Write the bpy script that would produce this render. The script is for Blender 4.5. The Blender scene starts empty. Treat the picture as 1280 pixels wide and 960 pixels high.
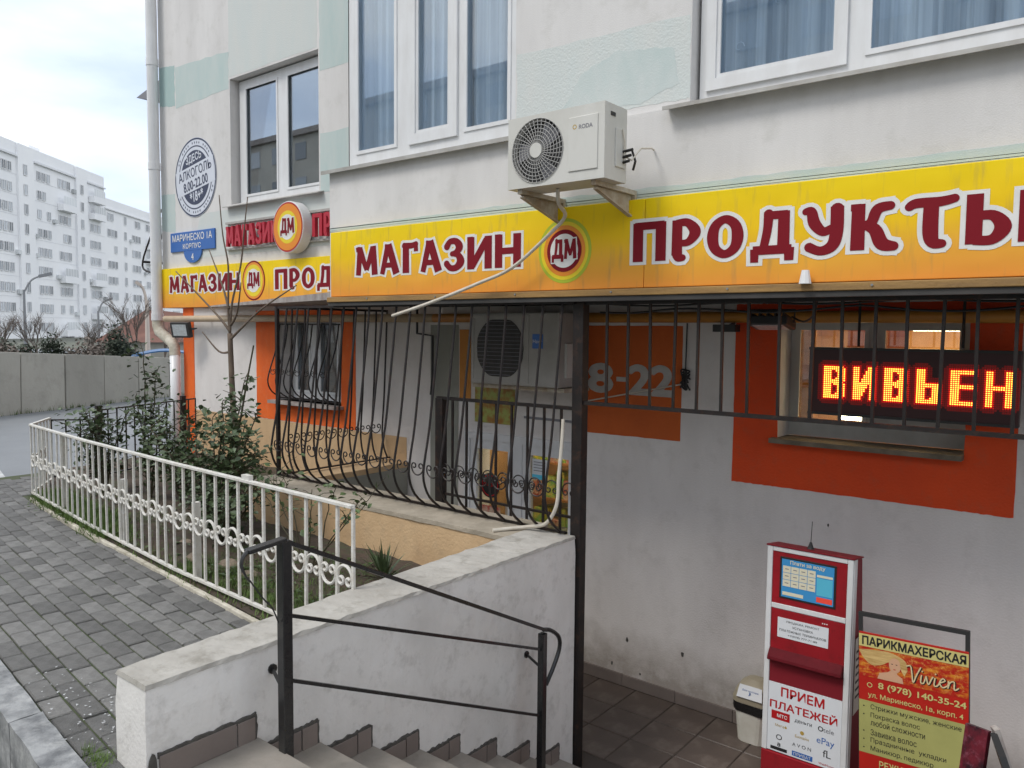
import bpy, math, random
from math import sin, cos, pi, radians
from mathutils import Vector, Matrix
random.seed(7)
S = bpy.context.scene
COL = S.collection
# ------------------------------------------------------------------ camera
CAMZ = 1.6
R = ((0.77858268, -0.05016968, 0.62553339),
     (0.62747346, 0.04750103, -0.77718769),
     (0.00927778, 0.99761047, 0.06846363))
cam_d = bpy.data.cameras.new('camera')
cam = bpy.data.objects.new('camera', cam_d)
COL.objects.link(cam)
cam_d.sensor_width = 36
cam_d.lens = 985 / 1280 * 36
cam_d.clip_start = 0.05
cam_d.clip_end = 2000
M4 = Matrix([list(R[0]) + [0], list(R[1]) + [0], list(R[2]) + [CAMZ], [0, 0, 0, 1]])
cam.matrix_world = M4
S.camera = cam
# ------------------------------------------------------------------ world
SUN_EL, SUN_AZ = radians(54), radians(204)      # high, behind and left of the viewer
W = bpy.data.worlds.new('World')
S.world = W
W.use_nodes = True
nt = W.node_tree
nt.nodes.clear()
out = nt.nodes.new('ShaderNodeOutputWorld')
bg = nt.nodes.new('ShaderNodeBackground')
bg.inputs[1].default_value = 0.1
sky = nt.nodes.new('ShaderNodeTexSky')
sky.sky_type = 'NISHITA'
sky.sun_disc = False
sky.sun_elevation = SUN_EL
sky.sun_rotation = SUN_AZ
tc = nt.nodes.new('ShaderNodeTexCoord')
mp = nt.nodes.new('ShaderNodeMapping')
mp.inputs['Scale'].default_value = (1.0, 1.0, 3.2)
mp.inputs['Location'].default_value = (0.9, 0.1, 0.35)
nz = nt.nodes.new('ShaderNodeTexNoise')
nz.inputs['Scale'].default_value = 2.1
nz.inputs['Detail'].default_value = 7
nz.inputs['Roughness'].default_value = 0.5
rp = nt.nodes.new('ShaderNodeValToRGB')
rp.color_ramp.elements[0].position = 0.36
rp.color_ramp.elements[0].color = (5.4, 6.4, 8.2, 1)
rp.color_ramp.elements[1].position = 0.60
rp.color_ramp.elements[1].color = (12.0, 11.7, 11.2, 1)
e = rp.color_ramp.elements.new(0.49)
e.color = (7.4, 8.2, 9.5, 1)
mx = nt.nodes.new('ShaderNodeMix')
mx.data_type = 'RGBA'
mx.inputs[0].default_value = 0.95
nt.links.new(tc.outputs['Generated'], mp.inputs['Vector'])
nt.links.new(mp.outputs[0], nz.inputs['Vector'])
nt.links.new(nz.outputs['Fac'], rp.inputs[0])
nt.links.new(sky.outputs[0], mx.inputs[6])
nt.links.new(rp.outputs[0], mx.inputs[7])
nt.links.new(mx.outputs[2], bg.inputs[0])
nt.links.new(bg.outputs[0], out.inputs[0])
sun_d = bpy.data.lights.new('sun', 'SUN')
sun_d.energy = 1.3
sun_d.angle = radians(18)
sun_d.color = (1.0, 0.96, 0.9)
sun = bpy.data.objects.new('sun', sun_d)
COL.objects.link(sun)
sd = Vector((-0.25, -0.55, 0.85))
sun.rotation_euler = sd.to_track_quat('Z', 'Y').to_euler()
S.view_settings.view_transform = 'Standard'
S.view_settings.look = 'None'
S.view_settings.gamma = 1
S.view_settings.use_curve_mapping = False
S.view_settings.exposure = 0.5

# ------------------------------------------------------------------ helpers
BASE = {}


def tag(o, label=None, cat=None, group=None, kind=None):
    if label: o['label'] = label
    if cat: o['category'] = cat
    if group: o['group'] = group
    if kind: o['kind'] = kind
    return o


def thing(name, label, cat, loc=(0, 0, 0), group=None, kind=None):
    o = bpy.data.objects.new(name, None)
    o.empty_display_size = 0.1
    o.location = loc
    COL.objects.link(o)
    BASE[o.name] = Vector(loc)
    return tag(o, label, cat, group, kind)


def inst(name, me, parent=None, loc=(0, 0, 0), rot=None, scale=None):
    """a further object sharing a mesh; loc is relative to the parent"""
    o = bpy.data.objects.new(name, me)
    o.location = loc
    if rot is not None: o.rotation_euler = rot
    if scale is not None: o.scale = scale
    if parent is not None: o.parent = parent
    COL.objects.link(o)
    if parent is not None: BASE[o.name] = BASE.get(parent.name, Vector((0, 0, 0)))
    return o


class MB:
    def __init__(s):
        s.v = []; s.f = []; s.m = []

    def add(s, vs, fs, mi=0):
        n = len(s.v)
        s.v += [tuple(p) for p in vs]
        s.f += [tuple(i + n for i in f) for f in fs]
        s.m += [mi] * len(fs)
        return s

    def box(s, x0, x1, y0, y1, z0, z1, mi=0):
        if x0 > x1: x0, x1 = x1, x0
        if y0 > y1: y0, y1 = y1, y0
        if z0 > z1: z0, z1 = z1, z0
        vs = [(x0, y0, z0), (x1, y0, z0), (x1, y1, z0), (x0, y1, z0), (x0, y0, z1), (x1, y0, z1), (x1, y1, z1), (x0, y1, z1)]
        return s.add(vs, [(0, 3, 2, 1), (4, 5, 6, 7), (0, 1, 5, 4), (1, 2, 6, 5), (2, 3, 7, 6), (3, 0, 4, 7)], mi)

    def hexa(s, vs, mi=0):
        return s.add(vs, [(0, 3, 2, 1), (4, 5, 6, 7), (0, 1, 5, 4), (1, 2, 6, 5), (2, 3, 7, 6), (3, 0, 4, 7)], mi)

    def beam(s, a, b, w, h, mi=0):
        """rectangular bar from a to b, w wide (horizontal), h high"""
        a = Vector(a); b = Vector(b); d = (b - a).normalized()
        up = Vector((0, 0, 1)) if abs(d.z) < 0.95 else Vector((0, 1, 0))
        r = d.cross(up).normalized() * (w / 2)
        u = r.cross(d).normalized() * (h / 2)
        vs = [a - r - u, a + r - u, b + r - u, b - r - u, a - r + u, a + r + u, b + r + u, b - r + u]
        return s.hexa(vs, mi)

    def tube(s, pts, r, n=6, mi=0, caps=True, r2=None):
        pts = [Vector(p) for p in pts]
        k = len(pts)
        rings = []
        prev = None
        for i, p in enumerate(pts):
            d = (pts[min(i + 1, k - 1)] - pts[max(i - 1, 0)])
            if d.length < 1e-9: d = Vector((0, 0, 1))
            d.normalize()
            if prev is None:
                a = d.cross(Vector((0, 0, 1)))
                if a.length < 0.1: a = d.cross(Vector((0, 1, 0)))
            else:
                a = prev - d * prev.dot(d)
            a.normalize(); prev = a
            b = d.cross(a)
            rr = r if r2 is None else r + (r2 - r) * i / max(1, k - 1)
            rings.append([p + (a * cos(2 * pi * j / n) + b * sin(2 * pi * j / n)) * rr for j in range(n)])
        vs = [q for g in rings for q in g]
        fs = []
        for i in range(k - 1):
            for j in range(n):
                fs.append((i * n + j, i * n + (j + 1) % n, (i + 1) * n + (j + 1) % n, (i + 1) * n + j))
        if caps:
            fs.append(tuple(range(n - 1, -1, -1)))
            fs.append(tuple((k - 1) * n + j for j in range(n)))
        return s.add(vs, fs, mi)

    def flat(s, pts, mi=0):
        return s.add(pts, [tuple(range(len(pts)))], mi)

    def prism(s, pts, vec, mi=0):
        vec = Vector(vec); n = len(pts)
        a = [Vector(p) for p in pts]
        b = [p + vec for p in a]
        fs = [tuple(range(n - 1, -1, -1)), tuple(range(n, 2 * n))]
        fs += [(i, (i + 1) % n, (i + 1) % n + n, i + n) for i in range(n)]
        return s.add(a + b, fs, mi)

    def disc(s, cx, y, cz, r, n=48, ry=None, mi=0):
        ry = ry or r
        return s.flat([(cx + r * cos(2 * pi * i / n), y, cz + ry * sin(2 * pi * i / n)) for i in range(n)], mi)

    def ring(s, cx, y, cz, r0, r1, n=48, mi=0, a0=0.0, a1=2 * pi):
        full = abs(a1 - a0 - 2 * pi) < 1e-6
        vs = []
        for i in range(n + (0 if full else 1)):
            a = a0 + (a1 - a0) * i / n
            vs += [(cx + r0 * cos(a), y, cz + r0 * sin(a)), (cx + r1 * cos(a), y, cz + r1 * sin(a))]
        m = len(vs)
        fs = [(2 * i, 2 * i + 1, (2 * i + 3) % m, (2 * i + 2) % m) for i in range(n)]
        return s.add(vs, fs, mi)

    def mesh(s, name, mats, off=(0, 0, 0)):
        me = bpy.data.meshes.new(name)
        off = Vector(off)
        me.from_pydata([tuple(Vector(p) - off) for p in s.v], [], s.f)
        if not isinstance(mats, (list, tuple)): mats = [mats]
        for m in mats: me.materials.append(m)
        if len(mats) > 1: me.polygons.foreach_set('material_index', s.m)
        me.validate()
        me.update()
        return me

    def build(s, name, mats, parent=None, loc=(0, 0, 0), bevel=0, smooth=False, seg=2):
        base = BASE.get(parent.name, Vector((0, 0, 0))) if parent is not None else Vector(loc)
        me = s.mesh(name, mats, base)
        o = bpy.data.objects.new(name, me)
        if parent is not None:
            o.parent = parent
        else:
            o.location = base
        COL.objects.link(o)
        BASE[o.name] = Vector(base)
        if smooth:
            me.polygons.foreach_set('use_smooth', [True] * len(me.polygons))
        if bevel:
            b = o.modifiers.new('bevel', 'BEVEL'); b.width = bevel; b.segments = seg
            b.limit_method = 'ANGLE'; b.angle_limit = radians(50)
            b.harden_normals = False
        return o


def struct(mb, name, mat, loc=(0, 0, 0), kind='structure', **k):
    o = mb.build(name, mat, None, loc, **k)
    o['kind'] = kind
    return o


# ------------------------------------------------------------------ materials
def mat(name, c, rough=0.6, c2=None, nscale=4.0, stretch=(1, 1, 1), lo=0.35, hi=0.7, bump=0.0, bscale=60.0,
        metal=0.0, spec=0.5, emit=None, estr=0.0, c3=None, n3=25.0, vary=0.0, detail=6, f3=0.5, splash=None):
    m = bpy.data.materials.new(name)
    m.use_nodes = True
    t = m.node_tree
    b = t.nodes['Principled BSDF']
    b.inputs['Roughness'].default_value = rough
    b.inputs['Metallic'].default_value = metal
    b.inputs['Specular IOR Level'].default_value = spec
    b.inputs['Base Color'].default_value = (*c, 1)
    tcn = t.nodes.new('ShaderNodeTexCoord')
    col = None
    if c2 is not None:
        mpn = t.nodes.new('ShaderNodeMapping'); mpn.inputs['Scale'].default_value = stretch
        n = t.nodes.new('ShaderNodeTexNoise'); n.inputs['Scale'].default_value = nscale; n.inputs['Detail'].default_value = detail
        n.inputs['Roughness'].default_value = 0.62
        r = t.nodes.new('ShaderNodeValToRGB')
        r.color_ramp.elements[0].position = lo; r.color_ramp.elements[0].color = (*c2, 1)
        r.color_ramp.elements[1].position = hi; r.color_ramp.elements[1].color = (*c, 1)
        t.links.new(tcn.outputs['Object'], mpn.inputs[0]); t.links.new(mpn.outputs[0], n.inputs['Vector'])
        t.links.new(n.outputs['Fac'], r.inputs[0])
        col = r.outputs[0]
    if c3 is not None:
        n = t.nodes.new('ShaderNodeTexNoise'); n.inputs['Scale'].default_value = n3; n.inputs['Detail'].default_value = 5
        n.inputs['Roughness'].default_value = 0.7
        r = t.nodes.new('ShaderNodeValToRGB')
        r.color_ramp.elements[0].position = 0.52; r.color_ramp.elements[0].color = (0, 0, 0, 1)
        r.color_ramp.elements[1].position = 0.75; r.color_ramp.elements[1].color = (f3, f3, f3, 1)
        t.links.new(tcn.outputs['Object'], n.inputs['Vector']); t.links.new(n.outputs['Fac'], r.inputs[0])
        x = t.nodes.new('ShaderNodeMix'); x.data_type = 'RGBA'
        t.links.new(r.outputs[0], x.inputs[0])
        if col is not None: t.links.new(col, x.inputs[6])
        else: x.inputs[6].default_value = (*c, 1)
        x.inputs[7].default_value = (*c3, 1)
        col = x.outputs[2]
    if splash is not None:
        sp = t.nodes.new('ShaderNodeSeparateXYZ'); t.links.new(tcn.outputs['Object'], sp.inputs[0])
        n = t.nodes.new('ShaderNodeTexNoise'); n.inputs['Scale'].default_value = 6; n.inputs['Detail'].default_value = 8; n.inputs['Roughness'].default_value = .7
        t.links.new(tcn.outputs['Object'], n.inputs['Vector'])
        mr0 = t.nodes.new('ShaderNodeMapRange'); mr0.inputs[1].default_value = splash[0]; mr0.inputs[2].default_value = splash[1]
        mr0.inputs[3].default_value = 1; mr0.inputs[4].default_value = 0
        t.links.new(sp.outputs[2], mr0.inputs[0])
        mm = t.nodes.new('ShaderNodeMath'); mm.operation = 'MULTIPLY'
        t.links.new(mr0.outputs[0], mm.inputs[0]); t.links.new(n.outputs['Fac'], mm.inputs[1])
        mr1 = t.nodes.new('ShaderNodeMapRange'); mr1.inputs[1].default_value = .10; mr1.inputs[2].default_value = .42; mr1.inputs[4].default_value = .75
        t.links.new(mm.outputs[0], mr1.inputs[0])
        x = t.nodes.new('ShaderNodeMix'); x.data_type = 'RGBA'
        t.links.new(mr1.outputs[0], x.inputs[0]); t.links.new(col, x.inputs[6]); x.inputs[7].default_value = (*splash[2], 1)
        col = x.outputs[2]
    if vary > 0:
        oi = t.nodes.new('ShaderNodeObjectInfo')
        mr = t.nodes.new('ShaderNodeMapRange'); mr.inputs[3].default_value = 1 - vary; mr.inputs[4].default_value = 1 + vary
        hs = t.nodes.new('ShaderNodeHueSaturation')
        t.links.new(oi.outputs['Random'], mr.inputs[0]); t.links.new(mr.outputs[0], hs.inputs['Value'])
        if col is not None: t.links.new(col, hs.inputs['Color'])
        else: hs.inputs['Color'].default_value = (*c, 1)
        col = hs.outputs[0]
    if col is not None: t.links.new(col, b.inputs['Base Color'])
    if bump > 0:
        n = t.nodes.new('ShaderNodeTexNoise'); n.inputs['Scale'].default_value = bscale; n.inputs['Detail'].default_value = 5
        bp = t.nodes.new('ShaderNodeBump'); bp.inputs['Strength'].default_value = bump; bp.inputs['Distance'].default_value = 0.01
        t.links.new(tcn.outputs['Object'], n.inputs['Vector']); t.links.new(n.outputs['Fac'], bp.inputs['Height'])
        t.links.new(bp.outputs[0], b.inputs['Normal'])
    if emit is not None:
        b.inputs['Emission Color'].default_value = (*emit, 1); b.inputs['Emission Strength'].default_value = estr
    return m


def glass(name, tint=(0.85, 0.92, 0.95), refl=0.25, rough=0.01):
    m = bpy.data.materials.new(name); m.use_nodes = True
    t = m.node_tree; t.nodes.clear()
    o = t.nodes.new('ShaderNodeOutputMaterial'); mix = t.nodes.new('ShaderNodeMixShader')
    tr = t.nodes.new('ShaderNodeBsdfTransparent'); tr.inputs[0].default_value = (*tint, 1)
    gl = t.nodes.new('ShaderNodeBsdfGlossy'); gl.inputs['Roughness'].default_value = rough
    gl.inputs[0].default_value = (0.9, 0.95, 1.0, 1)
    fr = t.nodes.new('ShaderNodeLayerWeight'); fr.inputs[0].default_value = 0.16
    mr = t.nodes.new('ShaderNodeMapRange'); mr.inputs[3].default_value = refl; mr.inputs[4].default_value = 0.95
    t.links.new(fr.outputs['Fresnel'], mr.inputs[0]); t.links.new(mr.outputs[0], mix.inputs[0])
    t.links.new(tr.outputs[0], mix.inputs[1]); t.links.new(gl.outputs[0], mix.inputs[2]); t.links.new(mix.outputs[0], o.inputs[0])
    return m


def grad_mat(name, stops, z0, z1, rough=0.6, c_dirt=(0.25, 0.2, 0.1)):
    """printed vertical gradient in object Z"""
    m = bpy.data.materials.new(name); m.use_nodes = True
    t = m.node_tree; b = t.nodes['Principled BSDF']; b.inputs['Roughness'].default_value = rough; b.inputs['Specular IOR Level'].default_value = 0.3
    tcn = t.nodes.new('ShaderNodeTexCoord'); sp = t.nodes.new('ShaderNodeSeparateXYZ')
    mr = t.nodes.new('ShaderNodeMapRange'); mr.inputs[1].default_value = z0; mr.inputs[2].default_value = z1
    r = t.nodes.new('ShaderNodeValToRGB')
    n = t.nodes.new('ShaderNodeTexNoise'); n.inputs['Scale'].default_value = 1.3; n.inputs['Detail'].default_value = 2
    ad = t.nodes.new('ShaderNodeMath'); ad.operation = 'MULTIPLY_ADD'; ad.inputs[1].default_value = 0.35
    t.links.new(tcn.outputs['Object'], sp.inputs[0]); t.links.new(sp.outputs[2], mr.inputs[0])
    t.links.new(tcn.outputs['Object'], n.inputs['Vector'])
    sb = t.nodes.new('ShaderNodeMath'); sb.operation = 'SUBTRACT'; sb.inputs[1].default_value = 0.5
    t.links.new(n.outputs['Fac'], sb.inputs[0]); t.links.new(sb.outputs[0], ad.inputs[0]); t.links.new(mr.outputs[0], ad.inputs[2])
    t.links.new(ad.outputs[0], r.inputs[0])
    els = r.color_ramp.elements
    while len(els) < len(stops): els.new(0.5)
    for el, (p, c) in zip(els, stops):
        el.position = p; el.color = (*c, 1)
    n2 = t.nodes.new('ShaderNodeTexNoise'); n2.inputs['Scale'].default_value = 9; n2.inputs['Detail'].default_value = 7
    mpn = t.nodes.new('ShaderNodeMapping'); mpn.inputs['Scale'].default_value = (2.5, 2.5, 0.35)
    t.links.new(tcn.outputs['Object'], mpn.inputs[0]); t.links.new(mpn.outputs[0], n2.inputs['Vector'])
    r2 = t.nodes.new('ShaderNodeValToRGB'); r2.color_ramp.elements[0].position = 0.55; r2.color_ramp.elements[0].color = (0, 0, 0, 1)
    r2.color_ramp.elements[1].position = 0.85; r2.color_ramp.elements[1].color = (0.55, 0.55, 0.55, 1)
    x = t.nodes.new('ShaderNodeMix'); x.data_type = 'RGBA'
    t.links.new(n2.outputs['Fac'], r2.inputs[0]); t.links.new(r2.outputs[0], x.inputs[0]); t.links.new(r.outputs[0], x.inputs[6])
    x.inputs[7].default_value = (*c_dirt, 1)
    t.links.new(x.outputs[2], b.inputs['Base Color'])
    n4 = t.nodes.new('ShaderNodeTexNoise'); n4.inputs['Scale'].default_value = 3.2; n4.inputs['Detail'].default_value = 2
    bp4 = t.nodes.new('ShaderNodeBump'); bp4.inputs['Strength'].default_value = .5; bp4.inputs['Distance'].default_value = .03
    t.links.new(tcn.outputs['Object'], n4.inputs['Vector']); t.links.new(n4.outputs['Fac'], bp4.inputs['Height']); t.links.new(bp4.outputs[0], b.inputs['Normal'])
    return m


M = {}
M['plaster'] = mat('pale_plaster', (0.70, 0.685, 0.67), 0.9, (0.60, 0.585, 0.57), 1.6, (1.6, 1, 0.35), 0.3, 0.62, 0.16, 140, c3=(0.42, 0.41, 0.37), n3=5, f3=0.35)
M['plaster_cool'] = mat('white_plaster', (0.72, 0.685, 0.66), 0.9, (0.63, 0.595, 0.57), 1.3, (2, 1, 0.5), 0.3, 0.65, 0.28, 80, c3=(0.40, 0.37, 0.34), n3=5, f3=0.3, splash=(-1.15, -.55, (.26, .22, .18)))
M['teal'] = mat('teal_paint', (0.45, 0.555, 0.54), 0.9, (0.54, 0.60, 0.58), 3, (2, 1, 0.5), 0.3, 0.7, 0.16, 140, c3=(0.55, 0.58, 0.55), n3=18, f3=0.6)
M['teal_dark'] = mat('deep_teal_paint', (0.38, 0.49, 0.48), 0.9, (0.38, 0.52, 0.50), 3, (2, 1, 0.5), 0.3, 0.7, 0.16, 140, c3=(0.5, 0.56, 0.53), n3=16, f3=0.5)
M['teal_mid'] = mat('faded_teal_paint', (0.50, 0.575, 0.56), 0.9, (0.58, 0.62, 0.605), 5, (1, 1, 0.6), 0.35, 0.65, 0.16, 140)
M['teal_pale'] = mat('pale_teal_paint', (0.58, 0.625, 0.61), 0.9, (0.62, 0.635, 0.61), 3, (2, 1, 0.5), 0.3, 0.7, 0.35, 90)
M['beige'] = mat('beige_paint', (0.60, 0.42, 0.24), 0.9, (0.50, 0.33, 0.18), 2.2, (1.5, 1.5, 0.7), 0.3, 0.65, 0.4, 60, c3=(0.36, 0.27, 0.18), n3=9, f3=0.4)
M['orange'] = mat('orange_paint', (0.84, 0.15, 0.014), 0.8, (0.66, 0.10, 0.012), 3.5, (1, 1, 0.4), 0.3, 0.7, 0.35, 70, c3=(.62, .25, .12), n3=11, f3=.35)
M['redorange'] = mat('red_orange_paint', (0.74, 0.070, 0.006), 0.75, (0.62, 0.055, 0.006), 2.0, (1, 1, 0.6), 0.3, 0.7, 0.35, 70, c3=(.42, .10, .05), n3=9, f3=.4)
M['dullorange'] = mat('dull_orange_paint', (0.60, 0.12, 0.015), 0.75, (0.48, 0.09, 0.012), 2.5, (1, 1, 0.5), 0.3, 0.7, 0.3, 70)
M['digits'] = mat('grey_white_paint', (0.50, 0.48, 0.45), 0.8, (0.40, 0.38, 0.36), 9)  # greyer white for the digits
M['amber'] = mat('amber_paint', (0.62, 0.27, 0.05), 0.8, (0.50, 0.2, 0.04), 3, bump=0.1)
M['bigcoat'] = mat('worn_white_wall', (0.70, 0.68, 0.65), 0.92, (0.58, 0.56, 0.53), 2.6, (1, 1, .5), 0.28, 0.6, 0.25, 60, c3=(0.30, 0.28, 0.25), n3=11, f3=0.45)
M['captop'] = mat('weathered_wall_top', (0.47, 0.45, 0.41), 0.95, (0.33, 0.31, 0.275), 4, (1, 1, 1), 0.25, 0.7, 0.6, 30, c3=(0.20, 0.185, 0.15), n3=9, f3=0.75)
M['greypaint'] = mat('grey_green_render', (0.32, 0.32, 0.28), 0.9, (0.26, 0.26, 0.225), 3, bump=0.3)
M['pvc'] = mat('white_pvc', (0.74, 0.75, 0.76), 0.35, (0.66, 0.66, 0.66), 3, (3, 3, 1))
M['pvc_grey'] = mat('grey_white_frame', (0.55, 0.56, 0.55), 0.5, (0.45, 0.45, 0.43), 5)
M['sill'] = mat('galvanised_sill', (0.50, 0.49, 0.46), 0.5, (0.34, 0.32, 0.29), 6, (1, 1, 1), 0.3, 0.7, metal=0.3)
M['glass'] = glass('window_glass', (0.93, 0.97, 1.0), 0.07)
M['glass_dark'] = glass('dark_window_glass', (0.6, 0.66, 0.68), 0.32)
M['glass_shop'] = glass('shop_glass', (0.85, 0.88, 0.85), 0.12)
M['curtain'] = mat('blue_grey_net_curtain', (0.62, 0.69, 0.76), 0.9, (0.30, 0.37, 0.45), 6, (2.0, 1, 0.04), 0.36, 0.64, detail=3)
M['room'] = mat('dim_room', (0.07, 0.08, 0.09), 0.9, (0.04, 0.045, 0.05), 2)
M['iron'] = mat('dark_iron', (0.022, 0.017, 0.015), 0.5, (0.011, 0.009, 0.009), 14, c3=(0.10, 0.045, 0.025), n3=20, f3=0.5, spec=.35)
M['black'] = mat('black_gloss_paint', (0.014, 0.014, 0.015), 0.25, (0.02, 0.02, 0.02), 20, c3=(0.05, 0.045, 0.04), n3=30, f3=0.4)
M['whiteiron'] = mat('white_painted_iron', (0.70, 0.69, 0.66), 0.55, (0.56, 0.54, 0.48), 12, c3=(0.34, 0.24, 0.15), n3=26, f3=0.5, bump=0.2)
M['paver'] = mat('grey_paver', (0.165, 0.160, 0.152), 0.75, (0.115, 0.112, 0.105), 14, (1, 1, 1), 0.35, 0.65, 0.6, 130, vary=0.3, c3=(0.22, 0.23, 0.22), n3=60, f3=0.35)
M['joint'] = mat('mossy_joint_sand', (0.075, 0.075, 0.05), 0.95, (0.05, 0.075, 0.02), 6, bump=0.5)
M['paverfar'] = mat('far_pavers', (0.17, 0.19, 0.20), 0.7, (0.12, 0.13, 0.14), 9, (1, 4, 1))
M['asphalt'] = mat('wet_asphalt', (0.20, 0.21, 0.22), 0.5, (0.15, 0.158, 0.165), 0.7, (1, 1, 1), 0.3, 0.7, 0.3, 40)
M['ground'] = mat('bare_ground', (0.14, 0.14, 0.12), 0.95, (0.09, 0.10, 0.07), 0.3, bump=0.4)
M['soil'] = mat('garden_soil', (0.085, 0.058, 0.04), 0.95, (0.045, 0.035, 0.025), 5, (1, 1, 1), 0.3, 0.7, 0.9, 25, c3=(0.05, 0.09, 0.03), n3=6, f3=0.8)
M['kerb'] = mat('painted_kerb', (0.32, 0.325, 0.325), 0.85, (0.13, 0.135, 0.14), 7, (1, 1, 1), 0.38, 0.60, 0.5, 50, c3=(0.5, 0.5, 0.48), n3=9, f3=0.5)
M['cream'] = mat('cream_kerb_paint', (0.60, 0.56, 0.47), 0.9, (0.32, 0.29, 0.22), 7, (1, 1, 1), 0.32, 0.6, 0.6, 40)
M['linepaint'] = mat('road_paint', (0.6, 0.62, 0.62), 0.8, (0.4, 0.4, 0.4), 8)
M['tile'] = mat('brown_floor_tile', (0.115, 0.088, 0.072), 0.5, (0.08, 0.06, 0.05), 4, (1, 1, 1), 0.3, 0.7, 0.15, 60, vary=0.10, c3=(0.20, 0.165, 0.14), n3=5, f3=0.7)
M['grout'] = mat('dark_grout', (0.075, 0.06, 0.05), 0.95)
M['skirt'] = mat('taupe_skirting_tile', (0.20, 0.165, 0.145), 0.55, (0.165, 0.135, 0.12), 5, vary=0.08, bump=0.1)
M['mortar'] = mat('grey_mortar', (0.10, 0.095, 0.085), 0.95, (0.06, 0.055, 0.05), 30, bump=0.8, bscale=50)
M['tread'] = mat('sand_step_tile', (0.30, 0.27, 0.235), 0.55, (0.23, 0.21, 0.18), 7, bump=0.1, c3=(0.2, 0.17, 0.14), n3=20, f3=0.4)
M['concrete'] = mat('cast_concrete', (0.37, 0.36, 0.315), 0.9, (0.29, 0.28, 0.245), 1.2, (1, 1, 0.35), 0.3, 0.7, 0.3, 20, vary=0.10, c3=(0.2, 0.2, 0.17), n3=3, f3=0.5)
M['farwhite'] = mat('white_panel_wall', (0.88, 0.885, 0.89), 0.9, (0.81, 0.82, 0.84), 0.15, (1, 1, 0.5))
M['farseam'] = mat('panel_seam', (0.70, 0.71, 0.73), 0.9)
M['farglass'] = mat('far_window_glass', (0.36, 0.38, 0.40), 0.2, vary=0.6)
M['farroom'] = mat('far_grey', (0.55, 0.57, 0.58), 0.8, vary=0.3)
M['maroon'] = mat('maroon_print', (0.20, 0.006, 0.014), 0.6, spec=.2)
M['whiteprint'] = mat('white_print', (0.80, 0.79, 0.76), 0.4, (0.70, 0.69, 0.66), 8)
M['whiteplain'] = mat('white_plain', (0.74, 0.74, 0.74), 0.5, (0.66, 0.66, 0.65), 7)
M['green'] = mat('lime_print', (0.42, 0.50, 0.03), 0.35)
M['yellow'] = mat('yellow_print', (0.80, 0.62, 0.02), 0.35)
M['orprint'] = mat('orange_print', (0.78, 0.26, 0.02), 0.35)
M['redprint'] = mat('red_print', (0.46, 0.012, 0.015), 0.35)
M['redplastic'] = mat('red_channel_letter', (0.45, 0.02, 0.04), 0.4)
M['signgrad'] = grad_mat('banner_print', [(0.0, (0.78, 0.30, 0.04)), (0.3, (0.80, 0.40, 0.035)), (0.62, (0.86, 0.54, 0.004)), (1.0, (0.86, 0.62, 0.0))], 1.84, 2.33)
M['ledge'] = mat('ochre_fascia_board', (0.40, 0.23, 0.07), 0.7, (0.22, 0.13, 0.05), 5, (0.4, 1, 5), bump=0.3)
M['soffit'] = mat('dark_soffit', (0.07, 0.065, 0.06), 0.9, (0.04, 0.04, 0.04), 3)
M['greystrip'] = mat('worn_grey_flashing', (0.40, 0.37, 0.34), 0.6, (0.24, 0.19, 0.17), 8, (1, 1, 1), 0.35, 0.65)
M['ac'] = mat('off_white_enamel', (0.62, 0.61, 0.57), 0.45, (0.54, 0.53, 0.48), 4, (1, 1, 0.5), 0.3, 0.6)
M['ac_dark'] = mat('fan_shadow_black', (0.03, 0.03, 0.03), 0.6)
M['ac_rib'] = mat('grille_wire_grey', (0.42, 0.41, 0.39), 0.5)
M['bracket'] = mat('old_cream_bracket', (0.50, 0.46, 0.38), 0.6, (0.32, 0.24, 0.16), 14)
M['hose'] = mat('cream_plastic_hose', (0.66, 0.62, 0.54), 0.5, (0.52, 0.47, 0.39), 10)
M['cable'] = mat('black_cable', (0.02, 0.02, 0.02), 0.5)
M['blue'] = mat('blue_enamel', (0.03, 0.13, 0.42), 0.35)
M['navy'] = mat('dark_navy_print', (0.035, 0.045, 0.09), 0.5)
M['sealgrey'] = mat('seal_pale_print', (0.64, 0.67, 0.74), 0.5)
M['cream_plastic'] = mat('cream_plastic', (0.70, 0.69, 0.62), 0.45, (0.60, 0.58, 0.50), 8)
M['lid'] = mat('tan_plastic_lid', (0.32, 0.28, 0.20), 0.45)
M['bag'] = mat('black_bin_bag', (0.012, 0.012, 0.012), 0.25, bump=0.8, bscale=20)
M['kred'] = mat('kiosk_red_enamel', (0.36, 0.012, 0.02), 0.35, (0.27, 0.01, 0.016), 4, (1, 1, .4), c3=(0.12, 0.01, 0.012), n3=18, f3=0.55)
M['kred2'] = mat('dark_red_enamel', (0.20, 0.012, 0.02), 0.6, spec=.3)
M['screen'] = mat('screen_blue', (0.05, 0.25, 0.5), 0.2, emit=(0.04, 0.25, 0.55), estr=0.10)
M['screen_w'] = mat('screen_cream', (0.7, 0.66, 0.5), 0.3, emit=(0.7, 0.58, 0.36), estr=0.04)
M['screen_r'] = mat('screen_red', (0.6, 0.06, 0.04), 0.3, emit=(0.7, 0.06, 0.03), estr=0.25)
M['screen_c'] = mat('screen_cyan', (0.1, 0.45, 0.6), 0.3, emit=(0.06, 0.36, 0.55), estr=0.08)
M['paper'] = mat('paper_note', (0.7, 0.72, 0.74), 0.8)
M['ink'] = mat('black_ink', (0.015, 0.015, 0.015), 0.6)
M['greyink'] = mat('grey_ink', (0.2, 0.2, 0.22), 0.6)
M['goldink'] = mat('gold_ink', (0.45, 0.3, 0.06), 0.6)
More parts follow.
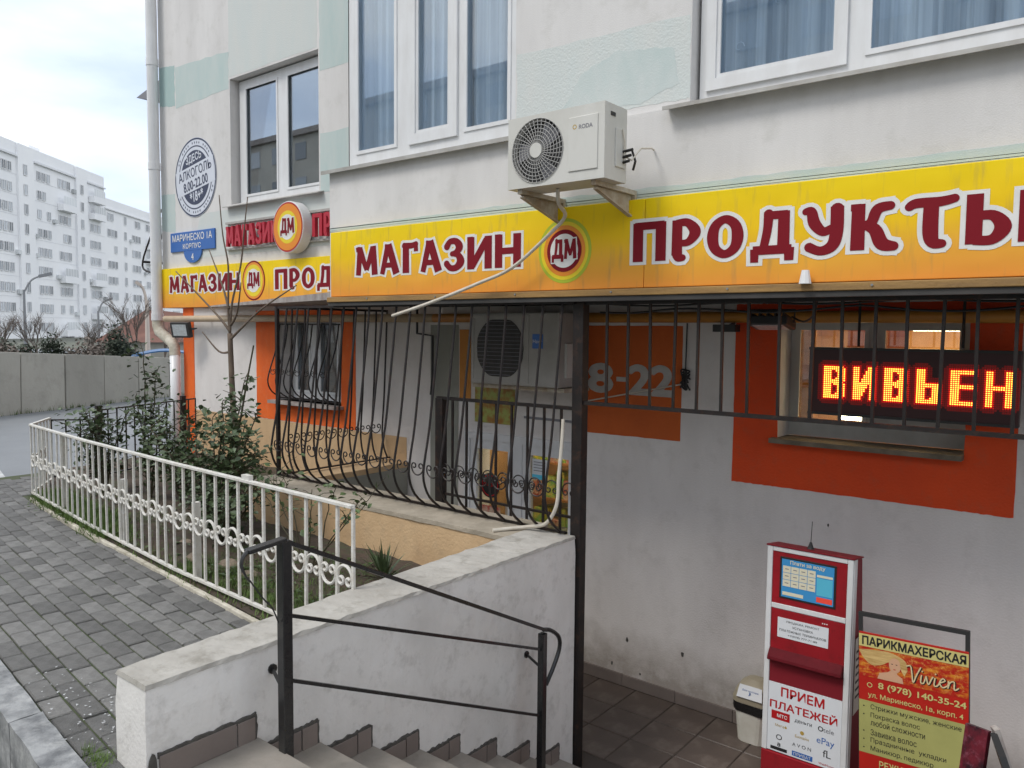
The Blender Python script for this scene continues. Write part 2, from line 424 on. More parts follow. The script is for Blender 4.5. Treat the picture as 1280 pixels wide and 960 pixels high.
M['boardyellow'] = mat('pale_yellow_print', (0.60, 0.53, 0.20), 0.35)
M['boardgreen'] = mat('yellow_green_print', (0.42, 0.41, 0.14), 0.4, (.36, .35, .12), 5)
M['boardred'] = mat('board_red_print', (0.50, 0.02, 0.012), 0.35, (0.42, 0.015, 0.01), 3)
M['boardfire'] = mat('gold_sparkle_print', (0.80, 0.36, 0.03), 0.35, (0.44, 0.018, 0.01), 13, (1, 1, 2.6), 0.47, 0.75, c3=(.9, .6, .15), n3=70, f3=.6)
M['goldcream'] = mat('gold_cream_print', (.74, .60, .34), .4)
M['skin'] = mat('printed_skin', (0.62, 0.36, 0.22), 0.4)
M['hair'] = mat('printed_blond_hair', (0.68, 0.48, 0.20), 0.4, (0.42, 0.25, 0.08), 14, (0.6, 1, 5), 0.35, 0.65)
M['darkframe'] = mat('dark_steel_frame', (0.03, 0.03, 0.03), 0.5)
M['led_y'] = mat('led_core', (0.8, 0.4, 0.05), 0.4, emit=(1.0, 0.50, 0.055), estr=3.4)
M['led_r'] = mat('led_glow_red', (0.5, 0.01, 0.01), 0.4, emit=(1.0, 0.015, 0.008), estr=1.3)  # red square behind each lit diode, its halo painted as emission
M['led_halo'] = mat('led_halo_red', (0.4, 0.01, 0.01), 0.4, emit=(1.0, 0.01, 0.006), estr=.30)  # inner ring of the red glow painted round the letters, not diodes
M['led_halo2'] = mat('led_halo_faint', (0.2, 0.01, 0.01), 0.4, emit=(1.0, 0.01, 0.006), estr=.05)  # outer, fainter ring of the painted glow
M['led_back'] = mat('led_panel_face', (0.045, 0.008, 0.010), 0.35)
M['tube_lit'] = mat('lit_tube', (0.9, 0.9, 0.9), 0.4, emit=(1.0, 0.86, 0.62), estr=16.0)
M['lamp_lit'] = mat('floodlight_lens', (0.55, 0.6, 0.62), 0.15, (0.4, 0.42, 0.42), 30)
M['warmwall'] = mat('warm_interior', (0.50, 0.30, 0.14), 0.8, (0.38, 0.20, 0.08), 3)
M['woodshelf'] = mat('shop_wood', (0.40, 0.17, 0.05), 0.6, (0.28, 0.12, 0.04), 4, (1, 1, 6))
M['brickred'] = mat('rust_roof', (0.20, 0.10, 0.075), 0.9, (0.15, 0.075, 0.06), 3)
M['stand_in_blue'] = mat('vehicle_stand_in_blue', (0.03, 0.12, 0.28), 0.4)
M['leaf'] = mat('rose_leaf', (0.085, 0.125, 0.05), 0.5, (0.04, 0.06, 0.028), 30, (1, 1, 1), 0.3, 0.7)
M['leaf2'] = mat('young_leaf', (0.10, 0.16, 0.045), 0.5, (0.05, 0.075, 0.03), 30)
M['farleaf'] = mat('evergreen_leaf', (0.045, 0.06, 0.035), 0.8, (0.03, 0.04, 0.025), 3)
M['drybrush'] = mat('dry_twig', (0.19, 0.155, 0.135), 0.9, (0.12, 0.10, 0.08), 5)
M['bark'] = mat('pale_bark', (0.17, 0.125, 0.09), 0.85, (0.11, 0.08, 0.06), 20, (1, 1, 0.3), bump=0.4)
M['stem'] = mat('green_brown_stem', (0.08, 0.06, 0.035), 0.8, (0.05, 0.05, 0.025), 20)
M['grass'] = mat('grass_blades', (0.12, 0.20, 0.035), 0.7, (0.07, 0.12, 0.02), 3, (1, 1, 1), 0.3, 0.7)
M['stone'] = mat('garden_stone', (0.30, 0.24, 0.17), 0.9, (0.2, 0.15, 0.11), 8, bump=0.5)
M['lampgrey'] = mat('galvanised_pole', (0.22, 0.23, 0.24), 0.6)
M['creampole'] = mat('cream_pole', (0.55, 0.48, 0.42), 0.7)
M['packs_a'] = mat('yellow_packs', (0.65, 0.52, 0.05), 0.5, (0.2, 0.35, 0.05), 22, (1, 1, 1), 0.4, 0.6)
M['packs_b'] = mat('green_packs', (0.15, 0.42, 0.10), 0.5, (0.6, 0.5, 0.1), 18, (1, 1, 1), 0.4, 0.6)
M['packs_c'] = mat('red_packs', (0.42, 0.05, 0.03), 0.5, (0.5, 0.4, 0.3), 16, (1, 1, 1), 0.4, 0.6)
M['posterart'] = mat('poster_art', (0.35, 0.40, 0.10), 0.5, (0.35, 0.16, 0.03), 14, (1, 1, 1), 0.4, 0.6)
M['roller'] = mat('brown_blind', (0.30, 0.19, 0.13), 0.8, (0.20, 0.13, 0.09), 6, (1, 1, 5))
M['street_beige'] = mat('beige_block_wall', (0.55, 0.52, 0.46), 0.9, (0.46, 0.43, 0.38), 0.4)


# ------------------------------------------------------------------ lettering
_TC = {}


def inside_poly(pt, pl):
    r = False
    for i in range(len(pl)):
        (x1, y1), (x2, y2) = pl[i], pl[i - 1]
        if (y1 > pt[1]) != (y2 > pt[1]) and pt[0] < (x2 - x1) * (pt[1] - y1) / (y2 - y1) + x1: r = not r
    return r


def glyph_polys(body, shear=0.0):
    """outlines of a line of lettering as (outer, [holes]) point lists"""
    key = (body, shear)
    if key in _TC: return _TC[key]
    c = bpy.data.curves.new('t', 'FONT')
    c.body = body; c.size = 1.0; c.align_x = 'CENTER'; c.align_y = 'CENTER'; c.shear = shear
    ob = bpy.data.objects.new('t', c)
    COL.objects.link(ob)
    dg = bpy.context.evaluated_depsgraph_get()
    cu = ob.to_curve(dg, apply_modifiers=False)
    polys = []
    for sp in cu.splines:
        bp = sp.bezier_points; n = len(bp)
        pts = []
        for i in range(n):
            a, b = bp[i], bp[(i + 1) % n]
            p0, p1, p2, p3 = a.co, a.handle_right, b.handle_left, b.co
            d = (p3 - p0)
            straight = abs(d.x * (p1 - p0).y - d.y * (p1 - p0).x) + abs(d.x * (p2 - p0).y - d.y * (p2 - p0).x) < 1e-5
            k = 1 if straight else 4
            for q in range(k):
                t = q / k
                v = p0 * (1 - t) ** 3 + p1 * (3 * t * (1 - t) ** 2) + p2 * (3 * t * t * (1 - t)) + p3 * t ** 3
                if not pts or (abs(v.x - pts[-1][0]) + abs(v.y - pts[-1][1])) > 1e-5: pts.append((v.x, v.y))
        if len(pts) > 1 and abs(pts[0][0] - pts[-1][0]) + abs(pts[0][1] - pts[-1][1]) < 1e-5: pts.pop()
        if len(pts) < 3: continue
        A = sum(pts[i][0] * pts[(i + 1) % len(pts)][1] - pts[(i + 1) % len(pts)][0] * pts[i][1] for i in range(len(pts))) / 2
        polys.append((A, pts))
    ob.to_curve_clear()
    bpy.data.objects.remove(ob)
    bpy.data.curves.remove(c)
    if not polys: return []
    sgn = 1 if sum(a for a, p in polys) > 0 else -1
    def inside(pt, pl):
        r = False
        for i in range(len(pl)):
            (x1, y1), (x2, y2) = pl[i], pl[i - 1]
            if (y1 > pt[1]) != (y2 > pt[1]) and pt[0] < (x2 - x1) * (pt[1] - y1) / (y2 - y1) + x1: r = not r
        return r
    outs = [(abs(a), p, []) for a, p in polys if a * sgn > 0]
    for a, p in polys:
        if a * sgn < 0:
            c_ = [o for o in outs if inside(p[0], o[1])]
            if c_: min(c_, key=lambda o: o[0])[2].append(p)
            else: outs.append((abs(a), p, []))
    res = []
    for a, p, h in outs:
        A = sum(p[i][0] * p[(i + 1) % len(p)][1] - p[(i + 1) % len(p)][0] * p[i][1] for i in range(len(p)))
        res.append((p, h, 1 if A > 0 else -1))
    _TC[key] = res
    return res


def text(body, x, z, y, size, m, parent, bold=0.0, width=None, rot=0.0, name='lettering', align='CENTER', shear=0.0, height=None):
    """flat lettering facing -Y, centred on x with its middle at z"""
    from mathutils.geometry import tessellate_polygon
    G = glyph_polys(body, shear)
    if not G: return None
    allp = [p for o, h, s_ in G for p in o]
    x0 = min(p[0] for p in allp); x1 = max(p[0] for p in allp); z0 = min(p[1] for p in allp); z1 = max(p[1] for p in allp)
    sx = sz = size
    if width: sx = width / (x1 - x0)
    if height: sz = height / (z1 - z0)
    elif width: sz = sx
    if height and not width: sx = sz
    ca, sa = cos(rot), sin(rot)
    xc = (x0 + x1) / 2; zc = (z0 + z1) / 2
    if align == 'LEFT': xc = x0
    mb = MB()
    for k, (o, hs, sgn) in enumerate(G):
        loops = [o] + hs
        tri = tessellate_polygon([[Vector((p[0], p[1], 0)) for p in l] for l in loops])
        flatp = [p for l in loops for p in l]
        def ar(l): return sum(l[i][0] * l[(i + 1) % len(l)][1] - l[(i + 1) % len(l)][0] * l[i][1] for i in range(len(l))) / 2
        want = abs(ar(loops[0])) - sum(abs(ar(l)) for l in loops[1:])
        got = sum(abs(ar([flatp[i] for i in t])) for t in tri)
        if abs(got - want) > .01 * want:
            # the tessellator trips over collinear points: nudge them and try again
            for tr in range(12):
                rnd_ = random.Random(tr)
                lj = [[(p[0] + rnd_.uniform(-1, 1) * 2e-3, p[1] + rnd_.uniform(-1, 1) * 2e-3) for p in l] for l in loops]
                t2 = tessellate_polygon([[Vector((p[0], p[1], 0)) for p in l] for l in lj])
                g2 = sum(abs(ar([flatp[i] for i in t])) for t in t2)
                if abs(g2 - want) < abs(got - want): tri, got = t2, g2
                if abs(got - want) < .01 * want: break
            if abs(got - want) > .01 * want: print('TESS', body, k, got, want)
        b_ = bold * .8
        for q, (ox, oz) in enumerate([(0, 0)] if not bold else [(0, 0), (b_, 0), (-b_, 0), (0, b_), (0, -b_), (b_ * .7, b_ * .7), (-b_ * .7, b_ * .7), (b_ * .7, -b_ * .7), (-b_ * .7, -b_ * .7)]):
            vs = []
            for p in flatp:
                a = (p[0] + ox - xc) * sx; b = (p[1] + oz - zc) * sz
                a, b = a * ca - b * sa, a * sa + b * ca
                vs.append((x + a, y - (k % 4) * .0001 - q * .00001, z + b))
            mb.add(vs, [tuple(t) for t in tri])
    o = mb.build(name, m, parent)
    return o


def cr(pts, n=5):
    """Catmull-Rom through 2-D points"""
    P = [pts[0]] + list(pts) + [pts[-1]]
    o = []
    for i in range(1, len(P) - 2):
        for k in range(n):
            t = k / n
            a, b, c, d = P[i - 1], P[i], P[i + 1], P[i + 2]
            o.append(tuple(0.5 * ((2 * b[j]) + (-a[j] + c[j]) * t + (2 * a[j] - 5 * b[j] + 4 * c[j] - d[j]) * t * t + (-a[j] + 3 * b[j] - 3 * c[j] + d[j]) * t ** 3) for j in range(len(b))))
    o.append(tuple(P[-2]))
    return o


def closed_cr(pts, n=5):
    k = len(pts); o = []
    for i in range(k):
        a, b, c, d = pts[i - 1], pts[i], pts[(i + 1) % k], pts[(i + 2) % k]
        for q in range(n):
            t = q / n
            o.append(tuple(0.5 * ((2 * b[j]) + (-a[j] + c[j]) * t + (2 * a[j] - 5 * b[j] + 4 * c[j] - d[j]) * t * t + (-a[j] + 3 * b[j] - 3 * c[j] + d[j]) * t ** 3) for j in range(len(b))))
    return o


# strokes: list of (points with width (x, z, w), smooth)
V, T_ = 0.25, 0.17
GL = {
    'М': (1.0, [([(0.12, 0.0, .20), (0.20, 1.0, .20)], 0), ([(0.18, 0.93, .24), (0.50, 0.18, .16)], 0), ([(0.50, 0.18, .16), (0.80, 0.93, .24)], 0), ([(0.80, 1.0, .22), (0.87, 0.0, .24)], 0), ([(0.02, 0.90, .14), (0.2, 0.93, .14)], 0)]),
    'А': (0.86, [([(0.10, 0.0, .17), (0.36, 1.0, .20)], 0), ([(0.38, 1.0, .24), (0.72, 0.0, .26)], 0), ([(0.2, 0.30, .15), (0.6, 0.30, .15)], 0), ([(0.22, 0.93, .14), (0.42, 0.93, .14)], 0)]),
    'Г': (0.66, [([(0.16, 0.0, .25), (0.16, 1.0, .23)], 0), ([(0.06, 0.91, .18), (0.40, 0.90, .17), (0.60, 0.95, .15)], 1), ([(0.57, 1.0, .12), (0.58, 0.70, .15)], 0)]),
    'З': (0.74, [([(0.07, 0.74, .20), (0.20, 0.91, .17), (0.42, 0.91, .19), (0.55, 0.74, .25), (0.44, 0.57, .17), (0.26, 0.52, .14)], 1), ([(0.28, 0.53, .14), (0.50, 0.48, .18), (0.60, 0.27, .26), (0.44, 0.09, .19), (0.22, 0.08, .17), (0.06, 0.24, .19)], 1)]),
    'И': (0.88, [([(0.13, 0.0, .23), (0.13, 1.0, .23)], 0), ([(0.75, 0.0, .23), (0.75, 1.0, .23)], 0), ([(0.18, 0.10, .20), (0.70, 0.90, .20)], 0), ([(0.0, 0.94, .12), (0.2, 0.94, .12)], 0)]),
    'Н': (0.88, [([(0.13, 0.0, .23), (0.13, 1.0, .23)], 0), ([(0.75, 0.0, .23), (0.75, 1.0, .23)], 0), ([(0.15, 0.50, .17), (0.7, 0.50, .17)], 0), ([(0.0, 0.94, .12), (0.2, 0.94, .12)], 0)]),
    'П': (0.90, [([(0.14, 0.0, .25), (0.14, 1.0, .25)], 0), ([(0.76, 0.0, .25), (0.76, 1.0, .25)], 0), ([(0.05, 0.92, .17), (0.85, 0.92, .17)], 0)]),
    'Р': (0.80, [([(0.16, 0.12, .25), (0.16, 1.0, .23)], 0), ([(0.14, 0.91, .17), (0.42, 0.92, .17), (0.62, 0.68, .26), (0.46, 0.44, .16), (0.24, 0.42, .13)], 1), ([(0.16, 0.2, .25), (0.20, 0.07, .20), (0.33, 0.05, .13)], 1)]),
    'О': (0.90, [([(0.43, 0.92, .17), (0.20, 0.78, .21), (0.13, 0.50, .25), (0.20, 0.22, .21), (0.43, 0.08, .17), (0.66, 0.22, .21), (0.73, 0.50, .25), (0.66, 0.78, .21)], 2)]),
    'Д': (1.02, [([(0.30, 0.16, .16), (0.38, 0.60, .17), (0.40, 1.0, .19)], 1), ([(0.74, 0.10, .24), (0.74, 1.0, .22)], 0), ([(0.32, 0.92, .16), (0.82, 0.92, .16)], 0), ([(0.06, 0.12, .18), (0.92, 0.12, .18)], 0), ([(0.10, 0.15, .17), (0.10, -0.16, .15)], 0), ([(0.87, 0.16, .19), (0.87, -0.14, .17)], 0)]),
    'У': (0.84, [([(0.04, 0.93, .12), (0.17, 0.92, .18), (0.24, 0.66, .22), (0.42, 0.46, .17), (0.60, 0.52, .15)], 1), ([(0.70, 1.0, .24), (0.70, 0.45, .24), (0.62, 0.14, .22), (0.38, 0.03, .17), (0.12, 0.14, .18)], 1)]),
    'К': (0.92, [([(0.15, 0.0, .25), (0.15, 1.0, .23)], 0), ([(0.22, 0.50, .15), (0.40, 0.58, .18), (0.52, 0.86, .19), (0.78, 0.92, .15)], 1), ([(0.28, 0.55, .16), (0.48, 0.42, .22), (0.62, 0.12, .24), (0.86, 0.05, .16)], 1), ([(0.0, 0.93, .12), (0.2, 0.93, .12)], 0)]),
    'Т': (0.90, [([(0.04, 0.84, .14), (0.18, 0.91, .17), (0.60, 0.91, .17), (0.86, 0.96, .14)], 1), ([(0.44, 0.95, .24), (0.44, 0.3, .25), (0.50, 0.08, .20), (0.66, 0.05, .14)], 1)]),
    'Ы': (1.18, [([(0.15, 0.0, .25), (0.15, 1.0, .25)], 0), ([(0.18, 0.56, .15), (0.46, 0.55, .17), (0.62, 0.32, .25), (0.46, 0.08, .17), (0.15, 0.08, .16)], 1), ([(1.0, 0.0, .25), (1.0, 1.0, .25)], 0)]),
}


def ribbon(pts, smooth, grow, ext):
    if smooth: pts = cr(pts, 6)
    pts = [(p[0], p[1], p[2] / 2 + grow) for p in pts]
    n = len(pts)
    L = []; Rr = []
    for i, p in enumerate(pts):
        a = pts[max(0, i - 1)]; b = pts[min(n - 1, i + 1)]
        dx, dz = b[0] - a[0], b[1] - a[1]
        l = math.hypot(dx, dz) or 1e-6
        dx /= l; dz /= l
        x, z, w = p
        if i == 0: x -= dx * ext; z -= dz * ext
        if i == n - 1: x += dx * ext; z += dz * ext
        L.append((x - dz * w, z + dx * w)); Rr.append((x + dz * w, z - dx * w))
    return L, Rr


def glyph_word(word, x0, x1, z0, z1, y, m, parent, name='letter', grow=0.0, ext=0.0, thick=0.0, gap=0.10, dy=-0.00006, subs=None):
    """letters painted as ribbons, each letter an object of its own"""
    tot = sum(GL[c][0] for c in word) + gap * (len(word) - 1)
    sx = (x1 - x0) / tot; sz = (z1 - z0)
    cx = x0
    objs = []
    for li, c in enumerate(word):
        w, st = GL[c]
        mb = MB()
        cnt_ = 0
        for k, (pts, sm) in enumerate(st):
            if not thick:
                P_s = closed_cr(pts, 6) if sm == 2 else (cr(pts, 6) if sm else list(pts))
                if sm != 2:
                    (ax, az, _), (bx2, bz2, _) = P_s[0], P_s[1]
                    l = math.hypot(ax - bx2, az - bz2) or 1
                    P_s[0] = (ax + (ax - bx2) / l * ext, az + (az - bz2) / l * ext, P_s[0][2])
                    (ax, az, _), (bx2, bz2, _) = P_s[-1], P_s[-2]
                    l = math.hypot(ax - bx2, az - bz2) or 1
                    P_s[-1] = (ax + (ax - bx2) / l * ext, az + (az - bz2) / l * ext, P_s[-1][2])
                nP = len(P_s)
                for q in range(nP if sm == 2 else nP - 1):
                    A_, B_ = P_s[q], P_s[(q + 1) % nP]
                    dx, dz = B_[0] - A_[0], B_[1] - A_[1]
                    l = math.hypot(dx, dz)
                    if l < 1e-6: continue
                    dx /= l; dz /= l
                    wa, wb = A_[2] / 2 + grow, B_[2] / 2 + grow
                    yy = y - .000006 * cnt_; cnt_ += 1
                    mb.flat([(cx + (A_[0] - dz * wa) * sx, yy, z0 + (A_[1] + dx * wa) * sz), (cx + (B_[0] - dz * wb) * sx, yy, z0 + (B_[1] + dx * wb) * sz),
                             (cx + (B_[0] + dz * wb) * sx, yy, z0 + (B_[1] - dx * wb) * sz), (cx + (A_[0] + dz * wa) * sx, yy, z0 + (A_[1] - dx * wa) * sz)])
                    last = q == nP - 2 and sm != 2
                    if not last:
                        yy = y - .000006 * cnt_; cnt_ += 1
                        mb.flat([(cx + (B_[0] + wb * cos(2 * pi * t / 14)) * sx, yy, z0 + (B_[1] + wb * sin(2 * pi * t / 14)) * sz) for t in range(14)])
                continue
            if sm == 2: pts = list(pts) + [pts[0]]
            L, Rr = ribbon(pts, sm, grow, ext)
            yy = y + dy * k
            vs = [(cx + p[0] * sx, yy, z0 + p[1] * sz) for p in L] + [(cx + p[0] * sx, yy, z0 + p[1] * sz) for p in Rr]
            n = len(L)
            vs2 = [(a[0], a[1] + thick, a[2]) for a in vs]
            N = 2 * n
            fs = [(i, i + n, i + n + 1, i + 1) for i in range(n - 1)]
            fs += [(N + i, N + i + 1, N + i + n + 1, N + i + n) for i in range(n - 1)]
            loop = list(range(n)) + list(range(2 * n - 1, n - 1, -1))
            fs += [(loop[i], loop[(i + 1) % len(loop)], loop[(i + 1) % len(loop)] + N, loop[i] + N) for i in range(len(loop))]
            mb.add(vs + vs2, fs)
        objs.append(mb.build(name, m, parent))
        cx += (w + gap) * sx
    return objs


def wall_holes(mb, x0, x1, z0, z1, y, t, holes, mi=0):
    """solid wall slab, front at y, thickness t, rectangular holes with reveals"""
    xs = sorted({x0, x1, *[h[0] for h in holes], *[h[1] for h in holes]})
    zs = sorted({z0, z1, *[h[2] for h in holes], *[h[3] for h in holes]})
    xs = [a for a in xs if x0 <= a <= x1]; zs = [a for a in zs if z0 <= a <= z1]
    def inh(cx, cz):
        return any(h[0] < cx < h[1] and h[2] < cz < h[3] for h in holes)
    for i in range(len(xs) - 1):
        for j in range(len(zs) - 1):
            a, b, c, d = xs[i], xs[i + 1], zs[j], zs[j + 1]
            if inh((a + b) / 2, (c + d) / 2): continue
            for yy in (y, y + t):
                mb.flat([(a, yy, c), (b, yy, c), (b, yy, d), (a, yy, d)], mi)
    def rect(a, b, c, d, inner):
        mb.flat([(a, y, c), (a, y + t, c), (a, y + t, d), (a, y, d)], mi)
        mb.flat([(b, y, c), (b, y + t, c), (b, y + t, d), (b, y, d)], mi)
        mb.flat([(a, y, c), (b, y, c), (b, y + t, c), (a, y + t, c)], mi)
        mb.flat([(a, y, d), (b, y, d), (b, y + t, d), (a, y + t, d)], mi)
    rect(x0, x1, z0, z1, False)
    for h in holes: rect(max(h[0], x0), min(h[1], x1), max(h[2], z0), min(h[3], z1), True)


def jitter_box(mb, x0, x1, y0, y1, z0, z1, nx, ny, nz, amp, seed=0, mi=0, skew=None):
    """box with subdivided, slightly irregular skin"""
    rnd = random.Random(seed)
    idx = {}
    vs = []; fs = []
    def vid(i, j, k):
        key = (i, j, k)
        if key not in idx:
            p = [x0 + (x1 - x0) * i / nx, y0 + (y1 - y0) * j / ny, z0 + (z1 - z0) * k / nz]
            for q in range(3): p[q] += rnd.uniform(-amp, amp)
            if skew: p = skew(p)
            idx[key] = len(vs); vs.append(tuple(p))
        return idx[key]
    for i in range(nx):
        for j in range(ny):
            for k, rev in ((0, 1), (nz, 0)):
                q = [vid(i, j, k), vid(i + 1, j, k), vid(i + 1, j + 1, k), vid(i, j + 1, k)]
                fs.append(tuple(reversed(q)) if rev else tuple(q))
    for i in range(nx):
        for k in range(nz):
            for j, rev in ((0, 0), (ny, 1)):
                q = [vid(i, j, k), vid(i + 1, j, k), vid(i + 1, j, k + 1), vid(i, j, k + 1)]
                fs.append(tuple(reversed(q)) if rev else tuple(q))
    for j in range(ny):
        for k in range(nz):
            for i, rev in ((0, 1), (nx, 0)):
                q = [vid(i, j, k), vid(i, j + 1, k), vid(i, j + 1, k + 1), vid(i, j, k + 1)]
                fs.append(tuple(reversed(q)) if rev else tuple(q))
    mb.add(vs, fs, mi)


def scroll_pts(Rr, up=True, sq=1.0, n=14, span=235):
    """C-scroll with a curl at each end, in the XZ plane centred on 0"""
    h = radians(span / 2)
    pts = []
    main = [(Rr * sin(a), Rr * cos(a)) for a in [(-h + 2 * h * i / n) for i in range(n + 1)]]
    r = Rr * 0.40
    def curl(sgn):
        a = sgn * h
        cx, cz = (Rr - r) * sin(a), (Rr - r) * cos(a)
        out = []
        for i in range(1, 9):
            b = a + sgn * radians(36) * i
            rr = r * (1 - 0.05 * i)
            out.append((cx + rr * sin(b), cz + rr * cos(b)))
        return out
    pts = list(reversed(curl(-1))) + main + curl(1)
    s = 1 if up else -1
    return [(p[0], 0, p[1] * s * sq) for p in pts]


# ================================================================== GROUND
PX0, PX1, PY0, PY1 = -5.6, 3.2, 1.25, 5.4
g = MB()
B = 700
for a, b, c, d in ((-B, PX0, -B, B), (PX1, B, -B, B), (PX0, PX1, -B, PY0), (PX0, PX1, PY1, B), (PX0, -2.8, PY0, 3.85)):
    g.flat([(a, c, -0.33), (b, c, -0.33), (b, d, -0.33), (a, d, -0.33)])
struct(g, 'ground', M['ground'])
g = MB().box(-60, -9.3, -30, 60, -0.30, -0.035)
struct(g, 'road', M['asphalt'])
g = MB().box(-2.6, 3.2, -4, 1.098, -.32, -.002)
struct(g, 'pavement', M['paverfar'])
# white line across the far road
g = MB().hexa([(-14.0, 4.02, -.05), (-9.4, 3.02, -.05), (-9.4, 3.10, -.05), (-14.0, 4.14, -.05), (-14.0, 4.02, -.0305), (-9.4, 3.02, -.0305), (-9.4, 3.10, -.0305), (-14.0, 4.14, -.0305)])
struct(g, 'road_marking', M['linepaint'])


def row_y(X):                       # lowest paver row edge (beside the kerb)
    return 1.202 - 0.107 * (X + 3.0) + 0.012 * (X + 3.0) ** 2 * 0.35


def curb_y(X):
    return 2.30 - 0.088 * (X + 2.9) if X > -7.0 else 2.66 - 0.14 * (X + 7.0)


g = MB()
n = 16
pts = [(-2.8 - 6.6 * i / n, row_y(-2.8 - 6.6 * i / n) - 0.03, -0.012) for i in range(n + 1)]
pts2 = [(p[0], curb_y(p[0]) + 0.02 if p[0] > -8.1 else 4.4, -0.012) for p in pts]
for i in range(n):
    g.flat([pts[i], pts[i + 1], pts2[i + 1], pts2[i]])
path = struct(g, 'footpath', M['joint'])
BASE[path.name] = Vector((0, 0, 0))
# single pavers, 20 x 10 cm, three slightly different blanks
blanks = []
for q in range(4):
    rnd = random.Random(q)
    mb = MB(); c = 0.006
    L_, W_ = 0.0948, 0.0458
    top = [(-L_ + c, -W_ + c, 0), (L_ - c, -W_ + c, 0), (L_ - c, W_ - c, 0), (-L_ + c, W_ - c, 0)]
    mid = [(-L_, -W_, -c), (L_, -W_, -c), (L_, W_, -c), (-L_, W_, -c)]
    low = [(x, y, -0.045) for x, y, z in mid]
    mb.add([(x + rnd.uniform(-.002, .002), y + rnd.uniform(-.002, .002), z) for x, y, z in top] + mid + low,
           [(0, 1, 2, 3), (4, 5, 1, 0), (5, 6, 2, 1), (6, 7, 3, 2), (7, 4, 0, 3), (8, 9, 5, 4), (9, 10, 6, 5), (10, 11, 7, 6), (11, 8, 4, 7)])
    blanks.append(mb.mesh('paver', M['paver']))
cells = []
for rI in range(0, 36):
    off = (0.1 if rI % 2 else 0.0) + random.uniform(-.02, .02)
    for k in range(0, 33):
        X = -2.72 - off - 0.2 * k
        sl = -0.107 + 0.0084 * (X + 3.0)
        Y = row_y(X) + 0.052 + 0.1015 * rI * (1 - 0.012 * (-3 - X))
        if Y > curb_y(X) + .02 and X > -8.2: continue
        if X > -2.86 and Y > 1.24: continue
        if Y > 4.3 or X < -9.2: continue
        vis = 0 if Y > -0.30 * X - 0.05 else 1   # 0 = inside the view
        cells.append((vis, math.hypot(X, Y), X, Y, math.atan(sl)))
cells.sort()
far = MB()
cnt = 0
for vis, d, X, Y, a in cells:
    tz = random.uniform(-.004, .003)
    if vis == 0 and cnt < 296:
        o = inst('paver', random.choice(blanks), path, (X, Y, tz), (random.uniform(-.015, .015), random.uniform(-.012, .012), a + random.uniform(-.012, .012)))
        cnt += 1
    else:
        ca, sa = cos(a), sin(a)
        q = [(-.0955, -.0465), (.0955, -.0465), (.0955, .0465), (-.0955, .0465)]
        vs = [(X + x * ca - y * sa, Y + x * sa + y * ca, tz) for x, y in q]
        far.hexa([(v[0], v[1], -0.03) for v in vs] + vs)
o = far.build('paver_field', M['paver'], path)
o['kind'] = 'stuff'

# kerb in the lower left corner
mb = MB()
for i in range(14):
    Xa, Xb = -1.2 - 0.75 * i, -1.2 - 0.75 * (i + 1)
    def kk(X, s): return row_y(X) - 0.016 - s
    m2 = MB()
    jitter_box(m2, 0, 1, 0, 1, 0, 1, 8, 3, 3, 0.0, i)
    rnd = random.Random(i + 90)
    vv = []
    for (a, b, c) in m2.v:
        X = Xa + (Xb - Xa) * (a * 0.992)
        vv.append((X, kk(X, 0.120 * (1 - b)) + rnd.uniform(-.003, .003), -0.34 + c * 0.365 + rnd.uniform(-.0025, .0025)))
    mb2 = MB(); mb2.add(vv, m2.f)
    if i == 0: kerb = thing('kerb', 'worn grey and white kerb', None); del kerb['label']; kerb['kind'] = 'structure'
    mb2.build('kerb_stone', M['kerb'], kerb, smooth=False)

# cream painted edging between pavers and garden
mb = MB()
ps = [(-2.92 - i * 0.25) for i in range(21)]
rnd = random.Random(5)
edge = thing('garden_edging', 'cream painted', None); del edge['label']; edge['kind'] = 'structure'
for i in range(20):
    X0, X1 = ps[i], ps[i + 1]
    j0, j1 = rnd.uniform(-.004, .004), rnd.uniform(-.004, .004)
    mb = MB()
    a, b = curb_y(X0), curb_y(X1)
    mb.hexa([(X0, a, -.08), (X1, b, -.08), (X1, b + .034, -.08), (X0, a + .034, -.08),
             (X0, a + j0, .022), (X1, b + j1, .022 + j1), (X1, b + .032, .020), (X0, a + .032, .020)])
    mb.build('edging_stone', M['cream'], edge, bevel=0.006)

# garden bed
mb = MB()
rnd = random.Random(3)
nx, ny = 60, 36
vs = []
for j in range(ny + 1):
    for i in range(nx + 1):
        X = -9.2 + (9.2 - 2.75) * i / nx
        y0 = curb_y(X) + 0.04 if X > -7.9 else 2.80 + (-7.9 - X) * 0.45
        y1 = 3.70 if X > -5.75 else 5.2
        Y = y0 + (y1 - y0) * j / ny
        vs.append((X, Y, 0.0 + rnd.uniform(0, .022) + (0.05 * sin(j / ny * 3))))
fs = [(j * (nx + 1) + i, j * (nx + 1) + i + 1, (j + 1) * (nx + 1) + i + 1, (j + 1) * (nx + 1) + i) for j in range(ny) for i in range(nx) if vs[j * (nx + 1) + i + 1][0] - vs[j * (nx + 1) + i][0] > 0]
mb.add(vs, fs)
struct(mb, 'garden_bed', M['soil'], smooth=True)

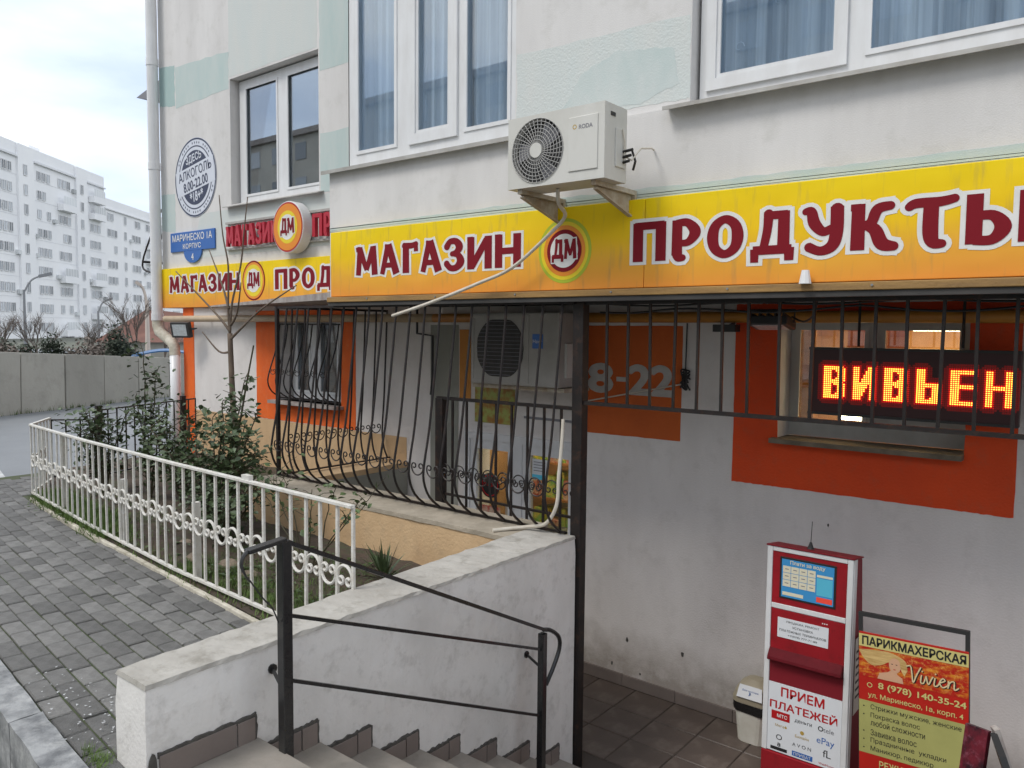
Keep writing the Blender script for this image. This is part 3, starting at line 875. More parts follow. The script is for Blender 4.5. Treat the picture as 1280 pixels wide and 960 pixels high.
# sunken landing
land = MB()
land.box(-5.6, 3.2, 1.25, 5.42, -1.40, -1.158)
landing = struct(land, 'landing_floor', M['grout'])
BASE[landing.name] = Vector((0, 0, 0))
tmb = MB(); c = 0.004
tmb.add([(-.161 + c, -.161 + c, .008), (.161 - c, -.161 + c, .008), (.161 - c, .161 - c, .008), (-.161 + c, .161 - c, .008),
         (-.161, -.161, 0.003), (.161, -.161, .003), (.161, .161, .003), (-.161, .161, .003), (-.161, -.161, -.006), (.161, -.161, -.006), (.161, .161, -.006), (-.161, .161, -.006)],
        [(0, 1, 2, 3), (4, 5, 1, 0), (5, 6, 2, 1), (6, 7, 3, 2), (7, 4, 0, 3), (8, 9, 5, 4), (9, 10, 6, 5), (10, 11, 7, 6), (11, 8, 4, 7)])
tme = tmb.mesh('tile', M['tile'])
for i in range(27):
    for j in range(6):
        X = -5.4 + i * .33; Y = 5.02 - j * .33
        if X < -3.1 and Y < 4.2: continue
        if X < -1.1 and Y < 4.05: continue
        if X > 2.8: continue
        inst('tile', tme, landing, (X, Y, -1.158 + random.uniform(-.001, .001)), (0, 0, random.uniform(-.004, .004)))
# retaining face under the pavement where the viewer stands
mb = MB().box(-2.6, 3.2, 1.10, 1.25, -1.4, -0.05)
struct(mb, 'retaining_wall', M['bigcoat'])

# stairs
stairs = thing('stairs', 'flight of sand tiled steps running down beside the white parapet', 'stairs', (-2.0, 2.6, -1.15))
for k in range(8):
    z = -.02 - .141 * k
    y0 = 1.26 if k == 0 else 1.72 + .297 * (k - 1)
    y1 = 1.72 + .297 * k
    mb = MB().box(-2.668, -1.1, y0 + .002, y1 - .012, -1.157, z - .014)
    mb.build('riser', M['skirt'], stairs)
    MB().box(-2.668, -1.1, y0 - .0, y1 + .012, z - .013, z).build('tread', M['tread'], stairs, bevel=0.004)

# ================================================================== LOW WALLS
pw = thing('parapet_wall', 'low white plastered wall with a stained top running beside the stairs', 'wall', (-2.8, 2.6, 0))


def sk(p):
    return p


for nm, zz0, zz1, mm, ins in (('wall_body', -1.158, 0.325, 'bigcoat', 0), ('wall_top', 0.3255, 0.342, 'captop', 0.004)):
    m2 = MB(); jitter_box(m2, 0, 1, 0, 1, 0, 1, 4, 56, 14 if nm == 'wall_body' else 1, 0, 1)
    rnd = random.Random(11)
    vv = []
    for a, b, c in m2.v:
        Y = 1.285 + b * (3.955 - 1.285)
        xl = -2.895 - 0.115 * b
        xr = -2.671
        X = xl + (xr - xl) * a
        wob = 0.0012 if nm == 'wall_body' else 0.003
        rr = 0.006 if (c > 0.99 and (a < .01 or a > .99 or b < .01)) else 0
        vv.append((X + rnd.uniform(-wob, wob) * (1 if 0 < b < 1 else .5) + (rr if a < .01 else -rr if a > .99 else 0), Y + rnd.uniform(-.001, .001) + (rr if b < .01 else 0), zz0 + c * (zz1 - zz0) + (rnd.uniform(-.003, .003) if c > .99 else 0)))
    MB().add(vv, m2.f).build(nm, M[mm], pw, smooth=False)
# skirting tiles with ragged mortar
for k in range(8):
    z = -.02 - .141 * k
    y0 = 1.325 if k == 0 else 1.72 + .297 * (k - 1)
    y1 = 1.72 + .297 * k
    cut = y1 - 0.085
    for a, b in ((y0 + .004, cut - .003), (cut + .003, y1 - .006)):
        zz = z + .092 + random.uniform(-.004, .004)
        lowz = z - .0 if True else 0
        MB().box(-2.668, -2.659, a, b, (z + .001) if a < cut else z - .135, zz).build('skirting_tile', M['skirt'], pw, bevel=0.002)
    # ragged mortar bead along the top and down the step
    mb = MB(); rnd = random.Random(k)
    nn = 22
    up = []; lo = []
    for i in range(nn + 1):
        y = y0 + (y1 - y0) * i / nn
        up.append((-2.6625 + rnd.uniform(0, .003), y, z + .104 + rnd.uniform(-.004, .006)))
        lo.append((-2.664, y, z + .085))
    for i in range(nn):
        a, b, c2, d = lo[i], lo[i + 1], up[i + 1], up[i]
        mb.add([a, b, c2, d, (-2.672, a[1], a[2]), (-2.672, b[1], b[2]), (-2.672, c2[1], c2[2]), (-2.672, d[1], d[2])],
               [(0, 1, 2, 3), (3, 2, 6, 7), (0, 3, 7, 4), (1, 0, 4, 5), (2, 1, 5, 6)])
    ys = []
    for i in range(10):
        zt = z + .1 - .141 * i / 9
        ys.append((y1 + rnd.uniform(.001, .007), zt))
    for i in range(9):
        (ya, za), (yb, zb) = ys[i], ys[i + 1]
        mb.add([(-2.6625, y1 - .01, za), (-2.6625, ya, za), (-2.6625, yb, zb), (-2.6625, y1 - .01, zb)], [(0, 1, 2, 3)])
    mb.build('mortar_bead', M['mortar'], pw)
# exposed mortar patch at the near corner
mb = MB()
pc = []
for i in range(12):
    a = 2 * pi * i / 12
    pc.append((-2.668 + .001, 1.305 + .016 * cos(a), 0.04 + .05 * sin(a) + random.uniform(-.004, .004)))
mb.prism(pc, (.003, 0, 0)); mb.build('mortar_patch', M['mortar'], pw)

# planter wall in front of the pit
pl = thing('planter_wall', 'low beige wall with a grey top carrying the belly shaped iron grille', 'wall', (-4.3, 3.85, 0))
m2 = MB(); jitter_box(m2, -5.80, -2.99, 3.675, 4.10, -1.158, .31, 30, 3, 10, .003, 4)
m2.build('wall_body', M['beige'], pl)
m2 = MB(); jitter_box(m2, -5.81, -2.99, 3.668, 4.105, .311, .34, 34, 5, 1, .0025, 4)
m2.build('wall_top', mat('sandy_wall_top', (.44, .38, .30), .95, (.30, .26, .20), 5, bump=.5, bscale=30, c3=(.2, .18, .14), n3=18), pl)
m2 = MB(); jitter_box(m2, -5.80, -5.46, 4.112, 5.195, -1.158, .33, 3, 10, 10, .003, 5)
m2.build('side_wall', M['beige'], pl)
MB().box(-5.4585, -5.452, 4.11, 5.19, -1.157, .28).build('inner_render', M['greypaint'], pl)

# ================================================================== BUILDING
bl = thing('apartment_building', 'pale plastered apartment block with teal paint patches above a ground floor shop', 'building', (-4, 5.2, 0))
HT = 9.0
# recessed ground floor wall
mb = MB()
wall_holes(mb, -9.55, 3.2, -1.158, 1.838, 5.20, 0.32, [(-7.50, -6.44, .80, 1.66), (-4.70, -3.44, -1.158, .70), (-1.90, -.80, .87, 1.68)])
mb.build('ground_floor_wall', M['plaster_cool'], bl)
# upper wing wall
mb = MB()
wall_holes(mb, -10.05, -4.70, 1.842, HT, 5.20, .34, [(-8.42, -6.78, 3.03, 4.46), (-8.42, -6.78, 5.9, 7.3)])
mb.build('wing_wall', M['plaster'], bl)
MB().box(-10.05, -9.75, 5.545, 16, 1.842, HT).build('end_wall', M['plaster'], bl)
MB().box(-9.55, -9.25, 5.525, 16, -.1, 1.838).build('end_wall_base', M['plaster_cool'], bl)
# bay parapet and upper bay wall
mb = MB(); wall_holes(mb, -5.02, 3.2, 1.845, 2.815, 3.95, .20, [])
mb.build('bay_parapet', M['plaster'], bl)
mb = MB()
wall_holes(mb, -4.83, 3.2, 2.818, HT, 3.985, .25, [(-4.831, -3.20, 2.80, 5.2), (-1.99, .9, 2.83, 4.7), (-4.6, -3.2, 6.0, 7.6), (-1.99, .9, 6.0, 7.6)])
mb.build('bay_wall', M['plaster'], bl)
MB().box(-4.83, -4.72, 4.24, 5.195, 1.9, HT).build('bay_side_wall', M['plaster'], bl)
MB().box(-5.02, -4.84, 4.155, 5.195, 1.845, 2.80).build('bay_side_parapet', M['plaster'], bl)
MB().box(-4.83, 3.3, 3.9, 16, HT + .002, HT + .3).build('roof', M['greystrip'], bl)
MB().box(-10.2, -4.84, 5.1, 16, HT + .002, HT + .3).build('roof', M['greystrip'], bl)
MB().box(-9.9, 3.2, 15.6, 15.9, -1.1, HT).build('rear_wall', M['plaster'], bl)
MB().box(3.2, 3.5, 3.99, 15.9, -1.1, HT).build('end_wall', M['plaster'], bl)
# soffit under the bay
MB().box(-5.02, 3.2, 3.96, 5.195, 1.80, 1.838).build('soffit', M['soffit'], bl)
# floor slabs inside keep rooms dark
MB().box(-9.7, 3.15, 5.55, 15.5, 1.86, 2.02).build('floor_slab', M['room'], bl)
MB().box(-4.6, 3.15, 4.3, 5.5, 2.10, 2.2).build('floor_slab', M['room'], bl)


def patch(pts, y, m, parent=bl, name='paint_patch', t=.0012, wob=.0, sub=10, seed=1):
    """thin coat of paint with a slightly wavering edge"""
    rnd = random.Random(seed)
    out = []
    k = len(pts)
    for i in range(k):
        a, b = pts[i], pts[(i + 1) % k]
        for s in range(sub):
            f = s / sub
            out.append((a[0] + (b[0] - a[0]) * f + rnd.uniform(-wob, wob), y, a[1] + (b[1] - a[1]) * f + rnd.uniform(-wob, wob)))
    mb = MB().prism(out, (0, t, 0))
    return mb.build(name, M[m], parent)


YB = 3.985 - .0012
patch([(-3.19, 2.87), (-2.95, 2.86), (-2.55, 2.86), (-2.1, 2.86), (-1.995, 2.86), (-1.995, 3.30), (-3.19, 3.33)], YB, 'teal_pale', wob=.006, seed=2)
patch([(-2.85, 2.90), (-2.30, 2.88), (-2.06, 2.95), (-2.1, 3.15), (-2.45, 3.20), (-2.7, 3.12)], YB - .0009, 'teal_mid', wob=.006, seed=3)
patch([(-5.015, 2.345), (3.1, 2.335), (3.1, 2.40), (-1, 2.395), (-3, 2.40), (-5.015, 2.375)], 3.95 - .0012, 'teal', wob=.005, seed=5, sub=30)
YW = 5.2 - .0012
patch([(-10.04, 4.90), (-9.66, 4.86), (-9.66, 4.36), (-10.04, 4.42)], YW, 'teal_dark', wob=.008, seed=6)
patch([(-9.64, 4.84), (-8.44, 4.78), (-8.44, 4.36), (-9.64, 4.33)], YW, 'teal', wob=.01, seed=7)
patch([(-8.43, 5.6), (-6.8, 5.4), (-6.8, 4.48), (-8.43, 4.48)], YW, 'teal_pale', wob=.008, seed=8)
patch([(-6.76, 4.95), (-4.9, 4.9), (-4.9, 4.2), (-6.76, 4.24)], YW, 'teal', wob=.008, seed=9)
patch([(-10.04, 3.30), (-9.70, 3.28), (-9.70, 2.80), (-10.04, 2.84)], YW, 'teal', wob=.008, seed=10)
patch([(-9.1, 2.98), (-5.05, 2.98), (-5.05, 2.45), (-9.3, 2.45)], YW, 'teal_pale', wob=.008, seed=11)
patch([(-6.75, 3.6), (-5.05, 3.6), (-5.05, 3.0), (-6.75, 3.0)], YW - .001, 'teal', wob=.008, seed=12)
# ground-floor colours
YG = 5.2 - .003


def frame_patch(x0, x1, z0, z1, h, m, lab=None):
    a, b, c, d = h
    patch([(x0, z0), (a - .0, z0), (a - .0, z1), (x0, z1)], YG, m, name='painted_surround', wob=.0022, t=.0022, sub=16, seed=31)
    patch([(b, z0), (x1, z0), (x1, z1), (b, z1)], YG, m, name='painted_surround', wob=.0022, t=.0022, sub=16, seed=32)
    patch([(a - .004, z0), (b + .004, z0), (b + .004, c - .003), (a - .004, c - .003)], YG + .0004, m, name='painted_surround', wob=.0022, t=.0018, sub=24, seed=33)
    patch([(a - .004, d + .003), (b + .004, d + .003), (b + .004, z1), (a - .004, z1)], YG + .0004, m, name='painted_surround', wob=.0015, t=.0018, sub=16, seed=34)


frame_patch(-7.95, -6.21, .57, 1.79, (-7.50, -6.44, .80, 1.6601), 'orange')
frame_patch(-2.21, -.54, .565, 1.79, (-1.90, -.80, .87, 1.68), 'redorange')
MB().box(-9.553, -9.30, YG - .001, 5.199, 0.0, 1.837).build('painted_strip', M['orange'], bl)
MB().box(-9.299, -5.47, YG - .0, 5.199, -.05, .565).build('painted_base', M['beige'], bl)
MB().box(-9.556, -9.551, 5.25, 8, -.05, 1.837).build('painted_strip', M['orange'], bl)
patch([(-3.43, .80), (-2.61, .803), (-2.608, 1.64), (-3.43, 1.64)], YG, 'dullorange', name='painted_panel', wob=.002, t=.002, sub=14)
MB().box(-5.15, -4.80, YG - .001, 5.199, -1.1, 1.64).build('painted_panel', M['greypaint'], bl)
MB().box(-4.785, -4.65, YG - .003, 5.1985, .98, 1.60).build('painted_panel', M['amber'], bl)
# dark skirting at the landing
sk_ = MB()
for a, b in ((-3.42, -3.05), (-3.047, -2.60), (-2.597, -2.15), (-2.147, -1.7), (-1.697, -1.25), (-1.247, -.8), (-.797, -.35), (-.347, .1)):
    MB().box(a, b, 5.182, 5.199, -1.149, -1.06 + random.uniform(-.003, .003)).build('skirting_tile', M['skirt'], bl, bevel=.002)
# chips in the plaster
for x, z, r in ((-3.02, -.78, .018), (-2.55, -.77, .02), (-3.15, -1.0, .015), (-2.9, -1.02, .012), (-1.55, .36, .010)):
    pc = [(x + r * .6 * cos(a) * random.uniform(.6, 1.3), YG, z + r * sin(a) * random.uniform(.7, 1.4)) for a in [2 * pi * i / 9 for i in range(9)]]
    MB().prism(pc, (0, .0025, 0)).build('plaster_chip', M['mortar'], bl)


def frame_member(mb, x0, x1, z0, z1, y0, y1): mb.box(x0, x1, y0, y1, z0, z1)


def window(parent, x0, x1, z0, z1, y, panes, fm='pvc', outer=.06, depth=.06, gl='glass', label=None, curtain=None, room=.9, curt_y=.075):
    """panes: list of (x0,x1,z0,z1) openings inside the frame"""
    mb = MB(); wall_holes(mb, x0, x1, z0, z1, y, depth, panes)
    w = mb.build('window', M[fm], parent, bevel=.004)
    if label: w['label'] = label
    for p in panes:
        b = MB(); t = .022
        wall_holes(b, p[0] - .004, p[1] + .004, p[2] - .004, p[3] + .004, y - .008, .012, [(p[0] + t, p[1] - t, p[2] + t, p[3] - t)])
        b.build('sash', M[fm], w, bevel=.003)
        MB().box(p[0] + .0, p[1] - .0, y + .02, y + .026, p[2], p[3]).build('pane', M[gl], w)
    if curtain:
        cm = MB(); N = 150
        prev = None
        for i in range(N + 1):
            x = x0 + .005 + (x1 - x0 - .01) * i / N
            yy = y + curt_y + .022 * sin(x * 42 + sin(x * 9) * 2.2) + .008 * sin(x * 113)
            cur = ((x, yy, z0 + .002), (x, yy, z1 - .002))
            if prev: cm.flat([prev[0], cur[0], cur[1], prev[1]])
            prev = cur
        cm.build('curtain', M[curtain], w, smooth=True)
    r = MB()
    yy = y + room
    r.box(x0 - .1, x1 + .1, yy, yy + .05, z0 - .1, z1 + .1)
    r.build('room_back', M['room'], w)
    return w


# loggia glazing
lg = window(bl, -4.828, -3.203, 2.84, 5.19, 3.99, [(-4.74, -4.30, 2.915, 5.1), (-4.10, -3.77, 2.975, 5.06), (-3.64, -3.245, 2.925, 5.1)], curtain='curtain', label='tall three pane loggia window with blue grey curtains')
s2 = MB(); wall_holes(s2, -4.17, -3.70, 2.905, 5.13, 3.972, .017, [(-4.10, -3.77, 2.975, 5.06)]); s2.build('opening_sash', M['pvc'], lg, bevel=.005)
MB().box(-4.83, -4.77, 4.06, 5.19, 2.84, 5.19).build('side_frame', M['pvc'], lg)
mb = MB()
mb.hexa([(-5.06, 3.90, 2.800), (-3.17, 3.90, 2.800), (-3.17, 4.0, 2.818), (-5.06, 4.0, 2.818), (-5.06, 3.90, 2.812), (-3.17, 3.90, 2.812), (-3.17, 4.0, 2.838), (-5.06, 4.0, 2.838)])
mb.box(-5.06, -3.17, 3.897, 3.902, 2.785, 2.812)
mb.build('sill', M['sill'], lg)
# right upper window
rw = window(bl, -1.97, .88, 2.85, 4.68, 4.055, [(-1.875, -1.245, 2.955, 4.6), (-1.115, .80, 2.925, 4.6)], curtain='curtain', label='wide upper window with net curtains above the long sill')
s2 = MB(); wall_holes(s2, -1.93, -1.20, 2.895, 4.65, 4.038, .016, [(-1.875, -1.245, 2.955, 4.6)]); s2.build('opening_sash', M['pvc'], rw, bevel=.005)
mb = MB()
mb.hexa([(-2.10, 3.88, 2.800), (1.0, 3.88, 2.800), (1.0, 4.05, 2.825), (-2.10, 4.05, 2.825), (-2.10, 3.88, 2.808), (1.0, 3.88, 2.808), (1.0, 4.05, 2.845), (-2.10, 4.05, 2.845)])
mb.box(-2.10, 1.0, 3.876, 3.882, 2.788, 2.808)
mb.build('sill', M['sill'], rw)
for i in range(22):
    x = -1.8 + i * .115 + random.uniform(-.03, .03); z = 3.0 + random.uniform(0, .75)
    mb = MB(); mb.tube([(x + .03 * cos(t) * (1 - t / 7), 4.135, z + .035 * sin(t) * (1 - t / 7)) for t in [q * .6 for q in range(9)]], .0022, 4)
    mb.build('curtain_motif', mat('pale_lace', (.6, .68, .76)) if i == 0 else bpy.data.materials['pale_lace'], rw)
# wing window
ww = window(bl, -8.38, -6.80, 3.05, 4.44, 5.30, [(-8.26, -7.63, 3.12, 4.36), (-7.46, -6.87, 3.12, 4.36)], gl='glass_dark', curtain=None, label='two pane window reflecting the houses opposite above the left sign')
MB().hexa([(-8.5, 5.13, 2.99), (-6.70, 5.13, 2.99), (-6.70, 5.3, 3.03), (-8.5, 5.3, 3.03), (-8.5, 5.13, 3.0), (-6.70, 5.13, 3.0), (-6.70, 5.3, 3.048), (-8.5, 5.3, 3.048)]).build('sill', M['sill'], ww)
MB().box(-8.3, -6.85, 5.50, 5.52, 3.06, 4.40).build('curtain', M['roller'], ww)
# upper floor spare windows
for a, b, c, d, y in ((-8.38, -6.8, 5.92, 7.28, 5.30), (-4.58, -3.22, 6.02, 7.58, 4.06), (-1.97, .88, 6.02, 7.58, 4.06)):
    window(bl, a, b, c, d, y, [(a + .08, (a + b) / 2 - .05, c + .08, d - .08), ((a + b) / 2 + .05, b - .08, c + .08, d - .08)], curtain='curtain')
# ground floor left window
gw = window(bl, -7.48, -6.46, .82, 1.80, 5.36, [(-7.41, -7.16, .89, 1.72), (-7.0, -6.68, .89, 1.72)], gl='glass', label='small ground floor window in the orange surround behind a scrolled grille')
MB().box(-7.44, -6.5, 5.44, 5.45, .86, 1.75).build('blind', M['roller'], gw)
MB().box(-7.60, -6.40, 5.10, 5.36, .765, .80).build('sill', M['greystrip'], gw)
# right ground floor window
gr = window(bl, -1.898, -.81, .90, 1.678, 5.40, [(-1.855, -1.40, .98, 1.64), (-1.32, -.86, 1.06, 1.64)], gl='glass_shop', fm='pvc_grey', room=2.6, label='shop window half hidden by the glowing letter board')
MB().box(-1.93, -.80, 5.12, 5.40, .868, .899).build('sill', mat('stained_sill', (.22, .18, .13), .8, (.12, .1, .07), 8), gr)
MB().box(-1.75, -1.42, 5.41, 5.415, .92, .96).build('gasket', M['greyink'], gr)

# shop interior
sh = thing('shop_interior', 'dim shop room with shelves of goods seen through the door glass', 'room', (-4, 6.5, -1.15))
MB().box(-5.1, -2.7, 5.53, 8.0, -1.20, -1.16).build('floor', M['tile'], sh)
MB().box(-5.1, -2.7, 7.95, 8.0, -1.16, 1.70).build('back_wall', M['warmwall'], sh)
MB().box(-5.15, -5.1, 5.53, 8.0, -1.16, 1.70).build('side_wall', M['warmwall'], sh)
MB().box(-2.75, -2.7, 5.53, 8.0, -1.16, 1.70).build('side_wall', M['warmwall'], sh)
MB().box(-5.1, -2.7, 5.53, 8.0, 1.70, 1.74).build('ceiling', M['plaster_cool'], sh)
MB().box(-4.6, -3.2, 6.6, 6.68, 1.62, 1.66).build('light_tube', M['tube_lit'], sh)
for s in range(5):
    z = -.8 + s * .36
    MB().box(-5.05, -3.0, 6.25, 6.6, z, z + .02).build('shelf', M['woodshelf'], sh)
    x = -5.0
    k = 0
    rnd = random.Random(s)
    grp = [MB(), MB(), MB()]
    while x < -3.1:
        w = rnd.uniform(.06, .14); h = rnd.uniform(.14, .28)
        y = 6.26 + rnd.uniform(0, .04)
        grp[rnd.randrange(3)].box(x, x + w * .92, y, y + .12, z + .021, z + .02 + h); x += w
    for q, nme in zip(grp, ('packs_a', 'packs_b', 'packs_c')):
        if q.v:
            o = q.build('packaged_goods', M[nme], sh); o['kind'] = 'stuff'
# salon interior behind right window
sl = thing('salon_interior', 'warm lit room behind the glowing letter board', 'room', (-1.3, 6.5, .5))
MB().box(-2.5, -.1, 7.95, 8.0, -.5, 1.82).build('back_wall', M['warmwall'], sl)
MB().box(-2.55, -2.5, 5.55, 8.0, -.5, 1.82).build('side_wall', M['warmwall'], sl)
MB().box(-.1, -.05, 5.55, 8.0, -.5, 1.82).build('side_wall', M['warmwall'], sl)
MB().box(-2.5, -.1, 5.55, 8.0, 1.82, 1.85).build('ceiling', M['plaster_cool'], sl)
MB().box(-2.5, -.1, 5.55, 8.0, -.55, -.5).build('floor', M['tile'], sl)
for x, z, w in ((-1.28, 1.622, .20),):
    MB().box(x - w, x + w, 7.0, 7.05, z, z + .015).build('light_tube', M['tube_lit'], sl)
MB().box(-2.0, -1.80, 5.60, 5.62, .95, 1.68).build('orange_drape', M['woodshelf'], sl)
MB().box(-1.62, -1.25, 5.72, 5.75, 1.40, 1.66).build('orange_drape', mat('coral_cloth', (.6, .2, .12), .8, (.42, .12, .07), 12, (4, 1, .3)), sl)
MB().box(-.9, -.8, 6.66, 6.76, .9, 1.05).build('lamp_shade', M['tube_lit'], sl)
MB().box(-1.64, -1.42, 5.68, 5.76, 1.0, 1.03).build('light_strip', M['tube_lit'], sl)

MB().box(-2.1, -.5, 5.8, 7.6, 1.80, 1.81).build('added_glow_panel', mat('added_warm_glow', (.9, .9, .8), .5, emit=(1, .66, .34), estr=5), sl)  # unseen glowing panel added to brighten the salon
MB().box(-4.9, -3.0, 5.6, 6.1, 1.68, 1.69).build('added_glow_panel', mat('added_shop_glow', (.9, .9, .8), .5, emit=(1, .87, .68), estr=9), sh)  # glow panel out of view, added to light the shop goods
# door
dr = thing('shop_door', 'white double shop door with glazed leaves and stickers under the air conditioner', 'door', (-4.07, 5.2, -1.15))
mb = MB(); wall_holes(mb, -4.70, -3.44, -1.157, .70, 5.17, .07, [(-4.64, -4.13, -1.13, .64), (-4.05, -3.50, -1.13, .64)]); mb.build('door_frame', M['pvc'], dr, bevel=.004)
for a, b in ((-4.638, -4.132), (-4.048, -3.502)):
    mb = MB(); wall_holes(mb, a, b, -1.13, .638, 5.180, .05, [(a + .075, b - .075, -.98, .56)])
    lf = mb.build('leaf', M['pvc'], dr, bevel=.004)
    MB().box(a + .075, b - .075, 5.205, 5.211, -.98, .56).build('pane', M['glass_shop'], lf)
    MB().box(a + .08, b - .08, 5.200, 5.203, -.98 + .0, -.9).build('kick_strip', M['pvc_grey'], lf)
mb = MB().tube([(-4.16, 5.17, -.1), (-4.16, 5.11, -.1), (-4.16, 5.11, .12), (-4.16, 5.17, .12)], .01, 8); mb.build('handle', M['bracket'], dr)
# stickers
st = MB().disc(-4.42, 5.197, .24, .11, 32); st.build('round_sticker', M['ink'], dr)
MB().ring(-4.42, 5.1955, .24, .085, .095, 32).build('sticker_ring', M['redprint'], dr)
text('СКИДКИ', -4.42, .245, 5.195, .05, M['redprint'], dr, width=.15, bold=.02)
MB().box(-4.55, -4.30, 5.195, 5.197, -.16, .06).build('red_poster', M['packs_c'], dr)
MB().box(-3.955, -3.80, 5.195, 5.197, .36, .53).build('notice', M['paper'], dr)
MB().box(-3.955, -3.80, 5.1935, 5.195, .36, .40).build('notice_band', M['screen_c'], dr)
for i in range(4): MB().box(-3.94, -3.82, 5.1935, 5.195, .43 + i * .024, .436 + i * .024).build('print_line', M['greyink'], dr)
MB().box(-4.60, -4.15, 5.195, 5.1985, .79, 1.13).build('poster', M['posterart'], dr)
MB().box(-4.05, -3.45, 5.195, 5.1985, .86, .88).build('wall_joint', M['greyink'], dr)

# ================================================================== SIGNS
sg = thing('shop_sign', 'long yellow and orange banner sign under the right windows reading МАГАЗИН ДМ ПРОДУКТЫ', 'sign', (-2.5, 3.9, 1.84))
M['signgrad_l'] = M['signgrad']


def sign_mat(name, base):
    return grad_mat(name, [(0.0, (0.78, 0.29, 0.04)), (0.33, (0.80, 0.40, 0.035)), (0.6, (0.86, 0.54, 0.004)), (1.0, (0.86, 0.62, 0.0))], 1.84 - base, 2.33 - base)


ms = sign_mat('banner_print_main', 1.84)
for a, b in ((-4.95, -2.207), (-2.204, .55), (.553, 3.1)):
    MB().box(a, b, 3.90, 3.945, 1.842, 2.333).build('banner_panel', ms, sg, bevel=.004)
MB().box(-4.97, 3.12, 3.875, 3.949, 1.800, 1.838).build('fascia_board', M['ledge'], sg, bevel=.004)
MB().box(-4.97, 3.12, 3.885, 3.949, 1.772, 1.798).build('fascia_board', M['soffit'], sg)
YS = 3.90
glyph_word('МАГАЗИН', -4.650, -3.075, 1.995, 2.205, YS - .0012, M['whiteprint'], sg, 'letter_outline', grow=.095, ext=.07)
glyph_word('МАГАЗИН', -4.650, -3.075, 1.995, 2.205, YS - .0030, M['maroon'], sg, 'letter', grow=.012)
glyph_word('ПРОДУКТЫ', -2.275, -.37, 1.985, 2.198, YS - .0012, M['whiteprint'], sg, 'letter_outline', grow=.11, ext=.08, gap=.13)
glyph_word('ПРОДУКТЫ', -2.275, -.37, 1.985, 2.198, YS - .0030, M['maroon'], sg, 'letter', grow=.015, gap=.13)


def emblem(cx, cz, y, r, parent, thick=0, mats=('green', 'yellow', 'orprint', 'maroon', 'whiteprint'), rad=(1.3, 1.17, 1.02, .85, .68)):
    for i, (m_, k) in enumerate(zip(mats, rad)):
        MB().disc(cx, y - .0012 * (i + 1), cz, r * k, 48).build('emblem_ring', M[m_], parent)
    yy = y - .0012 * (len(mats) + 1)
    for grow, m_, dy in ((.10, 'whiteprint', 0), (.02, 'maroon', -.0015)):
        glyph_word('ДМ', cx - r * .60, cx + r * .62, cz - r * .32, cz + r * .45, yy + dy, M[m_], parent, 'emblem_letter', grow=grow, ext=grow * .8, gap=.0)


emblem(-2.745, 2.075, YS, .148, sg)
for x in (-4.5, -3.8, -3.1, -2.4, -1.7, -1.0):
    MB().tube([(x, 3.87, 1.822), (x, 3.878, 1.822)], .006, 6).build('screw', M['lampgrey'], sg)
# cone shaped cap on the fascia
MB().tube([(-1.30, 3.86, 1.835), (-1.30, 3.86, 1.90)], .030, 10, r2=.018).build('cable_cap', M['whiteplain'], sg)

sw = thing('shop_sign', 'yellow banner sign on the recessed left wall reading МАГАЗИН ДМ ПРОДУ', 'sign', (-7.5, 5.15, 1.84))
mw = sign_mat('banner_print_wing', 1.84)
MB().box(-10.03, -5.05, 5.15, 5.195, 1.842, 2.34).build('banner_panel', mw, sw, bevel=.004)
glyph_word('МАГАЗИН', -9.78, -8.19, 2.03, 2.235, 5.15 - .0015, M['whiteprint'], sw, 'letter_outline', grow=.11, ext=.07)
glyph_word('МАГАЗИН', -9.78, -8.19, 2.03, 2.235, 5.15 - .0035, M['maroon'], sw, 'letter', grow=.01)
glyph_word('ПРОДУКТЫ', -7.50, -5.42, 2.02, 2.235, 5.15 - .0015, M['whiteprint'], sw, 'letter_outline', grow=.11, ext=.07)
glyph_word('ПРОДУКТЫ', -7.50, -5.42, 2.02, 2.235, 5.15 - .0035, M['maroon'], sw, 'letter', grow=.01)
emblem(-7.91, 2.13, 5.15, .20, sw, mats=('maroon', 'orprint', 'yellow', 'whiteprint'), rad=(1.12, 1.03, .9, .66))
# sloping grey flashing below the left sign
fl = MB()
fl.hexa([(-8.6, 5.02, 1.845), (-5.0, 3.97, 1.835), (-5.0, 5.14, 1.835), (-8.6, 5.14, 1.835), (-8.6, 5.02, 1.85), (-5.0, 3.97, 1.862), (-5.0, 5.14, 1.86), (-8.6, 5.14, 1.85)])
fl.add([(-8.6, 5.018, 1.835), (-5.03, 3.965, 1.825), (-5.03, 3.965, 1.885), (-8.6, 5.018, 1.851)], [(0, 1, 2, 3)])
o = fl.build('canopy_flashing', M['greystrip'], None, (-6.5, 4.6, 1.85)); tag(o, 'worn grey metal flashing strip slanting under the left banner sign', 'flashing')

# raised channel letters and round box
cl = thing('channel_letter_sign', 'red raised letters МАГАЗИН ПРО with a round orange box above the left banner', 'sign', (-7.3, 5.1, 2.5))
glyph_word('МАГАЗИН', -8.42, -7.39, 2.535, 2.765, 5.12, M['redplastic'], cl, 'letter', thick=.04, dy=-.0004, grow=.005)
glyph_word('ПРОДУКТЫ', -6.80, -5.3, 2.545, 2.775, 5.12, M['redplastic'], cl, 'letter', thick=.04, dy=-.0004, grow=.005)
MB().box(-8.5, -5.1, 5.165, 5.196, 2.80, 2.825).build('mounting_rail', M['sill'], cl)
MB().box(-8.5, -5.1, 5.165, 5.196, 2.50, 2.52).build('mounting_rail', M['sill'], cl)
rb = MB().prism([(-7.12 + .27 * cos(2 * pi * i / 48), 5.05, 2.66 + .27 * sin(2 * pi * i / 48)) for i in range(48)], (0, .12, 0)).build('round_box', M['whiteplain'], cl, bevel=.006)
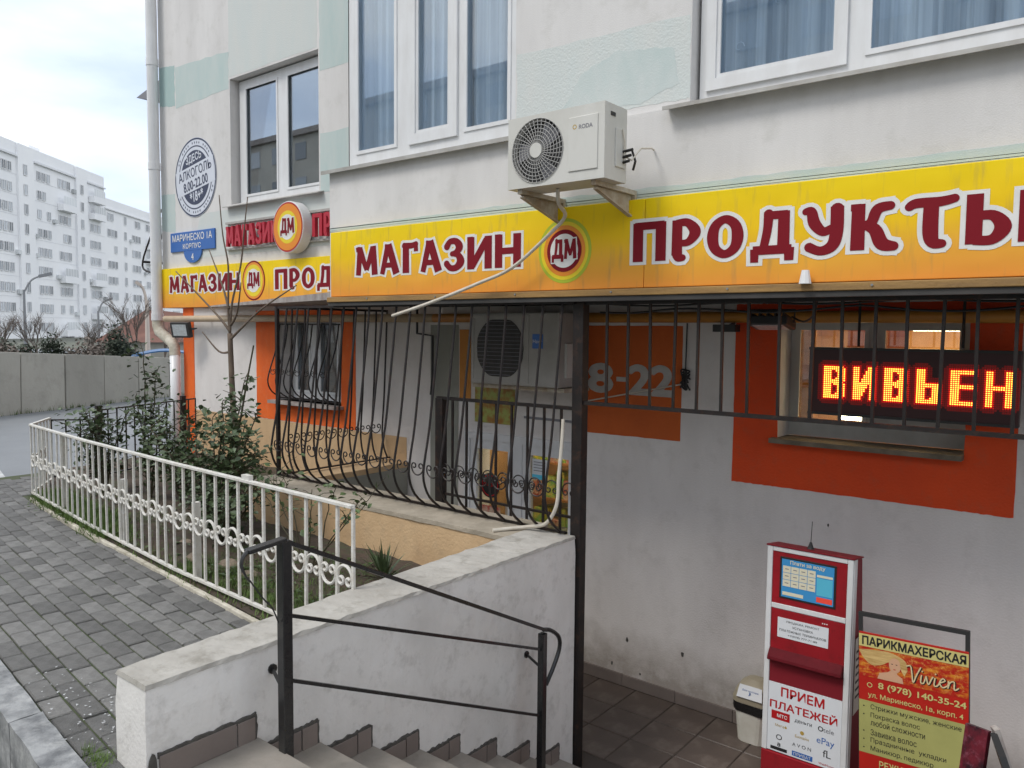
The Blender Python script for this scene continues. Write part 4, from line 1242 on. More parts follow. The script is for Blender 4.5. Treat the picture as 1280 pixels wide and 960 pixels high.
emblem(-7.12, 2.66, 5.049, .20, cl, mats=('redprint', 'orprint', 'yellow', 'whiteprint'), rad=(1.30, 1.22, .86, .66))

# age seal decal
se = thing('alcohol_hours_decal', 'round navy and white decal with alcohol selling hours on the left wall', 'decal', (-9.2, 5.19, 3.43))
cx, cz, yS = -9.20, 3.43, 5.194
MB().disc(cx, yS, cz, .48, 64).build('disc', M['sealgrey'], se)
for a, b in ((.455, .475), (.37, .385)):
    MB().ring(cx, yS - .001, cz, a, b, 64).build('ring', M['navy'], se)
for s, a0, a1 in ((1, .10 * pi, .90 * pi), (-1, 1.10 * pi, 1.90 * pi)):
    pts = [(cx + .33 * cos(a0 + (a1 - a0) * i / 24), yS - .001, cz + .33 * sin(a0 + (a1 - a0) * i / 24)) for i in range(25)]
    MB().flat(pts).build('segment', M['navy'], se)
ra = radians(9)
bx = []
for dx, dz in ((-.44, -.15), (.44, -.15), (.44, .16), (-.44, .16)):
    bx.append((cx + dx * cos(ra) - dz * sin(ra), yS - .002, cz + dx * sin(ra) + dz * cos(ra)))
MB().flat(bx).build('band', M['sealgrey'], se)
text('ЗДЕСЬ', cx - .03, cz + .235, yS - .003, .1, M['sealgrey'], se, width=.36, rot=ra, bold=.03, height=.11)
text('АЛКОГОЛЬ', cx - .008, cz + .075, yS - .003, .1, M['navy'], se, width=.76, rot=ra, bold=.02, height=.11)
text('8.00-22.00', cx + .01, cz - .07, yS - .003, .1, M['navy'], se, width=.56, rot=ra, bold=.03, height=.11)
text('*18+*', cx + .03, cz - .22, yS - .003, .1, M['sealgrey'], se, width=.30, rot=ra, bold=.03, height=.12)
for i in range(40):
    a = radians(20 + i * 3.5)
    for sgn in (1, -1):
        aa = a * sgn
        if i % 5 == 4: continue
        px_, pz_ = cx + .42 * cos(aa), cz + .42 * sin(aa)
        MB().flat([(px_ + .012 * cos(aa + q) , yS - .001, pz_ + .018 * sin(aa + q)) for q in (0, 1.6, 3.1, 4.7)]).build('rim_mark', M['navy'], se) if i % 2 == 0 else None

bs = thing('street_name_plate', 'blue street name plate reading МАРИНЕСКО 1А КОРПУС 4', 'sign', (-9.27, 5.18, 2.6))
MB().box(-9.80, -8.76, 5.180, 5.196, 2.545, 2.785).build('plate', M['blue'], bs, bevel=.004)
pc = [(-9.27 + .21 * cos(a), 5.1805, 2.545 + .15 * sin(a)) for a in [pi + pi * i / 20 for i in range(21)]]
MB().prism(pc, (0, .015, 0)).build('number_tab', M['blue'], bs)
text('МАРИНЕСКО 1А', -9.28, 2.715, 5.178, .1, M['whiteprint'], bs, width=.93, height=.085, bold=.015)
text('КОРПУС', -9.28, 2.605, 5.178, .1, M['whiteprint'], bs, width=.42, height=.062, bold=.015)
text('4', -9.27, 2.47, 5.178, .1, M['whiteprint'], bs, height=.08, bold=.02)

# opening hours on orange panel
oh = thing('opening_hours_lettering', 'pale digits 8-22 on the orange painted panel', 'lettering', (-3.05, 5.19, 1.24))
text('8', -3.30, 1.235, 5.1945, .1, M['digits'], oh, height=.21, bold=.05, width=.20, name='digit')
MB().box(-3.155, -3.055, 5.1945, 5.1955, 1.215, 1.25).build('dash', M['digits'], oh)
text('2', -2.955, 1.235, 5.1945, .1, M['digits'], oh, height=.21, bold=.05, width=.165, name='digit')
text('2', -2.765, 1.235, 5.1945, .1, M['digits'], oh, height=.21, bold=.05, width=.165, name='digit')

# LED board
led = thing('led_text_board', 'black light board glowing red and yellow with the word ВИВЬЕН', 'light board', (-1.09, 5.0, 1.3))
MB().box(-1.642, -.52, 5.0, 5.07, 1.095, 1.512).build('housing', M['led_back'], led, bevel=.004)
for b_ in ((-1.642, -.52, 1.095, 1.11), (-1.642, -.52, 1.497, 1.512)):
    MB().box(b_[0], b_[1], 4.992, 5.0, b_[2], b_[3]).build('edge_strip', M['darkframe'], led)
P_ = .0116
NR, NC = 17, 11
x = -1.543
pm_ = MB()
for ch in 'ВИВЬЕН':
    cm = MB(); rm = MB(); hm = MB()
    on = set()
    GP = glyph_polys(ch)
    ap_ = [p for o_, h_, s_ in GP for p in o_]
    gx0, gx1, gz0, gz1 = min(p[0] for p in ap_), max(p[0] for p in ap_), min(p[1] for p in ap_), max(p[1] for p in ap_)
    def lit(u, v):
        for du_ in (-.075, 0, .075):
            q = (gx0 + (gx1 - gx0) * u + du_, gz0 + (gz1 - gz0) * v)
            for o_, h_, s_ in GP:
                if inside_poly(q, o_) and not any(inside_poly(q, h) for h in h_): return True
        return False
    for r_ in range(NR):
        for c_ in range(NC):
            if lit((c_ + .5) / NC, 1 - (r_ + .5) / NR): on.add((r_, c_))
    for r_, c_ in on:
        X = x + c_ * P_; Z = 1.392 - r_ * P_
        cm.box(X - .0027, X + .0027, 4.994, 4.997, Z - .0027, Z + .0027)
        rm.box(X - .0054, X + .0054, 4.9972, 4.999, Z - .0054, Z + .0054)
    near = {(a + i, b + k) for a, b in on for i in (-1, 0, 1) for k in (-1, 0, 1)} - on  # cells round the letters that carry the painted halo
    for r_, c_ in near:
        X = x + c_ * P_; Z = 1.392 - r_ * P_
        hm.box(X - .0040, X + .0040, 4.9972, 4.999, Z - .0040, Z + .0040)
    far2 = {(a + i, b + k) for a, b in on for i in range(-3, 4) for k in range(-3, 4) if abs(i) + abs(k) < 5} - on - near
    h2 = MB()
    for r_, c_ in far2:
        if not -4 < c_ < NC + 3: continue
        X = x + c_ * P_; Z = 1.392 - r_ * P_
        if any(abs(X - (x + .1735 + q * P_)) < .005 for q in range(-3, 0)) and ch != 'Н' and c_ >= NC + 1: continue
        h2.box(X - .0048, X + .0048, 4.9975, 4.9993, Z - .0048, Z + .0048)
    o = h2.build('painted_outer_halo', M['led_halo2'], led); o['kind'] = 'stuff'
    for q, nme, mm in ((cm, 'lit_diodes', 'led_y'), (rm, 'diode_red_glow', 'led_r'), (hm, 'painted_halo', 'led_halo')):
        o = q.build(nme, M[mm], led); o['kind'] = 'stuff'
    x += .1735
MB().tube([(-1.35, 4.99, 1.52), (-1.35, 4.99, 1.80)], .008, 6).build('hanger', M['iron'], led)
MB().tube([(-.8, 4.99, 1.52), (-.8, 4.99, 1.80)], .008, 6).build('hanger', M['iron'], led)

# ================================================================== AIR CONDITIONERS
ac = thing('air_conditioner', 'off white outdoor air conditioner unit on brackets above the banner sign', 'air conditioner', (-2.54, 3.6, 2.39))
X0, X1, Y0, Y1, Z0, Z1 = -2.862, -2.222, 3.50, 3.715, 2.392, 2.772
FC = (-2.655, 2.580); FR = .174
# body with round fan hole in the front
mb = MB()
N = 48
circ = [(FC[0] + FR * cos(2 * pi * i / N), FC[1] + FR * sin(2 * pi * i / N)) for i in range(N)]


def sqpt(a):
    c_, s_ = cos(a), sin(a)
    hx0, hx1 = X0 + .004 - FC[0], -2.46 - FC[0]
    hz0, hz1 = Z0 + .004 - FC[1], Z1 - .004 - FC[1]
    t = min((hx1 / c_ if c_ > 1e-6 else 9), (hx0 / c_ if c_ < -1e-6 else 9), (hz1 / s_ if s_ > 1e-6 else 9), (hz0 / s_ if s_ < -1e-6 else 9))
    return (FC[0] + t * c_, FC[1] + t * s_)


angs = sorted([2 * pi * i / N for i in range(N)] + [math.atan2(z - FC[1], x_ - FC[0]) % (2 * pi) for x_ in (X0 + .004, -2.46) for z in (Z0 + .004, Z1 - .004)])
ns = len(angs)
ins_ = [(FC[0] + FR * cos(a), Y0, FC[1] + FR * sin(a)) for a in angs]
ous = [(sqpt(a)[0], Y0, sqpt(a)[1]) for a in angs]
dee = [(p[0], Y0 + .05, p[2]) for p in ins_]
mb.add(ins_ + ous + dee, [(i, ns + i, ns + (i + 1) % ns, (i + 1) % ns) for i in range(ns)] + [(i, (i + 1) % ns, 2 * ns + (i + 1) % ns, 2 * ns + i) for i in range(ns)])
mb.box(-2.46, X1 - .0042, Y0, Y0 + .02, Z0 + .0042, Z1 - .0042)
mb.box(X0, X1, Y0 + .0, Y1, Z1 - .004, Z1 + .004)
mb.box(X0, X1, Y0 + .0, Y1, Z0 - .004, Z0 + .004)
mb.box(X1 - .004, X1, Y0, Y1, Z0 + .004, Z1 - .004)
mb.box(X0, X0 + .004, Y0 + .003, Y1, Z0 + .004, Z1 - .004)
mb.box(X0, X1, Y1, Y1 + .004, Z0, Z1)
mb.build('casing', M['ac'], ac)
MB().disc(FC[0], Y0 + .048, FC[1], FR, 40).build('fan_cavity', M['ac_dark'], ac)
for k in range(3):
    fb = MB()
    a = 2 * pi * k / 3 + .4
    pts = []
    for i in range(9):
        rr = .03 + .13 * i / 8
        pts.append((FC[0] + rr * cos(a + .25 * i / 8), FC[1] + rr * sin(a + .25 * i / 8)))
    pts2 = [(FC[0] + (.03 + .13 * i / 8) * cos(a + .95), FC[1] + (.03 + .13 * i / 8) * sin(a + .95)) for i in range(9)]
    for i in range(8):
        fb.flat([(pts[i][0], Y0 + .040, pts[i][1]), (pts[i + 1][0], Y0 + .040, pts[i + 1][1]), (pts2[i + 1][0], Y0 + .026, pts2[i + 1][1]), (pts2[i][0], Y0 + .026, pts2[i][1])])
    fb.build('fan_blade', M['greyink'], ac)

MB().prism([(FC[0] + .040 * cos(2 * pi * i / 32), Y0 - .016, FC[1] + .040 * sin(2 * pi * i / 32)) for i in range(32)], (0, .010, 0)).build('fan_hub', M['ac'], ac)
for k in range(36):
    a = 2 * pi * k / 36
    mb = MB()
    tw = .16
    mb.tube([(FC[0] + rr * cos(a + tw * (rr - .04) / .12), Y0 - .010 + .008 * (rr / FR) ** 2, FC[1] + rr * sin(a + tw * (rr - .04) / .12)) for rr in (.036, .07, .11, .175)], .0024, 4)
    mb.build('guard_spoke', M['ac_rib'], ac)
for rr in (.058, .078, .098, .118, .138, .156, .173):
    mb = MB(); mb.tube([(FC[0] + rr * cos(2 * pi * i / 40), Y0 - .012 + .008 * (rr / FR) ** 2, FC[1] + rr * sin(2 * pi * i / 40)) for i in range(41)], .0020, 4, caps=False)
    mb.build('guard_ring', M['ac_rib'], ac)
mb = MB(); mb.box(-2.445, -2.262, Y0 - .006, Y0, 2.44, 2.72); mb.build('front_cover', M['ac'], ac, bevel=.005, seg=3)
text('RODA', -2.335, 2.665, Y0 - .0066, .03, M['greyink'], ac, width=.085, bold=.03)
MB().ring(-2.405, Y0 - .0064, 2.668, .008, .013, 16).build('logo_ring', M['goldink'], ac)
MB().box(X1 + .0005, X1 + .003, 3.555, 3.60, 2.715, 2.735).build('side_handle', M['ac_dark'], ac)
MB().box(X1, X1 + .008, 3.60, 3.70, 2.46, 2.66).build('valve_cover', M['ac'], ac, bevel=.003)
mb = MB(); mb.tube([(X1 + .012, 3.68, 2.55), (X1 + .045, 3.70, 2.555), (X1 + .055, 3.72, 2.50), (X1 + .03, 3.74, 2.46)], .007, 6); mb.build('valve_pipe', M['cable'], ac)
for q in range(3):
    z = 2.49 + q * .028
    MB().tube([(X1 + .01, 3.67, z), (X1 + .05 + .01 * q, 3.665, z + .004)], .008, 8).build('valve', M['ink'], ac)
mb = MB(); mb.tube([(X1 + .012, 3.66, 2.66), (X1 + .02, 3.665, 2.60), (X1 + .02, 3.67, 2.52), (X1 + .05, 3.69, 2.50), (X1 + .07, 3.75, 2.57), (X1 + .05, 3.9, 2.60), (X1 + .04, 3.945, 2.6)], .005, 6); mb.build('cable', M['hose'], ac)
for x in (-2.79, -2.30):
    b = MB()
    b.box(x - .015, x + .015, 3.52, 3.948, Z0 - .03, Z0 - .0045)
    b.box(x - .015, x + .015, 3.925, 3.9485, 2.20, Z0 - .03)
    b.prism([(x - .012, 3.54, Z0 - .031), (x - .012, 3.924, Z0 - .031), (x - .012, 3.924, 2.235), (x - .012, 3.60, Z0 - .055)], (.004, 0, 0))
    b.beam((x, 3.54, Z0 - .045), (x, 3.93, 2.235), .026, .008)
    b.build('bracket', M['bracket'], ac)

hs = MB()
hp = [(-2.60, 3.62, 2.385), (-2.62, 3.66, 2.31), (-2.66, 3.78, 2.26), (-2.78, 3.80, 2.17), (-3.07, 3.81, 1.985), (-3.35, 3.81, 1.895), (-3.75, 3.79, 1.78), (-4.10, 3.76, 1.69)]
hs.tube(cr(hp, 5), .011, 8)
o = hs.build('drain_hose', M['hose'], None, (-3.0, 3.8, 1.9)); tag(o, 'thin cream drain hose sagging across the banner below the air conditioner', 'hose')

M['ac_b'] = mat('grey_enamel', (0.44, 0.42, 0.39), 0.6, (0.34, 0.32, 0.29), 4)  # darker, greyer enamel than the other unit
ac2 = thing('air_conditioner', 'larger grey white unit with blue square logo above the shop door behind the bars', 'air conditioner', (-3.8, 4.95, 1.17))
X0, X1, Y0, Y1, Z0, Z1 = -4.30, -3.42, 4.80, 5.10, 1.165, 1.735
mb = MB().box(X0, X1, Y0, Y1, Z0, Z1); mb.build('casing', M['ac_b'], ac2, bevel=.012)
pc = [(-3.99 + .245 * cos(a) * (1.0 if abs(cos(a)) < .98 else .97), Y0 - .004, 1.455 + .245 * max(-.92, min(.92, sin(a)))) for a in [2 * pi * i / 40 for i in range(40)]]
MB().prism(pc, (0, .003, 0)).build('fan_opening', mat('dusty_fan_brown', (.055, .047, .04), .6, (.03, .027, .025), 12), ac2)
for i in range(15):
    z = 1.455 + (i - 7) * .03
    w = math.sqrt(max(0, .24 ** 2 - (z - 1.455) ** 2))
    MB().box(-3.99 - w, -3.99 + w, Y0 - .012, Y0 - .009, z - .0018, z + .0018).build('guard_wire', M['ac_rib'] if i == 99 else M['greyink'], ac2)
mb = MB(); wall_holes(mb, -4.28, -3.70, 1.185, 1.715, Y0 - .006, .0055, [(-4.262, -3.718, 1.203, 1.697)]); mb.build('front_ridge', M['ac_b'], ac2)
MB().box(-3.665, -3.565, Y0 - .003, Y0 - .0005, 1.46, 1.57).build('logo_square', M['blue'], ac2)
text('Haier', -3.615, 1.515, Y0 - .004, .03, M['whiteprint'], ac2, width=.088)
MB().box(X0 - .02, X1 + .02, Y0 + .05, 5.195, Z0 - .035, Z0 - .005).build('bracket', M['bracket'], ac2)
MB().box(X1, X1 + .02, 4.88, 4.98, 1.24, 1.50).build('valve_cover', M['ac'], ac2)

# ================================================================== GRILLES
# belly grille on the planter wall
prof = cr([(3.95, 1.775), (3.925, 1.55), (3.895, 1.31), (3.845, .93), (3.795, .68), (3.79, .56), (3.845, .44), (3.95, .352)], 3)
bg_ = thing('belly_grille', 'dark iron grille with bellied bars and scrolls on the beige planter wall', 'grille', (-4.2, 3.95, .34))
bm = MB(); bm.tube([(0, y - 3.95, z - .34) for y, z in prof], .0085, 6)
bme = bm.mesh('bar', M['iron'])
xs_ = [-2.787 - .1475 * i for i in range(20)]
for x in xs_:
    inst('bar', bme, bg_, (x + 4.2, 0, 0), (0, 0, random.uniform(-.03, .03)))
sc = MB(); sc.tube([(p[0], 0, p[2]) for p in scroll_pts(.056, False, .95, span=215)], .0052, 5)
scme = sc.mesh('scroll', M['iron'])
for i in range(19):
    inst('scroll', scme, bg_, ((xs_[i] + xs_[i + 1]) / 2 + 4.2, -.15, .305 + random.uniform(-.004, .004)))
MB().beam((-5.74, 3.95, 1.77), (-2.70, 3.95, 1.77), .02, .02).build('top_rail', M['iron'], bg_)
MB().beam((-5.74, 3.95, .352), (-2.74, 3.95, .352), .02, .012).build('bottom_rail', M['iron'], bg_)
# return side
prof2 = [(-(y - 3.95) * 0 - 5.73 + (y - 3.95) * .45, z) for y, z in prof]
bm = MB(); bm.tube([(x + 5.73, 0, z - .34) for x, z in prof2], .0085, 6)
b2 = bm.mesh('bar', M['iron'])
for i in range(9):
    y = 4.08 + i * .135
    inst('bar', b2, bg_, (-5.70 + 4.2, y - 3.95, 0))
    if i < 8: inst('scroll', scme, bg_, (-5.70 - .085 + 4.2, y + .067 - 3.95, .305), (0, 0, pi / 2))
MB().beam((-5.73, 3.95, 1.77), (-5.73, 5.19, 1.77), .02, .02).build('top_rail', M['iron'], bg_)
MB().beam((-5.70, 3.95, .352), (-5.70, 5.19, .352), .02, .012).build('bottom_rail', M['iron'], bg_)
MB().beam((-5.73, 3.95, .34), (-5.73, 3.95, 1.78), .028, .028).build('corner_post', M['iron'], bg_)
mb = MB(); mb.tube([(-5.28, 5.15, 1.78), (-5.28, 5.15, 1.56), (-5.08, 5.15, 1.54), (-5.08, 5.15, 1.15), (-5.10, 5.15, 1.0)], .012, 6)
o = mb.build('cable_conduit', M['cable'], None, (-5.1, 5.15, 1.3)); tag(o, 'black cable stepping down the shaded wall left of the doorway', 'cable')

# post and upper right grille
po = MB().box(-2.722, -2.648, 3.965, 4.035, -1.155, 1.775).build('iron_post', M['iron'], None, (-2.685, 4.0, -1.15), bevel=.004)
tag(po, 'tall square black iron post standing at the end of the parapet wall', 'post')
ug = thing('hanging_grille', 'straight barred iron grille hanging under the banner in front of the salon window', 'grille', (-1, 3.98, 1.16))
MB().beam((-2.647, 3.99, 1.162), (3.1, 3.99, 1.162), .022, .022).build('bottom_rail', M['iron'], ug)
MB().beam((-2.647, 3.99, 1.765), (3.1, 3.99, 1.765), .022, .022).build('top_rail', M['iron'], ug)
bar = MB().beam((0, 0, 0), (0, 0, .60), .014, .014).mesh('bar', M['iron'])
ux = [-2.491, -2.348, -2.2, -2.053, -1.912, -1.77, -1.625, -1.461, -1.3, -1.154, -1.006, -0.865, -0.725, -0.582, -0.437]
ux += [-.437 + .145 * i for i in range(1, 24)]
for x in ux: inst('bar', bar, ug, (x + 1, .01, 0), (random.uniform(-.006, .006), random.uniform(-.012, .012), 0))

gt = thing('entrance_railing', 'straight barred iron railing behind the bellied grille in front of the shop door', 'railing', (-3.35, 4.13, -1.15))
MB().box(-4.03, -3.96, 4.115, 4.165, -1.15, 1.10).build('post', M['iron'], gt)
MB().beam((-4.03, 4.14, 1.10), (-2.73, 4.14, 1.105), .03, .022).build('top_rail', M['iron'], gt)
MB().beam((-4.03, 4.14, .40), (-2.73, 4.14, .40), .02, .015).build('lower_rail', M['iron'], gt)
gb = MB().beam((0, 0, 0), (0, 0, 1.50), .014, .014).mesh('bar', M['iron'])
for i in range(9): inst('bar', gb, gt, (-3.88 + i * .137 + 3.35, .01, .75))
g2 = MB(); g2.tube([(p[0], 0, p[2]) for p in scroll_pts(.05, True, 1)], .005, 5)
g2m = g2.mesh('scroll', M['iron'])
for i in range(9): inst('scroll', g2m, gt, (-3.95 + i * .137 + 3.35, .01, 1.72))

# grille over left window
wg = thing('window_grille', 'small scrolled iron grille bulging in front of the orange framed window', 'grille', (-7.0, 5.2, .8))
prof3 = cr([(5.19, 1.64), (5.15, 1.4), (5.05, 1.12), (5.03, 1.0), (5.08, .90), (5.19, .83)], 3)
bm = MB(); bm.tube([(0, y - 5.2, z - .8) for y, z in prof3], .0075, 6); wme = bm.mesh('bar', M['iron'])
for i in range(8):
    inst('bar', wme, wg, (-7.48 + i * .145 + 7.0, 0, 0))
    if i < 7: inst('scroll', scme, wg, (-7.41 + i * .145 + 7.0, -.155, .33), None, (.9, .9, .7))
MB().beam((-7.50, 5.185, 1.64), (-6.44, 5.185, 1.64), .015, .015).build('top_rail', M['iron'], wg)
MB().beam((-7.50, 5.185, .83), (-6.44, 5.185, .83), .015, .015).build('bottom_rail', M['iron'], wg)

# side grille & little canopy on the end wall of the building
eg = thing('end_wall_grille', 'black iron basket grille sticking out from the end wall of the building', 'grille', (-10.2, 6.0, 2.4))
prof4 = cr([(0, 1.0), (-.05, .85), (-.11, .5), (-.15, .22), (-.13, .08), (0, 0)], 3)
bm = MB(); bm.tube([(x * 4.5, 0, z * .92) for x, z in prof4], .013, 6); em = bm.mesh('bar', M['iron'])
for i in range(9): inst('bar', em, eg, (.13, -.72 + i * .15, -.12))
MB().beam((-10.09, 5.26, 3.20), (-10.09, 6.6, 3.20), .03, .03).build('top_rail', M['iron'], eg)
MB().beam((-10.72, 5.26, 2.48), (-10.72, 6.6, 2.48), .02, .03).build('mid_rail', M['iron'], eg)
cn = MB().add([(-10.06, 5.27, 4.82), (-10.06, 5.27, 4.50), (-10.80, 5.27, 4.68), (-10.06, 6.6, 4.82), (-10.06, 6.6, 4.50), (-10.80, 6.6, 4.68)], [(0, 1, 2), (3, 5, 4), (0, 2, 5, 3), (1, 4, 5, 2), (0, 3, 4, 1)])
o = cn.build('window_canopy', M['greyink'], None, (-10.2, 6.0, 4.8)); tag(o, 'small dark wedge canopy on the end wall high beside the drainpipe', 'canopy')

# ================================================================== PIPES, LAMPS
dp = thing('drainpipe', 'white drainpipe down the left corner of the building with a bend', 'pipe', (-9.9, 5.1, 0))
mb = MB(); mb.tube([(-10.02, 5.10, 9), (-10.02, 5.10, 1.68)], .068, 16, caps=False); mb.build('upper_pipe', M['pvc'], dp, smooth=True)
mb = MB(); mb.tube([(-10.02, 5.10, 1.70), (-10.02, 5.10, 1.62), (-9.98, 5.10, 1.54), (-9.66, 5.10, 1.40), (-9.60, 5.10, 1.34), (-9.59, 5.10, 1.24)], .066, 16, caps=False); mb.build('bend', M['cream'], dp, smooth=True)
mb = MB(); mb.tube([(-9.59, 5.10, 1.26), (-9.59, 5.10, 0.05)], .064, 16); mb.build('lower_pipe', M['pvc'], dp, smooth=True)
for z in (1.68, 3.6, 4.9, 6.0): MB().tube([(-10.02, 5.10, z), (-10.02, 5.10, z + .09)], .074, 16).build('collar', M['pvc'], dp)
gp = thing('gas_pipe', 'long beige pipe running along the wall under the signs', 'pipe', (-4, 5.08, 1.7))
mb = MB(); mb.tube([(-9.80, 5.09, 1.70), (-5.0, 5.09, 1.70)], .038, 12); mb.build('pipe_run', mat('beige_pipe_paint', (.56, .44, .30), .5, (.45, .34, .22), 6), gp, smooth=True)
mb = MB(); mb.tube([(-4.998, 5.09, 1.70), (3.1, 5.09, 1.70)], .038, 12); mb.build('pipe_run', mat('amber_pipe_paint', (.50, .22, .03), .5, (.42, .17, .03), 6), gp, smooth=True)
for x in (-8.9, -7.0, -5.3, -3.0, -1.2): MB().box(x - .01, x + .01, 5.12, 5.195, 1.69, 1.71).build('pipe_clip', M['iron'], gp)


def flood(x, y, z, label, tilt, rz, lit='lamp_lit', sc=1.0):
    t = thing('floodlight', label, 'floodlight', (x, y, z))
    MB().box(x - .14, x + .14, y - .03, y + .03, z - .095, z + .095).build('housing', M['darkframe'], t, bevel=.008)
    MB().box(x - .105, x + .105, y - .034, y - .0305, z - .07, z + .07).build('lens', M[lit], t)
    for i in range(5): MB().box(x - .12 + i * .055, x - .11 + i * .055, y + .03, y + .055, z - .08, z + .08).build('cooling_fin', M['darkframe'], t)
    MB().tube([(x - .155, y, z), (x - .155, y + .09, z + .0), (x + .155, y + .09, z), (x + .155, y, z)], .008, 6).build('yoke', M['darkframe'], t)
    t.rotation_euler = (tilt, 0, rz); t.scale = (sc, sc, sc)
    return t


flood(-9.20, 4.98, 1.565, 'square black floodlight under the beige pipe at the left corner', radians(12), radians(18))
flood(-1.72, 4.55, 1.655, 'black floodlight hanging under the soffit beside the salon window', radians(78), 0, sc=.85)
mb = MB(); mb.tube(cr([(-1.60, 4.55, 1.69), (-1.48, 4.4, 1.66), (-1.36, 4.2, 1.70), (-1.30, 4.05, 1.79)], 4), .006, 6); o = mb.build('lamp_cable', M['cable'], None, (-1.4, 4.3, 1.7)); tag(o, 'black cable looping from the hanging floodlight to the fascia', 'cable')
jb = thing('cable_tangle', 'knot of black cable on the wall at the right of the 8-22 panel', 'cable', (-2.57, 5.17, 1.24))
for q in range(6):
    mb = MB(); rnd = random.Random(q)
    mb.tube(cr([(-2.57 + rnd.uniform(-.035, .035), 5.17 + rnd.uniform(-.02, .02), 1.25 + rnd.uniform(-.08, .08)) for _ in range(6)], 4), .006, 5); mb.build('cable_loop', M['cable'], jb)
mb = MB(); mb.tube([(-2.57, 5.185, 1.66), (-2.575, 5.185, 1.25)], .005, 5); mb.build('riser_cable', M['cable'], jb)
mb = MB(); mb.tube([(-2.6, 5.17, 1.22), (-3.4, 5.17, 1.05)], .006, 5); mb.build('slanting_wire', M['hose'], jb)
mb = MB(); mb.box(-2.30, -2.14, 5.02, 5.10, 1.60, 1.65); mb.tube([(-2.22, 5.10, 1.64), (-2.22, 5.19, 1.66)], .01, 6); o = mb.build('wall_sensor', M['darkframe'], None, (-2.2, 5.1, 1.62)); tag(o, 'small dark box fixed to the wall just below the amber pipe', 'sensor')
# cables along the fascia
for q, (z, a) in enumerate(((1.765, .02), (1.74, .035))):
    pts = [(-2.6 + i * .25, 4.06 + q * .02, z - abs(sin(i * .9 + q)) * a) for i in range(20)]
    mb = MB(); mb.tube(cr(pts, 3), .006, 5); o = mb.build('service_cable', M['cable'], None, (0, 4.06, 1.75)); tag(o, ('upper' if q == 0 else 'lower') + ' of the two black cables strung under the banner fascia', 'cable')
# white conduit by post
mb = MB()
mb.tube(cr([(-2.80, 3.99, 1.05), (-2.795, 3.97, .9), (-2.80, 3.95, .70), (-2.80, 3.93, .52), (-2.86, 3.90, .40), (-2.98, 3.88, .365), (-3.06, 3.80, .355), (-3.12, 3.70, .352)], 5), .012, 8)
o = mb.build('white_conduit', M['hose'], None, (-2.85, 3.93, .6)); tag(o, 'white flexible conduit dropping beside the iron post and over the wall top', 'conduit')

# ================================================================== HANDRAIL
hr = thing('stair_handrail', 'black iron handrail with two lower bars beside the stairs', 'handrail', (-2.5, 2.6, -.5))
HX = -2.5
MB().box(HX - .021, HX + .021, 1.722, 1.764, -.157, .80).build('post', M['black'], hr, bevel=.003)
MB().box(HX - .019, HX + .019, 3.375, 3.413, -.862, -.055).build('post', M['black'], hr, bevel=.003)
MB().beam((HX, 1.745, .797), (HX, 3.41, -.040), .04, .018).build('top_rail', M['black'], hr, bevel=.003)
MB().beam((HX, 1.745, .805), (HX, 1.585, .790), .04, .016).build('rail_end', M['black'], hr, bevel=.003)
mb = MB(); mb.tube(cr([(HX, 1.590, .792), (HX, 1.570, .775), (HX, 1.562, .745), (HX - .0, 1.575, .71), (HX - .01, 1.60, .675)], 4), .009, 6, r2=.003); mb.build('rail_curl', M['darkframe'], hr)
mb = MB(); mb.tube(cr([(HX - .01, 1.60, .68), (HX, 1.65, .60), (HX + .01, 1.68, .56), (HX, 1.715, .49)], 4), .003, 5); mb.build('loose_wire', M['cable'], hr)
MB().beam((HX, 1.77, .502), (HX, 3.376, -.140), .014, .014).build('lower_bar', M['black'], hr)
MB().beam((HX, 1.77, .247), (HX, 3.376, -.513), .014, .014).build('lower_bar', M['black'], hr)
mb = MB(); mb.tube(cr([(HX, 3.40, -.037), (HX, 3.47, -.062), (HX, 3.545, -.12), (HX, 3.555, -.19), (HX, 3.50, -.28), (HX, 3.43, -.36)], 5), .012, 8); mb.build('end_loop', M['black'], hr)
for y, z in ((1.80, .235), (3.47, -.245)):
    mb = MB(); mb.tube([(-2.668, y, z), (HX - .01, y - .06, z - .02)], .008, 6); mb.tube([(-2.672, y, z), (-2.664, y, z)], .02, 10)
    mb.build('wall_stub', M['black'], hr)

# ================================================================== WHITE FENCE
wf = thing('garden_fence', 'low white iron fence with a row of scrolls round the garden bed', 'fence', (-5.4, 2.6, 0))
FP = [(-2.93, 2.432, .745, .05), (-4.78, 2.515, .735, .05), (-6.4, 2.66, .71, .055), (-7.95, 2.83, .69, .062)]


def fpt(s, P=FP):
    """point on a polyline at arclength s -> x,y,ztop,zbot"""
    for a, b in zip(P, P[1:]):
        L = math.hypot(b[0] - a[0], b[1] - a[1])
        if s <= L or b is P[-1]:
            f = s / L
            return [a[i] + (b[i] - a[i]) * f for i in range(4)], math.atan2(b[1] - a[1], b[0] - a[0])
        s -= L


